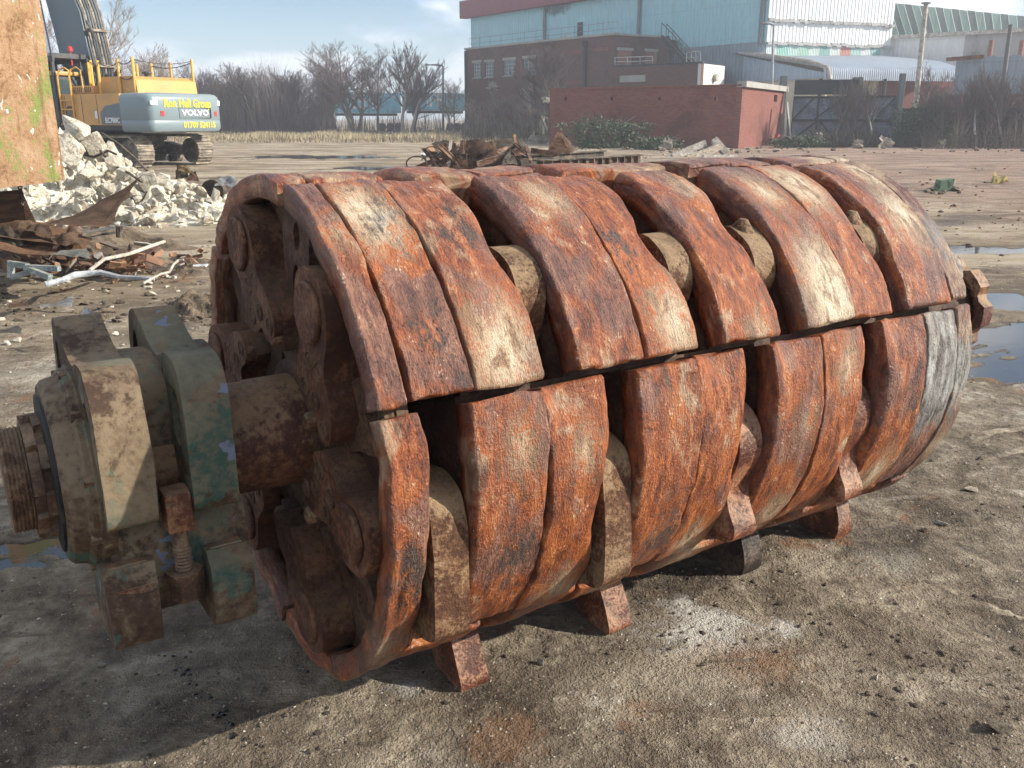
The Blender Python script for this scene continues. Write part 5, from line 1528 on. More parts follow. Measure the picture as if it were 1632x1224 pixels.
# undercarriage
for sy in (1, -1):
    yc = 1.28 * sy
    bm = bmesh.new()
    L0, L1, zr, zc = -2.65, 2.65, 0.50, 0.52
    path = []
    per = 2 * (L1 - L0) + 2 * math.pi * zr
    n = 52
    for k in range(n):
        s = per * k / n
        if s < L1 - L0: q = (L0 + s, zc + zr, 0)
        elif s < L1 - L0 + math.pi * zr:
            a = (s - (L1 - L0)) / zr; q = (L1 + zr * math.sin(a), zc + zr * math.cos(a), a)
        elif s < 2 * (L1 - L0) + math.pi * zr: q = (L1 - (s - (L1 - L0) - math.pi * zr), zc - zr, math.pi)
        else:
            a = (s - 2 * (L1 - L0) - math.pi * zr) / zr; q = (L0 - zr * math.sin(a), zc - zr * math.cos(a), math.pi + a)
        path.append(q)
    tr = empty('track'); tr.parent = exc
    src = None
    for (x, z, a) in path:
        M = Matrix.Translation((x, yc, z)) @ Matrix.Rotation(a, 4, 'Y')
        if src is None:
            b2 = bmesh.new(); add_box(b2, (0, 0, 0), (0.275, 0.66, 0.05)); add_box(b2, (0.06, 0, 0.052), (0.03, 0.66, 0.052)); add_box(b2, (-0.06, 0, 0.042), (0.03, 0.66, 0.032))
            src = obj_bm('track_shoe', b2, M_SHOE, tr); src.matrix_local = M
        else:
            o = share(src, 'track_shoe', tr); o.matrix_local = M
    fr_ = eprism('track_frame', [(-2.3, 0.35), (2.3, 0.35), (2.3, 0.62), (1.2, 0.80), (-1.2, 0.80), (-2.3, 0.62)], yc - 0.22, yc + 0.22, M_TRK)
    for (x, z, r, nm) in ((-2.65, 0.52, 0.43, 'sprocket'), (2.65, 0.52, 0.43, 'idler'), (-1.5, 0.22, 0.13, 'roller'), (-0.75, 0.22, 0.13, 'roller'), (0, 0.22, 0.13, 'roller'), (0.75, 0.22, 0.13, 'roller'), (1.5, 0.22, 0.13, 'roller'), (-0.8, 0.93, 0.09, 'roller'), (0.8, 0.93, 0.09, 'roller')):
        bm = bmesh.new(); add_tube(bm, [(x, yc - 0.25, z), (x, yc + 0.25, z)], r, 20)
        bevel(bm, 0.03, 1, 50)
        obj_bm(nm, bm, M_TRK, fr_, True, 40)
ebox('car_body', -1.4, 1.4, -1.0, 1.0, 0.55, 1.05, M_TRK, 0.08)
bm = bmesh.new(); add_lathe(bm, [(1.02, 0.9), (1.24, 0.9)], 32, None, 'Z'); obj_bm('slew_ring', bm, M_DRK, exc, True, 40)
ebox('deck', -3.0, 2.2, -1.50, 1.50, 1.22, 1.40, M_DRK, 0.03)
# counterweight: rounded rear, deep recess for the badge
cw = [(-2.55, -1.62), (-3.55, -1.62), (-3.80, -1.50), (-3.92, -1.05), (-3.96, 0.0), (-3.92, 1.05), (-3.80, 1.50), (-3.55, 1.62), (-2.55, 1.62)]
cw = spline([(x, y) for (x, y) in cw[1:-1]], 5)
cw = [p for p in cw if p[0] < -3.3] if False else cw
def cw_ring(inset, z, bm):
    ring = []
    ys = [1.62 * math.sin(math.pi / 2 * q) for q in np.linspace(-1, 1, 27)]
    for y in ys:
        e = abs(y) / 1.62
        x = -3.96 + 0.10 * e ** 2 + 0.42 * max(0, (e - 0.86) / 0.14) ** 2.2
        ring.append(bm.verts.new((x + inset, y * (1 - inset / 1.62), z)))
    ring.append(bm.verts.new((-2.55, 1.62 - inset, z))); ring.insert(0, bm.verts.new((-2.55, -1.62 + inset, z)))
    return ring
bm = bmesh.new()
rg_ = [cw_ring(i_, z_, bm) for (i_, z_) in ((0.16, 1.17), (0.05, 1.20), (0.0, 1.30), (0.0, 1.52), (0.012, 1.55), (0.012, 1.57), (0.0, 1.60), (0.0, 2.24), (0.03, 2.34), (0.10, 2.41), (0.22, 2.44))]
for P, Q in zip(rg_, rg_[1:]):
    for k in range(len(P)):
        bm.faces.new((P[k], P[(k + 1) % len(P)], Q[(k + 1) % len(P)], Q[k]))
bm.faces.new(rg_[0][::-1]); bm.faces.new(rg_[-1])
cwt = obj_bm('counterweight', bm, M_CWT, exc, True, 40)
for (y0, y1, z0, z1, m, nm) in ((-0.95, 0.35, 1.60, 1.96, M_LTW, 'badge_panel'), (0.98, 1.12, 1.70, 1.86, M_REDL, 'tail_lamp'), (-1.28, -1.16, 1.70, 1.86, M_REDL, 'tail_lamp'), (1.18, 1.46, 2.05, 2.18, M_LTW, 'reflector'), (-1.46, -1.36, 2.05, 2.22, M_LTW, 'reflector')):
    bm = bmesh.new(); ym = abs((y0 + y1) / 2) / 1.62; xo = -3.955 + 0.10 * ym ** 2 + 0.42 * max(0, (ym - 0.86) / 0.14) ** 2.2 + 0.012
    if nm == 'badge_panel': continue
    add_box(bm, (xo, (y0 + y1) / 2, (z0 + z1) / 2), (0.06, y1 - y0, z1 - z0)); obj_bm(nm, bm, m, cwt)
Mr = lambda y, z, x=-3.972: Matrix.Translation((x, y, z)) @ Matrix(((0, 0, -1, 0), (-1, 0, 0, 0), (0, 1, 0, 0), (0, 0, 0, 1)))
def cw_text(txt, size, mat, y, z, sx, bold):
    o = text_mesh('lettering', txt, size, mat, cwt, Mr(y, z, -3.96), 0.0015, sx, bold)
    for v in o.data.vertices:                      # wrap the decal onto the curved casting
        e = abs(v.co.y) / 1.62
        v.co.x += 0.10 * e ** 2 + 0.42 * max(0, (e - 0.86) / 0.14) ** 2.2 - 0.013
    return o
cw_text('Ron Hull Group', 0.37, M_LTY, -0.02, 2.10, 0.82, 0.012)
cw_text('VOLVO', 0.26, M_LTW, -0.30, 1.80, 1.35, 0.008)
cw_text('01709 524115', 0.26, M_LTY, -0.45, 1.40, 0.95, 0.008)
# recessed badge surround
bm = bmesh.new()
for (y0, y1, z0, z1) in ((-0.98, 0.40, 1.955, 1.97), (-0.98, 0.40, 1.63, 1.645), (-0.98, -0.965, 1.645, 1.955), (0.385, 0.40, 1.645, 1.955)):
    add_box(bm, (-3.945, (y0 + y1) / 2, (z0 + z1) / 2), (0.04, y1 - y0, z1 - z0))
obj_bm('badge_surround', bm, M_DRK, cwt)
# side panels and hood
side = eprism('side_panel', [(-2.55, 1.40), (2.0, 1.40), (2.0, 2.05), (1.25, 2.42), (-2.55, 2.42)], 0.72, 1.60, M_YEL, 0.03)
eprism('side_panel', [(-2.55, 1.40), (2.0, 1.40), (2.0, 2.42), (-2.55, 2.42)], -1.60, -0.72, M_YEL, 0.03)
ebox('engine_bay', -2.55, -0.4, -0.72, 0.72, 1.40, 2.42, M_DRK, 0.0)
eprism('side_flash', [(-2.56, 1.42), (-1.5, 1.42), (-1.48, 1.80), (-1.75, 2.02), (-2.56, 2.12)], 1.585, 1.606, M_GRY, 0.0)
for x in (-1.35, -0.55, 0.35):
    ebox('panel_gap', x - 0.012, x + 0.012, 1.59, 1.604, 1.44, 2.38, M_DRK, 0.0)
Ms = lambda x, z: Matrix.Translation((x, 1.612, z)) @ Matrix(((-1, 0, 0, 0), (0, 0, 1, 0), (0, 1, 0, 0), (0, 0, 0, 1)))
text_mesh('lettering', 'EC700C', 0.24, M_LTW, side, Ms(-2.08, 1.55), 0.006, 0.9, 0.006)
text_mesh('lettering', 'VOLVO', 0.15, M_DRK, side, Ms(1.05, 1.82), 0.006, 1.2)
bm = bmesh.new(); add_tube(bm, [(0.12, 1.60, 1.78), (0.12, 1.615, 1.78)], 0.26, 24); rb = obj_bm('round_decal', bm, M_DRK, side)
bm = bmesh.new(); add_tube(bm, [(0.12, 1.612, 1.78), (0.12, 1.624, 1.78)], 0.18, 24); obj_bm('decal_centre', bm, M_SHOE, rb)
ebox('decal', -1.32, -1.2, 1.603, 1.612, 1.62, 1.86, M_LTW, 0.0, side)
hood = eprism('engine_hood', [(-2.95, 2.43), (-0.9, 2.43), (-0.95, 2.86), (-1.15, 2.98), (-2.70, 2.98), (-2.90, 2.86)], -1.35, 1.15, M_YEL, 0.06)
ebox('hood_front', -1.9, -0.95, 1.13, 1.16, 2.50, 2.84, M_YEL, 0.0, hood)
vent = ebox('hood_vent', -0.92, 0.30, 0.75, 1.35, 2.43, 2.70, M_YEL, 0.05)
for k in range(11):
    ebox('louvre', -0.80 + 0.1 * k, -0.76 + 0.1 * k, 1.335, 1.356, 2.48, 2.65, M_DRK, 0.0, vent)
# cab on the left front with guard above
cab = eprism('cab_frame', [(0.75, 1.40), (2.30, 1.40), (2.55, 2.0), (2.30, 3.05), (0.80, 3.05)], 0.62, 1.62, M_DRK, 0.06)
for (xz) in ([(0.92, 1.95), (1.50, 1.95), (1.50, 2.92), (0.95, 2.92)], [(1.60, 1.55), (2.28, 1.55), (2.42, 2.0), (2.22, 2.92), (1.60, 2.92)]):
    eprism('window', xz, 1.612, 1.628, M_GLASS, 0.0, cab)
eprism('rear_window', [(0.76, 2.2), (0.77, 2.2), (0.79, 2.92), (0.78, 2.92)], 0.74, 1.5, M_GLASS, 0.0, cab)
ebox('cab_roof', 0.70, 2.40, 0.58, 1.66, 3.06, 3.20, M_YEL, 0.05, cab)
grd = empty('cab_guard'); grd.parent = exc
for y in (0.60, 1.68):
    for x in (0.65, 2.45):
        ebox('guard_post', x - 0.05, x + 0.05, y - 0.05, y + 0.05, 1.45 if x < 1 else 2.2, 3.62, M_DRK, 0.0, grd)
for k in range(9):
    ebox('guard_slat', 0.45 + 0.25 * k, 0.55 + 0.25 * k, 0.45, 1.80, 3.62, 3.78, M_DRK, 0.0, grd)
ebox('guard_rail', 0.40, 2.65, 1.74, 1.82, 3.50, 3.66, M_DRK, 0.0, grd)
ebox('guard_rail', 0.40, 2.65, 0.43, 0.51, 3.50, 3.66, M_DRK, 0.0, grd)
# boom going up and forward out of frame, with the lift cylinder and hose bundle
bp = [(1.35, 2.0), (0.45, 2.1), (0.28, 3.1), (0.65, 5.2), (1.7, 7.4), (3.6, 9.4), (4.2, 8.7), (2.75, 6.9), (2.25, 4.9), (1.9, 2.9)]
boom = eprism('boom', bp, -0.42, 0.38, M_GRY, 0.05)
for sy in (0.62, -0.66):
    bm = bmesh.new(); add_tube(bm, [(2.2, sy, 1.7), (2.30, sy, 3.6)], 0.19, 14); c_ = obj_bm('lift_cylinder', bm, M_DRK, exc, True, 50)
    bm = bmesh.new(); add_tube(bm, [(2.30, sy, 3.6), (2.62, sy, 6.4)], 0.105, 12); obj_bm('cylinder_rod', bm, M_CHROME, c_, True, 50)
for k in range(7):
    y = -0.34 + 0.11 * k
    bm = bmesh.new()
    add_tube(bm, [(0.30, y, 2.5), (0.12, y, 3.2), (0.26, y, 4.2), (0.48, y, 5.25), (0.95, y, 6.4), (1.5, y, 7.5)], 0.038, 6)
    obj_bm('hose', bm, M_DRK if k % 3 else M_SHOE, boom, True, 60)
for (x, z) in ((0.16, 3.4), (0.36, 4.6), (0.75, 5.9)):
    ebox('hose_clamp', x - 0.14, x + 0.06, -0.42, 0.42, z - 0.03, z + 0.05, M_SHOE, 0.0, boom)
bm = bmesh.new()
add_tube(bm, [(0.34, 0.35, 4.9), (-0.15, 0.42, 4.2), (-0.22, 0.45, 3.6), (0.1, 0.45, 3.0)], 0.04, 6); obj_bm('hose', bm, M_DRK, boom, True, 60)
for k, (x, y) in enumerate(((-0.15, -0.1), (-0.35, 0.1), (-0.25, -0.35))):
    bm = bmesh.new(); add_tube(bm, [(0.35, y, 2.6), (x + 0.2, y + 0.1, 3.0 + 0.08 * k), (x - 0.3, y, 2.9), (x - 0.45, y, 2.45)], 0.05, 6); obj_bm('hose', bm, M_DRK, exc, True, 60)
bm = bmesh.new(); add_tube(bm, [(-0.78, 0.30, 2.45), (-0.78, 0.30, 2.95), (-0.86, 0.30, 3.12), (-1.0, 0.30, 3.22)], 0.09, 10, False); obj_bm('exhaust', bm, M_DRK, exc, True, 60)
bm = bmesh.new(); add_lathe(bm, [(2.98, 0.10), (3.10, 0.10), (3.11, 0.17), (3.17, 0.17), (3.20, 0.06)], 16, Matrix.Translation((-1.95, -0.1, 0)), 'Z'); obj_bm('precleaner', bm, M_DRK, exc, True, 40)
bm = bmesh.new(); add_lathe(bm, [(3.40, 0.03), (3.86, 0.03), (3.86, 0.09), (4.0, 0.085), (4.05, 0.02)], 12, Matrix.Translation((0.55, 1.0, 0)), 'Z'); obj_bm('beacon', bm, M_REDL, exc, True, 40)
# handrails and ladder
def rail(pts, r=0.032, name='handrail'):
    bm = bmesh.new(); add_tube(bm, pts, r, 6); return obj_bm(name, bm, M_RAIL, exc, True, 60)
for x in (0.50, -0.15):
    rail([(x, 1.66, 1.45), (x, 1.66, 3.0), (x - 0.05, 1.60, 3.22), (x - 0.2, 1.50, 3.3), (x - 0.35, 1.45, 3.2), (x - 0.38, 1.45, 2.45)])
lad = empty('ladder'); lad.parent = exc
for z in (1.62, 1.92, 2.22):
    ebox('rung', -0.15, 0.50, 1.60, 1.70, z - 0.02, z + 0.02, M_RAIL, 0.0, lad)
for (x, y, h) in ((-0.40, 0.95, 3.55), (-0.75, 1.3, 3.45), (-1.25, 1.30, 3.50), (-2.15, 1.20, 3.52), (-2.85, 1.15, 3.58), (-2.85, -1.3, 3.62), (-1.7, -1.32, 3.55), (-0.7, -1.32, 3.55), (0.1, -1.32, 3.55)):
    bm = bmesh.new(); add_tube(bm, [(x, y, 2.40), (x, y, h)], 0.045, 6); obj_bm('rail_post', bm, M_RAIL, exc, True, 60)
def rope(a, b, sag=0.12):
    a, b = Vector(a), Vector(b)
    bm = bmesh.new(); add_tube(bm, [a.lerp(b, t / 6) - Vector((0, 0, sag * 4 * (t / 6) * (1 - t / 6))) for t in range(7)], 0.018, 4); obj_bm('guard_rope', bm, M_DRK, exc)
for (a, b) in (((-0.40, 0.95, 3.5), (-1.25, 1.30, 3.4)), ((-1.25, 1.30, 3.45), (-2.15, 1.2, 3.4)), ((-2.15, 1.2, 3.45), (-2.85, 1.15, 3.5)), ((-2.85, 1.15, 3.5), (-2.85, -1.3, 3.55)), ((-2.85, 1.15, 3.0), (-2.15, 1.2, 2.98)), ((-2.85, -1.3, 3.5), (-0.7, -1.32, 3.45))):
    rope(a, b)
# ------------------------------------------------------------------ buildings
def clad_mat(name, c, pitch=0.2, dirt=(0.3, 0.28, 0.25), damt=0.3, bump=0.6, soot=None):
    """ribbed sheet: x runs along the wall, z up"""
    k = NT(name)
    p = k.coord('Object'); s = k.sep(p)
    w = k.math('SINE', k.math('MULTIPLY', s[0], 2 * math.pi / pitch))
    f = k.noise(k.map(p, (1.2, 1, 0.25)), 1.0, 6, 0.65); g = k.noise(p, 0.5, 4, 0.6)
    cc = k.mix(k.math('MULTIPLY', k.step(f, 0.48, 0.68), damt), c, dirt)
    cc = k.mix(k.math('MULTIPLY', k.step(g, 0.56, 0.7), 0.25), cc, tuple(min(1, x * 1.25) for x in c))
    # sheet laps
    lap = k.math('PINGPONG', s[2], 1.3)
    cc = k.mix(k.math('MULTIPLY', k.step(lap, 0.06, 0.02), 0.25), cc, dirt)
    run = k.noise(k.map(p, (2.5, 1, 0.12)), 1.0, 4, 0.6)          # rain streaks
    cc = k.mix(k.math('MULTIPLY', k.step(run, 0.55, 0.68), 0.22), cc, dirt)
    if soot is not None:
        dx = k.math('DIVIDE', k.math('SUBTRACT', s[0], soot[0]), soot[2]); dz = k.math('DIVIDE', k.math('SUBTRACT', s[2], soot[1]), soot[3])
        r = k.math('ADD', k.math('SQRT', k.math('ADD', k.math('MULTIPLY', dx, dx), k.math('MULTIPLY', dz, dz))), k.math('MULTIPLY', k.math('SUBTRACT', k.noise(p, 1.1, 6, 0.7), 0.5), 2.2))
        cc = k.mix(k.math('MULTIPLY', k.step(r, 1.0, 0.4), 0.8), cc, (0.05, 0.06, 0.07))
    return k.fin(cc, 0.55, k.bump(w, bump, 0.04), spec=0.3)

def brick_mat(name, c1, c2, mortar, dirt=0.4):
    k = NT(name)
    p = k.coord('Object'); s = k.sep(p)
    b = k.n('ShaderNodeTexBrick')
    k.put(b.inputs['Vector'], k.comb(s[0], s[2], 0.0))
    b.inputs['Scale'].default_value = 1.0; b.inputs['Brick Width'].default_value = 0.225; b.inputs['Row Height'].default_value = 0.075
    b.inputs['Mortar Size'].default_value = 0.007; b.inputs['Mortar Smooth'].default_value = 0.2; b.inputs['Bias'].default_value = -0.2
    k.put(b.inputs['Color1'], c1); k.put(b.inputs['Color2'], c2); k.put(b.inputs['Mortar'], mortar)
    f = k.noise(p, 0.35, 6, 0.65, 0.4); g = k.noise(p, 3.0, 5, 0.65)
    cc = k.mix(k.math('MULTIPLY', k.step(f, 0.50, 0.66), dirt), b.outputs[0], tuple(x * 0.45 for x in c1))
    cc = k.mix(k.math('MULTIPLY', k.step(g, 0.56, 0.72), 0.3), cc, tuple(min(1, x * 1.3) for x in c2))
    return k.fin(cc, 0.9, k.bump(k.math('SUBTRACT', 1.0, b.outputs[1]), 0.5, 0.012))

def grime_mat(name, c, amt=0.4, scale=0.8, rough=0.85):
    k = NT(name)
    p = k.coord('Object')
    f = k.noise(k.map(p, (1, 1, 0.35)), scale, 7, 0.68, 0.3)
    g = k.noise(p, scale * 7, 4, 0.65)
    cc = k.mix(k.math('MULTIPLY', k.step(f, 0.44, 0.66), amt), c, tuple(x * 0.35 for x in c))
    cc = k.mix(k.math('MULTIPLY', k.step(g, 0.5, 0.7), 0.25), cc, tuple(min(1, x * 1.4) for x in c))
    return k.fin(cc, rough, k.bump(g, 0.3, 0.02))

M_BLUE = clad_mat('blue_cladding', (0.36, 0.62, 0.66), 0.35, (0.30, 0.40, 0.42), 0.35)
M_WHITEC = clad_mat('white_cladding', (0.74, 0.75, 0.73), 0.35, (0.55, 0.52, 0.46), 0.3)
M_GREYC = clad_mat('grey_cladding', (0.27, 0.32, 0.36), 0.35, (0.16, 0.17, 0.18), 0.4)
M_PALEC = clad_mat('pale_blue_cladding', (0.42, 0.50, 0.58), 0.35, (0.30, 0.34, 0.38), 0.3)
M_BRICKD = brick_mat('dark_brick', (0.105, 0.046, 0.037), (0.165, 0.070, 0.052), (0.15, 0.12, 0.10))
M_BRICKR = brick_mat('red_brick', (0.185, 0.056, 0.040), (0.27, 0.092, 0.060), (0.21, 0.10, 0.08), 0.55)
M_BRICKO = brick_mat('orange_brick', (0.27, 0.11, 0.07), (0.33, 0.15, 0.10), (0.26, 0.2, 0.16), 0.25)
M_FASC = grime_mat('maroon_fascia', (0.26, 0.075, 0.085), 0.2)
M_MAROON = grime_mat('maroon_wall', (0.20, 0.07, 0.06), 0.4)
M_CREAM2 = grime_mat('cream_wall', (0.62, 0.55, 0.40), 0.2)
M_CONCW = grime_mat('concrete_trim', (0.36, 0.35, 0.31), 0.4)
M_STAIN = grime_mat('stained_render', (0.40, 0.39, 0.37), 0.85, 0.6)
M_PIPE = grime_mat('grey_pipe', (0.23, 0.24, 0.25), 0.3)
M_DKP = grime_mat('dark_paint', (0.035, 0.038, 0.042), 0.3)
M_WIN = paint_mat('window_glass', (0.16, 0.20, 0.22), 0.12, 0.5)
M_WFR = grime_mat('window_frame', (0.45, 0.46, 0.45), 0.4)

def gx(px, Y):
    p = pt(px, 187, Y); return Vector((p.x, Y, 0.0))
def zt(px, py, Y): return pt(px, py, Y).z

class House:
    """an Empty at the base and wall pieces set along plan lines"""
    def __init__(self, name, at, label, cat):
        self.e = empty(name, at); tag(self.e, label, cat)
    def put(self, o, p, ang=0.0, parent=None):
        o.parent = parent or self.e
        o.location = Vector(p) - (self.e.location if parent is None else Vector((0, 0, 0)))
        o.rotation_euler = (0, 0, ang); return o
    def wall(self, name, p0, p1, z0, z1, mat, th=0.25, holes=(), z1b=None, out=0.0, smooth=False):
        """outer face on the line p0-p1 (seen with p0 on the left), thickness away from the viewer; holes (s0, s1, h0, h1)"""
        d = p1 - p0; L = d.length; a = math.atan2(d.y, d.x)
        bm = bmesh.new()
        z1b = z1 if z1b is None else z1b
        outer = [(0, z0), (L, z0), (L, z1b), (0, z1)]
        hl = [[(s0, h0), (s1, h0), (s1, h1), (s0, h1)] for (s0, s1, h0, h1) in holes]
        add_plate(bm, outer, hl, lambda x, z, q: Vector((x, q, z)), -out, th)
        o = obj_bm(name, bm, mat)
        self.put(o, p0, a); return o, L, a
    def window(self, p0, a, s0, s1, h0, h1, nx=2, nz=3, inset=0.12, sill=True):
        bm = bmesh.new(); add_box(bm, ((s0 + s1) / 2, inset + 0.03, (h0 + h1) / 2), (s1 - s0, 0.02, h1 - h0))
        w = obj_bm('window', bm, M_WIN); self.put(w, p0, a)
        bm = bmesh.new(); t = 0.05
        for k in range(nx + 1):
            x = s0 + (s1 - s0) * k / nx; add_box(bm, (min(max(x, s0 + t / 2), s1 - t / 2), inset, (h0 + h1) / 2), (t, 0.05, h1 - h0))
        for k in range(nz + 1):
            z = h0 + (h1 - h0) * k / nz; add_box(bm, ((s0 + s1) / 2, inset - 0.003, min(max(z, h0 + t / 2), h1 - t / 2)), (s1 - s0, 0.05, t))
        f = obj_bm('window_frame', bm, M_WFR, w)
        if sill:
            bm = bmesh.new(); add_box(bm, ((s0 + s1) / 2, -0.03, h0 - 0.06), (s1 - s0 + 0.2, 0.2, 0.10)); obj_bm('window_sill', bm, M_CONCW, w)
            bm = bmesh.new(); add_box(bm, ((s0 + s1) / 2, -0.012, h1 + 0.14), (s1 - s0 + 0.3, 0.06, 0.24)); obj_bm('lintel', bm, M_CONCW, w)
    def box(self, name, p0, a, s0, s1, y0, y1, z0, z1, mat, bw=0.0):
        bm = bmesh.new(); add_box(bm, ((s0 + s1) / 2, (y0 + y1) / 2, (z0 + z1) / 2), (s1 - s0, y1 - y0, z1 - z0))
        if bw: bevel(bm, bw, 2)
        o = obj_bm(name, bm, mat); self.put(o, p0, a); return o
    def pipe(self, name, p0, a, s, y, z0, z1, r, mat):
        bm = bmesh.new(); add_tube(bm, [(s, y, z0), (s, y, z1)], r, 8); o = obj_bm(name, bm, mat, None, True, 50); self.put(o, p0, a); return o
    def poly(self, name, pts, mat, th=0.0):
        base = self.e.location
        bm = bmesh.new(); vs = [bm.verts.new(Vector(p) - base) for p in pts]; f = bm.faces.new(vs)
        if th: bmesh.ops.solidify(bm, geom=[f], thickness=th)
        o = obj_bm(name, bm, mat); o.parent = self.e; return o

def along(p0, p1, px, Y0=None):
    """distance along the plan line p0-p1 at which the photo column px meets it"""
    d = ray(px, 187); dx, dy = d.x, d.y
    ex, ey = p1.x - p0.x, p1.y - p0.y
    t = (p0.y * dx - p0.x * dy) / (ex * dy - ey * dx)
    return t * math.hypot(ex, ey), p0.y + t * ey

# ---- tall factory shed, blue side and white gable
A, B, C_ = gx(752, 108), gx(1212, 75), gx(1406, 79.5)
sh = House('factory_shed', A, 'tall factory shed with pale blue side, maroon fascia and white gable', 'factory')
Ht = zt(1212, -44, 75) + 1.65
soot_x, soot_y = along(A, B, 886)
M_BLUE = clad_mat('blue_cladding', (0.36, 0.62, 0.66), 0.35, (0.30, 0.42, 0.45), 0.35, 0.6, (soot_x, Ht - 1.9, 2.6, 0.9))
w_, L_, a_ = sh.wall('blue_wall', A, B, 0, Ht, M_BLUE, 0.3, [])
fasc = sh.box('fascia', A, a_, -1.2, L_ + 0.6, -0.7, 0.2, Ht - 1.65, Ht + 0.15, M_FASC)
for px in (868, 1014):
    s, Yp = along(A, B, px); sh.pipe('downpipe', A, a_, s, -0.18, 5.0, Ht - 1.7, 0.16, M_PIPE)
s, Yp = along(A, B, 1205); sh.pipe('downpipe', A, a_, s, -0.2, zt(1205, 70, Yp), Ht - 1.7, 0.2, M_PIPE)
s0, Yp = along(A, B, 918); s1, _ = along(A, B, 926)
sh.box('door', A, a_, s0, s1, -0.05, 0.05, zt(920, 62, Yp), zt(920, 36, Yp), M_DKP)
s0, Yp = along(A, B, 862); s1, _ = along(A, B, 905)
# lower grey apron of the blue wall
s0, Yp = along(A, B, 1076); zl = zt(1076, 77, Yp)
sh.box('grey_apron', A, a_, s0 - 10, L_ - 0.02, -0.12, -0.01, 0, zl, M_GREYC)
w2, L2, a2 = sh.wall('white_wall', B, C_, 0, Ht, M_WHITEC, 0.3)
for (ya, yb) in ((31, 40), (68, 73)):
    z0 = (zt(1212, ya, 75) + zt(1404, yb, 79.5)) / 2
    bm = bmesh.new()
    n = 26
    for k in range(n):                       # torn, dented ledge flashing
        x0, x1 = L2 * k / n, L2 * (k + 1) / n
        add_box(bm, ((x0 + x1) / 2, -0.10 - 0.05 * random.Random(k + ya).random(), z0 - 0.12 * random.Random(k * 3 + ya).random()), (x1 - x0 + 0.02, 0.22, 0.22))
    o = obj_bm('ledge', bm, M_STAIN); sh.put(o, B, a2)
zb = (zt(1212, 68, 75) + zt(1404, 73, 79.5)) / 2 - 0.2; za = zt(1300, 92, 77)
rng = random.Random(8)
cols = [(0.55, 0.62, 0.60), (0.28, 0.50, 0.42), (0.42, 0.58, 0.52), (0.33, 0.52, 0.42), (0.5, 0.6, 0.56), (0.24, 0.40, 0.38), (0.62, 0.64, 0.6), (0.50, 0.22, 0.18), (0.35, 0.52, 0.48), (0.58, 0.62, 0.6), (0.3, 0.46, 0.42), (0.5, 0.58, 0.55)]
for k, c in enumerate(cols):
    m = clad_mat('translucent_sheet', c, 0.16, (0.35, 0.3, 0.25), 0.3)
    sh.box('panel', B, a2, L2 * k / 12 + 0.01, L2 * (k + 1) / 12 - 0.01, -0.06 - 0.004 * (k % 3), -0.01, za, zb, m)
back = Vector((4, 24, 0))
sh.poly('roof', [A + Vector((0, 0, Ht)), B + Vector((0, 0, Ht)), C_ + Vector((0, 0, Ht)), C_ + back + Vector((0, 0, Ht)), A + back + Vector((0, 0, Ht))], M_GREYC, 0.2)

# ---- dark brick factory in front of it
D0, D1, D2 = gx(744, 95), gx(976, 78), gx(1062, 81)
bf = House('brick_factory', D0, 'dark red brick factory block with metal windows and flat parapet', 'brick building')
Hb = (zt(976, 56, 78) + zt(744, 79, 95)) / 2
wins = []
for (p0_, p1_, y0, y1) in ((755, 767, 124, 101), (774, 787, 123, 100), (803, 821, 121, 97), (834, 853, 119, 94)):
    s0, Ya = along(D0, D1, p0_); s1, Yb = along(D0, D1, p1_)
    wins.append((s0, s1, zt(p0_, y0, Ya), zt(p0_, y1, Ya)))
_, Lb, ab = bf.wall('wall', D0, D1, 0, Hb, M_BRICKD, 0.35, wins)
for q in wins: bf.window(D0, ab, *q, nx=3, nz=4)
_, Lb2, ab2 = bf.wall('wall', D1 + Vector((0.002, 0.002, 0)), D2, 0, Hb - 0.02, M_BRICKD, 0.35)
bf.box('parapet', D0, ab, -0.2, Lb + 0.05, -0.08, 0.5, Hb, Hb + 0.18, M_CONCW)
bf.box('parapet', D1, ab2, 0.06, Lb2, -0.08, 0.5, Hb - 0.02, Hb + 0.13, M_CONCW)
s, Yp = along(D0, D1, 932); bf.pipe('downpipe', D0, ab, s, -0.14, 0.2, Hb - 0.3, 0.14, M_DKP)
bf.box('hopper_head', D0, ab, s - 0.2, s + 0.2, -0.35, -0.01, Hb - 0.7, Hb - 0.25, M_DKP)
bf.pipe('corner_pipe', D0, ab, 0.12, -0.14, 0.2, Hb - 0.1, 0.14, M_DKP)
for (p0_, p1_, y0, y1) in ((981, 1003, 108, 80), (1024, 1042, 106, 82)):
    s0, Ya = along(D1, D2, p0_); s1, _ = along(D1, D2, p1_)
    z0, z1 = zt(p0_, y0, Ya), zt(p0_, y1, Ya)
    bf.box('bricked_window', D1, ab2, s0, s1, -0.03, 0.04, z0, z1, M_BRICKO)
    bf.box('lintel', D1, ab2, s0 - 0.1, s1 + 0.15, -0.06, 0.03, z1 + 0.003, z1 + 0.22, M_CONCW)
for (p0_, p1_, y) in ((895, 926, 85), (900, 928, 132), (942, 968, 80)):
    s0, Ya = along(D0, D1, p0_); s1, _ = along(D0, D1, p1_)
    z0 = zt(p0_, y, Ya); bf.box('string_course', D0, ab, s0, s1, -0.05, 0.02, z0 - 0.16, z0 + 0.16, M_MAROON)
bf.poly('roof', [D0 + Vector((0, 0.4, Hb - 0.1)), D1 + Vector((0, 0.4, Hb - 0.1)), D2 + Vector((0, 0.4, Hb - 0.1)), D2 + Vector((8, 10, Hb - 0.1)), D0 + Vector((8, 10, Hb - 0.1))], M_DKP, 0.1)
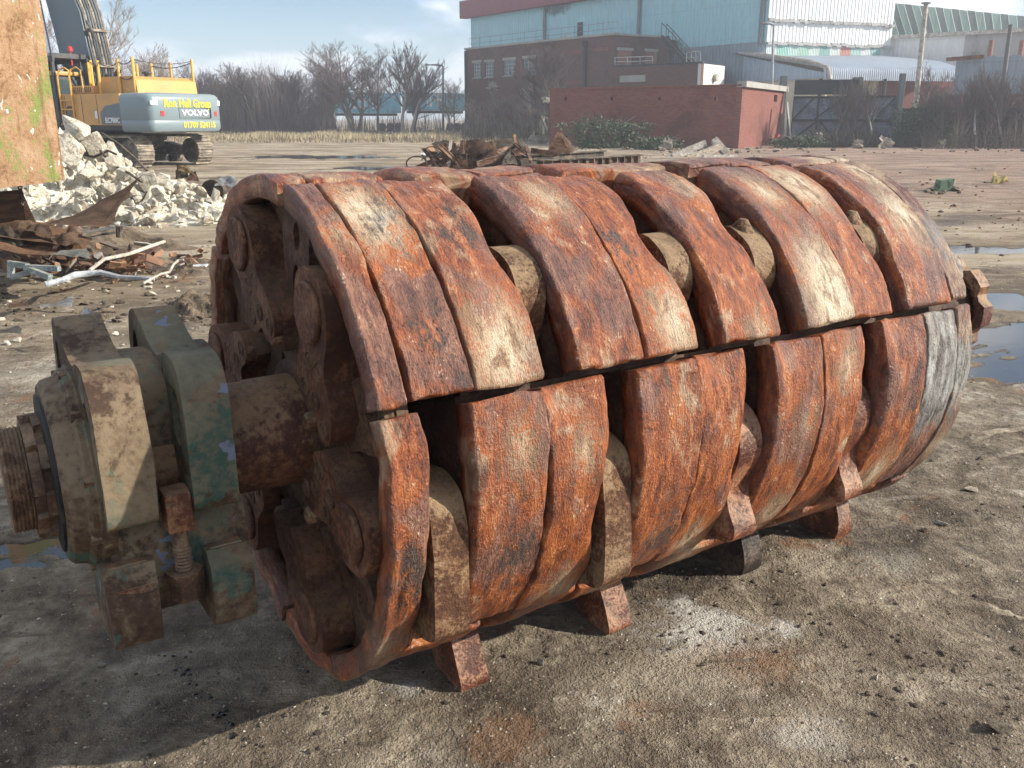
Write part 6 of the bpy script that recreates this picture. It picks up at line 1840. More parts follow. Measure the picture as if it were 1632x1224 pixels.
for k, (px, dx) in enumerate(((848, 2.3), (888, 2.6), (805, 1.6))):        # spoil heaps lying on the flat roof
    s, Yp = along(D0, D1, px); p = D0 + (D1 - D0).normalized() * s + Vector((0.9, 1.5, 0))
    o = mound('roof_heap', 0, 0, dx * 0.8, 1.2, 0.75, M_CONCW, 60 + k, 14, 0.2); o.location = (p.x, p.y, Hb - 0.15); o.location -= bf.e.location; o.parent = bf.e
# low wing running forward from it with a whitewashed end
W0, W1, W2 = gx(976, 74.5), gx(1114, 69.5), gx(1150, 73)
wg = House('brick_wing', W0, 'low dark brick wing with whitewashed end below the metal stair', 'brick building')
Hw = (zt(979, 107, 74.5) + zt(1114, 101, 69.5)) / 2
_, Lw, aw = wg.wall('wall', W0, W1, 0, Hw, M_BRICKD, 0.3)
_, Lw2, aw2 = wg.wall('end_wall', W1 + Vector((0.002, 0.002, 0)), W2, 0, Hw, grime_mat('whitewash', (0.66, 0.64, 0.58), 0.3), 0.3)
wg.box('coping', W0, aw, -0.1, Lw + 0.05, -0.06, 0.4, Hw, Hw + 0.14, M_DKP)
s0, Yp = along(W0, W1, 986); s1, _ = along(W0, W1, 1026); z0 = zt(1000, 126, Yp)
wg.box('lintel', W0, aw, s0, s1, -0.04, 0.02, z0 - 0.25, z0 + 0.25, M_CONCW)
s0, Yp = along(W1, W2, 1134); 
bm = bmesh.new(); add_tube(bm, [(s0, -0.05, zt(1134, 124, Yp)), (s0, -0.3, zt(1134, 124, Yp))], 0.28, 12); wg.put(obj_bm('wall_lamp', bm, M_WHITEM), W1, aw2)
wg.poly('roof', [W0 + Vector((0, 0.3, Hw - .05)), W1 + Vector((0, 0.3, Hw - .05)), W2 + Vector((0, 0.3, Hw - .05)), W2 + Vector((2, 8, Hw - .05)), W0 + Vector((2, 8, Hw - .05))], M_DKP, 0.08)
# handrails on the wing roof
st = empty('metal_stair', gx(1075, 75)); tag(st, 'dark steel stair climbing the blue shed above the brick wing', 'stair')
p0, p1 = pt(1096, 103, 74.0), pt(1054, 58, 75.5)
for off in (Vector((0, 0, 0)), Vector((0.5, 0.8, 0))):
    sub(beam('stringer', p0 + off, p1 + off, 0.32, 0.1, M_DKP, 0.04), st)
    sub(rod('handrail', [p0 + off + Vector((0, 0, 1.0)), p1 + off + Vector((0, 0, 1.0))], 0.035, M_DKP, 5), st)
    for k in range(5):
        q = p0.lerp(p1, k / 4) + off; sub(rod('baluster', [q, q + Vector((0, 0, 1.0))], 0.03, M_DKP, 4), st)
for k in range(12):
    q = p0.lerp(p1, (k + 0.5) / 12); bm = bmesh.new(); add_box(bm, q + Vector((0.25, 0.4, 0)), (0.32, 0.9, 0.05)); sub(obj_bm('tread', bm, M_DKP), st)
for (x0, x1, y0, y1, Y, lab) in ((980, 1040, 106, 92, 74.8, 'rusty handrail along the roof of the low brick wing'), (1094, 1116, 102, 84, 72.5, 'grey handrail at the foot of the metal stair')):
    h_ = empty('roof_handrail', gx(x0, Y)); tag(h_, lab, 'handrail')
    for yy in (y1, (y0 + y1) / 2):
        sub(rod('rail', [pt(x0, yy, Y), pt(x1, yy - 2, Y)], 0.04, M_PIPE, 5), h_)
    for k in range(4):
        xx = x0 + (x1 - x0) * k / 3; sub(rod('post', [pt(xx, y0 - 2, Y), pt(xx, y1 - k * 0.6, Y)], 0.04, M_PIPE, 5), h_)
h_ = empty('roof_handrail', gx(760, 93)); tag(h_, 'thin pale guard rail along the brick factory roof edge', 'handrail')
for k in range(13):
    t = k / 12; q = D0.lerp(D1, t) + Vector((0.3, 0.8, Hb)); sub(rod('post', [q, q + Vector((0, 0, 1.1))], 0.025, M_PIPE, 4), h_)
for zz in (0.6, 1.1):
    sub(rod('rail', [D0 + Vector((0.3, 0.8, Hb + zz)), D1 + Vector((0.3, 0.8, Hb + zz))], 0.022, M_PIPE, 4), h_)

# ---- red brick outbuilding
O0, O1, O2 = gx(876, 58), gx(1180, 51), gx(1247, 60.5)
ob = House('brick_outbuilding', O0, 'single-storey red brick outbuilding with blank walls and concrete roof edge', 'brick building')
Ho = (zt(876, 143, 58) + zt(1180, 137, 51)) / 2
vents = []
for px in (901, 974, 1050, 1139):
    s0, Yp = along(O0, O1, px - 2); s1, _ = along(O0, O1, px + 2); vents.append((s0, s1, zt(px, 160, Yp), zt(px, 154, Yp)))
_, Lo, ao = ob.wall('wall', O0, O1, 0, Ho, M_BRICKR, 0.3, vents)
s0, Yp = along(O1, O2, 1231); s1, _ = along(O1, O2, 1236)
_, Lo2, ao2 = ob.wall('wall', O1 + Vector((0.003, 0.003, 0)), O2, 0, Ho - 0.05, M_BRICKR, 0.3, [(s0, s1, zt(1233, 162, Yp), zt(1233, 151, Yp))])
ob.box('roof_edge', O1, ao2, -0.02, Lo2 + 0.15, -0.22, 0.3, Ho - 0.05, Ho + 0.26, M_CONCW)
ob.box('coping', O0, ao, -0.05, Lo - 0.05, -0.05, 0.3, Ho, Ho + 0.10, M_BRICKR)
ob.poly('roof', [O0 + Vector((0.1, 0.35, Ho - .1)), O1 + Vector((0, 0.35, Ho - .1)), O2 + Vector((-0.1, 0, Ho - .1)), O2 + Vector((-10, 6, Ho - .1)), O0 + Vector((4, 6, Ho - .1))], M_DKP, 0.06)
s0, Yp = along(O1, O2, 1238); ob.pipe('red_pipe', O1, ao2, s0, -0.14, 0.0, zt(1238, 214, Yp), 0.13, grime_mat('red_plastic', (0.6, 0.10, 0.06), 0.1))

# ---- loading bay with a rounded sheet roof
ca = House('loading_bay', gx(1312, 66), 'loading bay with pale ribbed roof rolled down over its front eave', 'loading bay')
cb = ca.e.location
E0, E1 = pt(1312, 119, 66), pt(1533, 119, 68.5)         # front eave
K0, K1, K2 = pt(1150, 82, 79), pt(1405, 89, 79), pt(1480, 101, 77)
E0.z = E1.z = (E0.z + E1.z) / 2
n = 132
prof = []                                                # from the back edge, over the roof, down the roll
bm = bmesh.new(); rowsv = []
for i in range(n + 1):
    s = i / n
    f0 = E0.lerp(E1, s)
    kb = K0.lerp(K1, min(1, s / 0.78)) if s < 0.78 else K1.lerp(E1 + Vector((0.6, 5.5, 1.3)), (s - 0.78) / 0.22)
    r = []
    rib = 0.05 * math.cos(i * math.pi)
    for j in range(9):
        t = j / 8; q = kb.lerp(f0 + Vector((0, 0.5, 0.52)), t); r.append(bm.verts.new(q + Vector((0, 0, rib)) - cb))
    for j in range(1, 6):
        a3 = math.pi / 2 * j / 5
        r.append(bm.verts.new(f0 + Vector((0, 0.5 - 0.55 * math.sin(a3), 0.02 + 0.5 * math.cos(a3))) + Vector((0, -rib * 0.7, rib * 0.5)) - cb))
    r.append(bm.verts.new(f0 + Vector((0, -0.05 - rib * 0.7, -0.42)) - cb))
    rowsv.append(r)
for P, Q in zip(rowsv, rowsv[1:]):
    for j in range(len(P) - 1): bm.faces.new((P[j], P[j + 1], Q[j + 1], Q[j]))
o = obj_bm('roof', bm, grime_mat('roof_sheet', (0.58, 0.63, 0.68), 0.15, 0.5, 0.45)); o.parent = ca.e
# left gable cladding
gl = gx(1150, 79.2); gr = gx(1311, 66.2)
_, Lg, ag = ca.wall('gable_wall', gl, gr, zt(1150, 134, 79), zt(1150, 83, 79), M_PALEC, 0.15, z1b=E0.z + 0.05)
_, _, _ = ca.wall('gable_base', gl + Vector((0.1, 0.1, 0)), gr + Vector((0.05, 0.1, 0)), 0, zt(1150, 134, 79) - 0.01, M_CREAM2, 0.15)
bm = bmesh.new()
for k in range(13):
    t0, t1 = k / 13, (k + 1) / 13
bm.free()
ztl, ztr = zt(1150, 83, 79), E0.z + 0.30
o = rod('edge_trim', [gl + Vector((0, -0.1, ztl)), gl.lerp(gr, 0.45) + Vector((0, -0.1, ztl * 0.55 + ztr * 0.45 + 0.25)), gl.lerp(gr, 0.85) + Vector((0, -0.1, ztl * 0.15 + ztr * 0.85 + 0.32)), gr + Vector((0, -0.15, ztr + 0.1)), gr + Vector((0.15, -0.35, ztr - 0.7))], 0.16, M_WHITEM, 8)
sub(o, ca.e)
f0, f1 = gx(1296, 67.5), gx(1394, 68.5); f2 = gx(1528, 70)
ca.wall('cream_wall', f0, f1, 0, E0.z - 0.3, M_CREAM2, 0.2)
ca.wall('maroon_wall', f1 + Vector((0.002, 0.0, 0)), f2, 0, E0.z - 0.3, M_MAROON, 0.2)
for px in (1303, 1404, 1526):
    q = gx(px, 66.8); ca.pipe('column', q, 0, 0, 0, 0, E0.z - 0.3, 0.14, M_DKP)

# ---- green-roofed shed on the right
S0, S1 = gx(1405, 80), gx(1660, 72)
gs = House('green_roof_shed', S0, 'long shed with green and grey striped roof and stained white wall', 'shed')
He0, He1 = zt(1405, 47, 80), zt(1660, 66, 72)
He = (He0 + He1) / 2
_, Ls, as_ = gs.wall('white_wall', S0, S0.lerp(S1, 0.48), 3.6, He, M_WHITEC, 0.25)
gs.wall('maroon_base', S0 + Vector((0, 0.01, 0)), S0.lerp(S1, 0.48), 0, 3.6, M_MAROON, 0.25)
gs.wall('stained_wall', S0.lerp(S1, 0.48) + Vector((0.01, 0, 0)), S1, 0, He, M_STAIN, 0.3)
gs.box('gutter', S0, as_, -0.2, (S1 - S0).length, -0.35, 0.15, He, He + 0.28, M_WHITEM)
Rg0, Rg1 = pt(1405, 3, 92), pt(1690, 32, 84)
ngp = 22
mg1, mg2 = clad_mat('roof_green', (0.24, 0.36, 0.31), 0.3, (0.3, 0.34, 0.3), 0.3), clad_mat('roof_greygreen', (0.13, 0.17, 0.155), 0.3, (0.2, 0.22, 0.2), 0.3)
eave0, eave1 = S0 + Vector((0, -0.3, He + 0.25)), S1 + Vector((0, -0.3, He + 0.25))
for k in range(ngp):
    t0, t1 = k / ngp, (k + 1) / ngp
    lift = 0.02 if k % 2 else 0.0
    gs.poly('roof_panel', [eave0.lerp(eave1, t0) + Vector((0, 0, lift)), eave0.lerp(eave1, t1 - 0.002) + Vector((0, 0, lift)), Rg0.lerp(Rg1, t1 - 0.002) + Vector((0, 0, lift)), Rg0.lerp(Rg1, t0) + Vector((0, 0, lift))], mg2 if k % 2 else mg1, 0.05)
# ---- tall grey sheet fence on a brick plinth
T0_, T1_ = gx(1512, 64), gx(1690, 60)
cf = House('sheet_fence', T0_, 'tall grey corrugated sheet fence standing on an orange brick plinth', 'fence')
zt0, ztp = zt(1512, 92, 64), zt(1600, 150, 62)
nf = 14
for k in range(nf):
    q0, q1 = T0_.lerp(T1_, k / nf), T0_.lerp(T1_, (k + 1) / nf - 0.002)
    cf.wall('sheet', q0 + Vector((0, 0.01 * (k % 2), 0)), q1 + Vector((0, 0.01 * (k % 2), 0)), ztp, zt0 + 0.06 * math.sin(k * 2.1), M_GREYC, 0.03)
cf.wall('plinth', gx(1490, 63.6) + Vector((0, 0.3, 0)), T1_ + Vector((0, 0.2, 0)), 0, ztp - 0.003, M_BRICKO, 0.4)
for (px, c) in ((1566, 0), (1614, 1)):
    q = gx(px, 63.5); cf.pipe('stub_post', q, 0, 0, 0.3, zt0, zt0 + 1.1, 0.16, M_BRICKO)
sub(beam('rail', pt(1508, 95, 63.5), pt(1568, 90, 63), 0.25, 0.2, M_SCRAPO), cf.e)

# ---- rusty blue steel gates
g0, g1 = gx(1262, 60), gx(1428, 58)
M_GATE = rust_mat('blue_gate_sheet', (0.15, 0.18, 0.23), (0.24, 0.30, 0.37), (0.31, 0.38, 0.46), (0.20, 0.11, 0.07), 0.5, 0.7, 0.75)
gt = House('steel_gate', g0, 'rusty blue sheet steel yard gates with diagonal bracing', 'gate')
zg = zt(1340, 153, 59)
Lg_ = (g1 - g0).length; ag_ = math.atan2(g1.y - g0.y, g1.x - g0.x)
for k in range(4):
    gt.box('sheet', g0, ag_, Lg_ * k / 4 + 0.01, Lg_ * (k + 1) / 4 - 0.01, 0.0 + 0.01 * (k % 2), 0.03 + 0.01 * (k % 2), 0.12, zg, M_GATE)
for z in (0.2, zg * 0.5, zg - 0.06):
    gt.box('frame_rail', g0, ag_, 0, Lg_, -0.10, -0.003, z - 0.07, z + 0.07, M_DKP)
for k in range(5):
    x = Lg_ * k / 4; gt.box('frame_upright', g0, ag_, max(0, x - 0.06), min(Lg_, x + 0.06), -0.115, -0.002, 0.12, zg + 0.02, M_DKP)
for (xa, za_, xb, zb_) in ((0.1, 0.25, Lg_ * 0.25, zg * 0.48), (Lg_ * 0.22, zg * 0.52, Lg_ * 0.48, zg - 0.1), (Lg_ * 0.27, zg * 0.5, Lg_ * 0.46, 0.2), (Lg_ * 0.55, 0.2, Lg_ * 0.72, zg * 0.48), (Lg_ * 0.78, zg * 0.52, Lg_ * 0.98, zg - 0.1), (0.1, zg * 0.52, Lg_ * 0.2, zg - 0.1)):
    bm = bmesh.new(); add_tube(bm, [(xa, -0.07, za_), (xb, -0.07, zb_)], 0.065, 4); gt.put(obj_bm('brace', bm, M_DKP), g0, ag_)
gt.box('top_board', g0, ag_, 0, Lg_ * 0.62, 0.25, 0.33, zg + 0.1, zg + 1.0, M_DKP)
for (px, y0, y1, w, Y, lab) in ((1244, 224, 121, 0.20, 61, 'dark steel gatepost beside the brick outbuilding'), (1361, 160, 123, 0.27, 60, 'square grey post rising behind the yard gates'), (1431, 222, 117, 0.16, 57.5, 'dark steel gatepost at the right end of the gates')):
    q = gx(px, Y); bm = bmesh.new(); add_box(bm, (0, 0, zt(px, y1, Y) / 2), (w * 2, w * 2, zt(px, y1, Y))); bevel(bm, 0.02, 1)
    o = obj_bm('gatepost', bm, grime_mat('post_grey', (0.13, 0.14, 0.15), 0.4)); o.location = q; tag(o, lab, 'gatepost', 'posts of the yard gates')
for k, (px, y0, lean) in enumerate(((1250, 225, 2), (1258, 226, -6))):
    o = beam('fence_prop', pt(px, 228, 57), pt(px + lean, 163, 57.5), 0.3, 0.14, M_CONCW); tag(o, ('upright concrete prop against the outbuilding corner', 'leaning concrete prop left of the yard gates')[k], 'prop')
# dark boundary wall behind the right-hand scrub
H0, H1 = gx(1432, 58.5), gx(1700, 52)
bw_ = House('boundary_wall', H0, 'dark sooty brick boundary wall behind the bare scrub at the right', 'wall')
bw_.wall('wall', H0, H1, 0, zt(1560, 172, 55.5), brick_mat('sooty_brick', (0.045, 0.032, 0.03), (0.075, 0.05, 0.045), (0.07, 0.06, 0.055)), 0.3)

# ---- poles and lamps
def pole(name, label, cat, px, ytop, ybot, Y, r, mat, lean=0.0, arm=None):
    q = gx(px, Y); top = pt(px + lean, ytop, Y)
    o = empty(name, q); tag(o, label, cat)
    bm = bmesh.new(); add_tube(bm, [(0, 0, 0), tuple(top - q)], [r, r * 0.75], 8); obj_bm('shaft', bm, mat, o, True, 50)
    if arm:
        bm = bmesh.new(); a0 = top - q; add_tube(bm, [a0, a0 + Vector((arm * 0.5, 0, 0.1)), a0 + Vector((arm, 0, 0.1))], r * 0.7, 6); obj_bm('arm', bm, mat, o)
        bm = bmesh.new(); add_box(bm, a0 + Vector((arm * 1.25, 0, 0.1)), (abs(arm) * 0.7, 0.25, 0.12)); bevel(bm, 0.03, 1); obj_bm('lamp_head', bm, M_PIPE, o)
    return o
pole('street_lamp', 'slim grey street lamp in front of the white gable', 'street lamp', 1231, 40, 140, 63, 0.10, M_GALV, 2.0, -0.5)
pole('street_lamp', 'slim dark street lamp among the bare trees', 'street lamp', 706, 105, 205, 100, 0.13, M_PIPE, 0.0, -1.2)
p_ = pole('steel_mast', 'thick pale steel mast leaning above the loading bay', 'mast', 1458, 6, 170, 62, 0.20, M_WHITEM, 18)
bm = bmesh.new(); add_lathe(bm, [(0, 0.30), (0.08, 0.30)], 10, Matrix.Translation(pt(1476, 6, 62) - p_.location), 'Z'); obj_bm('mast_cap', bm, M_PIPE, p_)
pole('telegraph_pole', 'dark wooden pole leaning in front of the grey fence', 'pole', 1592, 39, 175, 56, 0.16, grime_mat('pole_wood', (0.16, 0.15, 0.15), 0.3), 19)

# ---- blue trailers behind the trees
def trailer(px0, px1, y0, y1, Y, colr, label, text=None, tx=None):
    q0, q1 = gx(px0, Y), gx(px1, Y + 6.0)
    L = (q1 - q0).length; zb, zt_ = zt(px0, y1, Y), zt(px0, y0, Y)
    o = empty('lorry_trailer', q0, math.atan2(q1.y - q0.y, q1.x - q0.x)); tag(o, label, 'trailer', 'lorry trailers parked behind the trees')
    m = paint_mat('trailer_blue', colr, 0.45, 0.2)
    bm = bmesh.new(); add_box(bm, (L / 2, 1.25, (zb + zt_) / 2), (L, 2.5, zt_ - zb)); bevel(bm, 0.08, 2); obj_bm('box_body', bm, m, o)
    bm = bmesh.new(); add_box(bm, (L / 2, 1.25, zb - 0.18), (L * 0.96, 1.2, 0.3)); obj_bm('chassis', bm, M_DKP, o)
    for k in range(3):
        bm = bmesh.new(); add_tube(bm, [(L * 0.68 + k * 1.25, 0.1, 0.5), (L * 0.68 + k * 1.25, 0.45, 0.5)], 0.5, 16); obj_bm('wheel', bm, M_DKP, o)
    if text:
        text_mesh('lettering', text, (zt_ - zb) * 1.05, M_LTW, o, Matrix.Translation((tx if tx else L * 0.4, -0.02, (zb + zt_) / 2 + 0.1)) @ Matrix.Rotation(math.pi / 2, 4, 'X'), 0.01, 1.1, 0.05)
trailer(545, 640, 146, 180, 112, (0.24, 0.55, 0.66), 'pale blue lorry trailer half hidden behind the largest bare tree', 'EFL', None)
trailer(662, 745, 147, 176, 112, (0.20, 0.52, 0.66), 'blue lorry trailer lettered IFF at the brick factory corner', 'IFF', 3.0)
trailer(470, 528, 172, 200, 118, (0.05, 0.09, 0.16), 'dark blue lorry trailer seen low through the middle trees')
# ------------------------------------------------------------------ bare winter trees
def bark_mat(name, c):
    k = NT(name); p = k.coord('Object')
    f = k.noise(k.map(p, (3, 3, 0.8)), 1.0, 5, 0.6)
    return k.fin(k.mix(f, tuple(x * 0.6 for x in c), tuple(x * 1.4 for x in c)), 0.9)
M_BARK = bark_mat('grey_bark', (0.16, 0.14, 0.125))
M_TWIG = bark_mat('purple_twigs', (0.17, 0.135, 0.13))
M_TWIGT = bark_mat('tan_twigs', (0.30, 0.235, 0.185))
M_BIRCH = bark_mat('pale_bark', (0.42, 0.38, 0.34))

def tree_mesh(seed, h, spread, levels, dens, tw=0.02, stems=1, up=0.75):
    """returns (trunk bmesh, crown bmesh) for a leafless tree of height h standing at the origin"""
    rng = random.Random(seed)
    tb, cb = bmesh.new(), bmesh.new()
    def grow(p, d, L, r, lev):
        n = 4 if lev < 2 else 3
        pts, q, dd = [p.copy()], p.copy(), d.copy()
        for k in range(n):
            dd = (dd + Vector((rng.gauss(0, 0.14), rng.gauss(0, 0.14), 0.07 if lev else 0.02))).normalized()
            q = q + dd * (L / n); pts.append(q.copy())
        rr = [max(tw * 0.5, r * (1 - 0.72 * k / n)) for k in range(n + 1)]
        if lev == 0: add_tube(tb, pts, rr, 7, False)
        elif lev < levels: add_tube(cb, pts, rr, 3, False)
        else:
            # finest twigs: slender blades, two crossed thin triangles
            a = dd.orthogonal().normalized() * tw
            for ax in (a, dd.cross(a)):
                v = [cb.verts.new(pts[0] - ax * 0.5), cb.verts.new(pts[0] + ax * 0.5), cb.verts.new(pts[-1])]
                cb.faces.new(v)
            return
        m = dens[lev]
        for k in range(m):
            t = rng.uniform(0.22 if lev else 0.30, 1.0)
            i = min(n - 1, int(t * n)); f = t * n - i
            b = pts[i].lerp(pts[i + 1], f)
            side = Vector((rng.gauss(0, 1), rng.gauss(0, 1), rng.gauss(0, 0.35))).normalized()
            nd = (dd * (up if lev else up * 0.8) + side * spread + Vector((0, 0, 0.22))).normalized()
            grow(b, nd, L * rng.uniform(0.38, 0.62) * (1.15 - 0.45 * t), max(tw * 0.6, rr[i] * 0.55), lev + 1)
    for s in range(stems):
        a = rng.uniform(0, 6.28)
        d0 = Vector((math.cos(a) * 0.22, math.sin(a) * 0.22, 1)).normalized() if stems > 1 else Vector((rng.gauss(0, 0.05), rng.gauss(0, 0.05), 1)).normalized()
        grow(Vector((math.cos(a) * 0.25, math.sin(a) * 0.25, -0.1)) if stems > 1 else Vector((0, 0, -0.1)), d0, h * rng.uniform(0.62, 0.8), h * 0.016 + 0.03, 0)
    return tb, cb

VAR = []
for (sd, sp, st, dn, bark, twg, up) in ((1, 0.75, 3, (13, 7, 13), M_BARK, M_TWIG, 0.75), (2, 0.85, 1, (26, 8, 14), M_BARK, M_TWIG, 0.6), (3, 0.55, 1, (28, 7, 13), M_BIRCH, M_TWIG, 0.9), (4, 0.9, 4, (11, 8, 12), M_BARK, M_TWIG, 0.7),
                                       (5, 0.8, 2, (17, 8, 14), M_BARK, M_TWIGT, 0.75)):
    tb, cb = tree_mesh(sd * 11, 10.0, sp, 3, dn, 0.022, st, up)
    a = obj_bm('trunk', tb, bark, None, True); b = obj_bm('crown', cb, twg, None)
    col.objects.unlink(a); col.objects.unlink(b)
    zmax = max(v.co.z for v in b.data.vertices)
    VAR.append((a, b, zmax))
def tree(px, ytop, Y, var, label, group='bare trees along the far edge of the yard', rz=0.0, wide=1.0, sink=0.0):
    a, b, zm = VAR[var]
    q = gx(px, Y); h = zt(px, ytop, Y)
    s = h / zm
    e = empty('bare_tree', q, rz); tag(e, label, 'tree', group)
    for src in (a, b):
        o = share(src, src.name.split('.')[0], e, (0, 0, 0), None, (s * wide, s * wide, s))
    return e
rng = random.Random(77)
tree(118, -25, 60, 4, 'tall tan bare tree rising behind the excavator boom', wide=0.95)
tree(205, 58, 78, 4, 'pale tan bare tree just right of the excavator boom', wide=1.1, rz=1.0)
tree(268, 70, 92, 4, 'pinkish bare tree above the excavator handrails', rz=2.0, wide=1.1)
specs = [(72, 25, 70, 4), (312, 92, 95, 1), (335, 100, 96, 0), (362, 96, 94, 3), (385, 112, 97, 0), (408, 98, 93, 2), (432, 110, 96, 1), (452, 103, 94, 0), (476, 108, 97, 3), (497, 101, 95, 2), (515, 92, 93, 1)]
marks = ['behind the hopper edge', 'next to the excavator counterweight', 'second from the excavator counterweight', 'third from the excavator counterweight', 'low and dark in the tree row', 'slender with a pale trunk in the tree row', 'rounded in the middle of the tree row',
         'twiggy in the middle of the tree row', 'spreading left of the dark blue trailer', 'slender above the dark blue trailer', 'just left of the largest tree']
for i, (px, yt, Y, v) in enumerate(specs):
    tree(px, yt, Y, v, 'bare purple-brown tree ' + marks[i], rz=i * 1.3, wide=rng.uniform(0.95, 1.25))
tree(566, 60, 90, 3, 'largest spreading bare tree in the row by the trailers', rz=0.4, wide=1.25)
tree(604, 68, 92, 1, 'big bare tree right beside the largest one', rz=2.2, wide=1.1)
tree(534, 82, 94, 0, 'bare tree on the left flank of the largest one', rz=1.2, wide=1.0)
tree(640, 66, 91, 2, 'slender pale-stemmed tree in front of the trailers', rz=0.9)
tree(652, 88, 93, 2, 'slender bare tree between the two blue trailers', rz=2.9, wide=1.1)
tree(658, 112, 96, 0, 'small bare tree before the lettered trailer', rz=3.9)
tree(725, 118, 90, 4, 'small tan bare tree at the brick factory corner', rz=1.9)
tree(864, 68, 70, 2, 'pale bare tree standing against the dark brick factory', 'bare trees and shrubs by the buildings', 0.6, 1.3)
tree(876, 100, 68, 0, 'bushy bare shrub tree at the outbuilding left corner', 'bare trees and shrubs by the buildings', 1.6, 1.2)
tree(812, 138, 76, 0, 'reddish bare shrub below the factory windows', 'bare trees and shrubs by the buildings', 2.6, 1.2)
tree(772, 150, 78, 4, 'straw-coloured shrub at the factory left end', 'bare trees and shrubs by the buildings', 0.6, 1.3)
tree(836, 150, 74, 3, 'tangled bare shrub below the hanging litter', 'bare trees and shrubs by the buildings', 3.6, 1.2)
tree(1332, 118, 57, 2, 'thin bare sapling in front of the yard gates', 'bare saplings along the gate and fence', 1.0, 0.8)
tree(1355, 135, 56, 0, 'twiggy sapling before the middle of the gates', 'bare saplings along the gate and fence', 2.0, 0.9)
tree(1396, 120, 56, 2, 'thin sapling left of the green bush', 'bare saplings along the gate and fence', 4.0, 0.9)
tree(1478, 95, 55, 1, 'bare sapling rising above the green bush', 'bare saplings along the gate and fence', 0.3, 0.8)
tree(1500, 120, 54, 0, 'twiggy sapling right of the green bush', 'bare saplings along the gate and fence', 1.3, 1.0)
tree(1530, 112, 54, 3, 'many-stemmed sapling before the sooty wall', 'bare saplings along the gate and fence', 2.3, 0.9)
tree(1556, 104, 53, 2, 'thin pale sapling before the sooty wall', 'bare saplings along the gate and fence', 3.3, 0.9)
tree(1582, 118, 53, 0, 'twiggy sapling left of the leaning dark pole', 'bare saplings along the gate and fence', 4.3, 1.0)
tree(1606, 100, 52, 2, 'thin pale sapling right of the leaning dark pole', 'bare saplings along the gate and fence', 5.3, 0.8)
tree(1640, 108, 52, 3, 'bare sapling at the right edge of the picture', 'bare saplings along the gate and fence', 0.8, 1.0)

# thicket of upright stems under the trees, scrub along fences, dry grass: masses nobody could count
def blades(name, label, cat, n, place, hmin, hmax, wid, mat, seed, lean=0.25, two=False):
    rg = np.random.default_rng(seed)
    P = place(rg, n)
    n = len(P)
    h = rg.uniform(hmin, hmax, n) * (P[:, 3] if P.shape[1] > 3 else 1.0)
    a = rg.uniform(0, 6.28, n); c, s = np.cos(a), np.sin(a)
    l = rg.normal(0, lean, (n, 2)) * h[:, None]
    w = wid * rg.uniform(0.6, 1.3, n)
    base = P[:, :3]
    v0 = base + np.stack([c * w, s * w, 0 * w], 1); v1 = base - np.stack([c * w, s * w, 0 * w], 1)
    m0 = base + np.stack([l[:, 0] * 0.35 + c * w * 0.7, l[:, 1] * 0.35 + s * w * 0.7, h * 0.55], 1)
    m1 = base + np.stack([l[:, 0] * 0.35 - c * w * 0.7, l[:, 1] * 0.35 - s * w * 0.7, h * 0.55], 1)
    tp = base + np.stack([l[:, 0], l[:, 1], h], 1)
    V = np.stack([v0, v1, m0, m1, tp], 1).reshape(-1, 3)
    k = np.arange(n) * 5
    F = [(int(i), int(i + 1), int(i + 3), int(i + 2)) for i in k] + [(int(i + 2), int(i + 3), int(i + 4)) for i in k]
    o = mesh_obj(name, V, F, mat)
    return tag(o, label, cat, kind='stuff')
def band(px0, px1, Y0, Y1, vary=0.4, fr=0.05, seed=0):
    def f(rg, n):
        px = rg.uniform(px0, px1, n); Y = rg.uniform(Y0, Y1, n)
        d = (px - 816) / FPX / _c
        x = d * Y * 0.985
        hm = 1 + vary * fbm(px * fr, Y * 0.1, 0, seed, 3)
        return np.stack([x, Y, 0 * x, np.clip(hm, 0.25, 2)], 1)
    return f
blades('thicket', 'dense purple-brown thicket under the far trees', 'thicket', 12000, band(185, 552, 91, 101, 0.45, 0.03, 1), 1.8, 6.8, 0.018, M_TWIG, 1, 0.16)
blades('thicket', 'thinner dark thicket in front of the blue trailers', 'thicket', 900, band(548, 748, 92, 99, 0.5, 0.03, 2), 0.5, 2.6, 0.024, M_TWIG, 2, 0.2)
M_DRYG = bark_mat('dry_grass', (0.42, 0.35, 0.22)); M_DRYG2 = bark_mat('dull_grass', (0.26, 0.21, 0.13)); M_SCRUB = bark_mat('dark_scrub', (0.07, 0.06, 0.05)); M_GRN = bark_mat('bramble_green', (0.075, 0.105, 0.055))
blades('dry_grass', 'strip of tall straw-coloured dry grass below the far trees', 'grass', 13000, band(330, 880, 70, 90, 0.5, 0.02, 3), 0.12, 0.50, 0.03, M_DRYG, 3, 0.3)
blades('short_grass', 'dull short grass at the far edge of the yard', 'grass', 7000, band(180, 900, 62, 92, 0.6, 0.03, 4), 0.1, 0.4, 0.035, M_DRYG2, 4, 0.35)
blades('scrub', 'dark scrub at the foot of the brick factory', 'scrub', 2600, band(742, 890, 66, 80, 0.6, 0.05, 5), 0.3, 1.9, 0.02, M_SCRUB, 5, 0.3)
blades('fence_scrub', 'bare scrub stems along the gate and sooty wall', 'scrub', 1500, band(1430, 1720, 49.5, 53.5, 0.6, 0.05, 6), 0.3, 1.9, 0.010, bark_mat('scrub_stems', (0.15, 0.115, 0.09)), 6, 0.2)
blades('gate_weeds', 'dark weeds along the foot of the yard gates', 'weeds', 4200, band(1245, 1450, 52.5, 58, 0.6, 0.08, 7), 0.15, 1.1, 0.025, M_SCRUB, 7, 0.4)
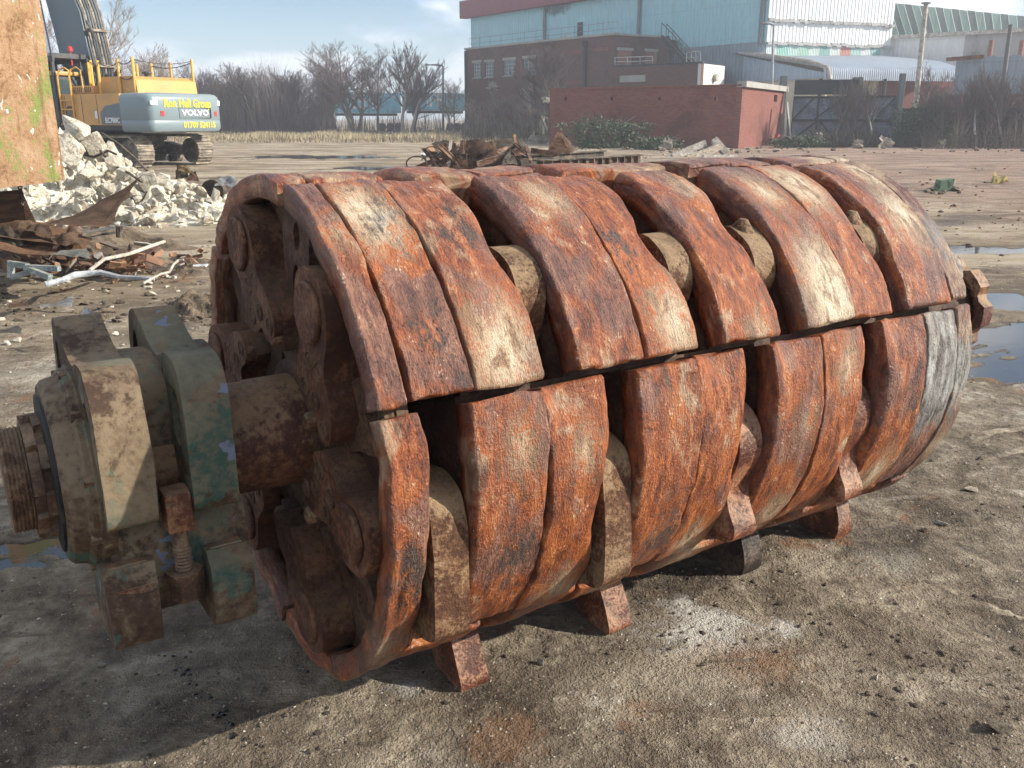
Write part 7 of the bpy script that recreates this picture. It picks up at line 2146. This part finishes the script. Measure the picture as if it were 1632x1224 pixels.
# leafy bramble bushes
def leafy(name, label, px, Y, rx, ry, h, n, mat, seed, leaf=0.09, group=None):
    rg = np.random.default_rng(seed)
    q = gx(px, Y)
    d = rg.normal(0, 1, (n, 3)); d /= np.linalg.norm(d, axis=1)[:, None]
    rad = rg.uniform(0.35, 1.0, n) ** 0.6 * (1 + 0.35 * fbm(d[:, 0] * 2.2, d[:, 1] * 2.2, d[:, 2] * 2.2, seed, 3))
    p = d * rad[:, None] * np.array([rx, ry, h * 0.55]); p[:, 2] = np.abs(p[:, 2] + h * 0.42)
    u = rg.normal(0, 1, (n, 3)); u /= np.linalg.norm(u, axis=1)[:, None]
    w = np.cross(u, rg.normal(0, 1, (n, 3))); w /= np.linalg.norm(w, axis=1)[:, None]
    sz = leaf * rg.uniform(0.5, 1.3, n)[:, None]
    V = np.stack([p - u * sz, p + w * sz * 0.5, p + u * sz, p - w * sz * 0.5], 1).reshape(-1, 3)
    e = empty(name, q); tag(e, label, 'bush', group)
    F = (np.arange(n)[:, None] * 4 + np.arange(4)[None]).tolist()
    mesh_obj('foliage', V, F, mat, e)
    bm = bmesh.new(); rr = random.Random(seed)
    for k in range(26):
        a = rr.uniform(0, 6.28); t = rr.uniform(0.3, 0.95)
        e1 = Vector((math.cos(a) * rx * t, math.sin(a) * ry * t, h * rr.uniform(0.6, 1.15)))
        add_tube(bm, [(0, 0, 0), e1 * 0.5 + Vector((0, 0, h * 0.2)), e1], [0.03, 0.022, 0.012], 3, False)
    obj_bm('stem', bm, M_BARK, e)
leafy('bramble_bush', 'large dull green bush beside the right gatepost', 1475, 55.0, 1.9, 1.2, 2.6, 3800, M_GRN, 1, 0.10, 'green bushes along the walls')
leafy('bramble_bush', 'low green bramble against the brick outbuilding wall', 965, 51.5, 2.4, 0.8, 1.7, 2600, M_GRN, 2, 0.10, 'green bushes along the walls')
leafy('bramble_bush', 'small green bramble over the litter by the outbuilding', 1050, 49.0, 1.5, 0.8, 0.7, 1300, M_GRN, 3, 0.09, 'green bushes along the walls')
leafy('bramble_bush', 'trailing green bramble at the outbuilding right foot', 1275, 52.5, 1.8, 0.7, 0.7, 1300, M_GRN, 4, 0.09, 'green bushes along the walls')
leafy('bramble_bush', 'low bramble at the foot of the dark brick wall far right', 1570, 52.0, 2.6, 0.7, 0.9, 1500, M_SCRUB, 5, 0.09, 'green bushes along the walls')
# litter caught on walls and twigs
for i, (px, py, Y, sz, lab) in enumerate(((784, 136, 88, 0.5, 'white rag hanging on the brick factory wall'), (836, 150, 83, 0.55, 'torn white plastic caught below the factory windows'), (871, 158, 66, 0.35, 'white plastic caught at the outbuilding corner'), (1305, 219, 53, 0.3, 'crumpled white bag lying in the gate weeds'),
        (1367, 231, 51, 0.35, 'pale bag lying before the gates'), (1503, 229, 51, 0.3, 'pale bag lying in the scrub'), (1412, 229, 51, 0.5, 'pale board lying in front of the gates'), (1065, 231, 48, 0.4, 'white sack beside the debris pile'), (858, 228, 60, 0.8, 'white sheet lying behind the far scrap heap'))):
    c = pt(px, py, Y)
    o = bent_sheet('litter', [c + Vector((-sz, 0, -sz * .6)), c + Vector((sz, 0.1, -sz * .7)), c + Vector((sz * .7, 0.2, sz * .7)), c + Vector((-sz * .6, 0.1, sz * .8))], M_WHITEM, 0.02, 0.22, 2.2, 200 + i, 7, 7, None, 0.2)
    tag(o, lab, 'litter')
# ------------------------------------------------------------------ thin morning haze: one closed box round the yard
bm = bmesh.new()
add_box(bm, (0, 320, 8.0), (1700, 780, 20.0))
hz = obj_bm('haze', bm, None)
hz.data.materials.clear()
hm = bpy.data.materials.new('haze_air'); hm.use_nodes = True
ht = hm.node_tree; ht.nodes.clear()
ho = ht.nodes.new('ShaderNodeOutputMaterial'); hv = ht.nodes.new('ShaderNodeVolumePrincipled')
hv.inputs['Color'].default_value = (0.90, 0.94, 1.0, 1); hv.inputs['Density'].default_value = 0.0017; hv.inputs['Anisotropy'].default_value = 0.2
ht.links.new(hv.outputs[0], ho.inputs['Volume'])
hz.data.materials.append(hm)
tag(hz, 'thin pale haze hanging over the whole yard', 'haze', kind='stuff')
scene.cycles.volume_bounces = 0
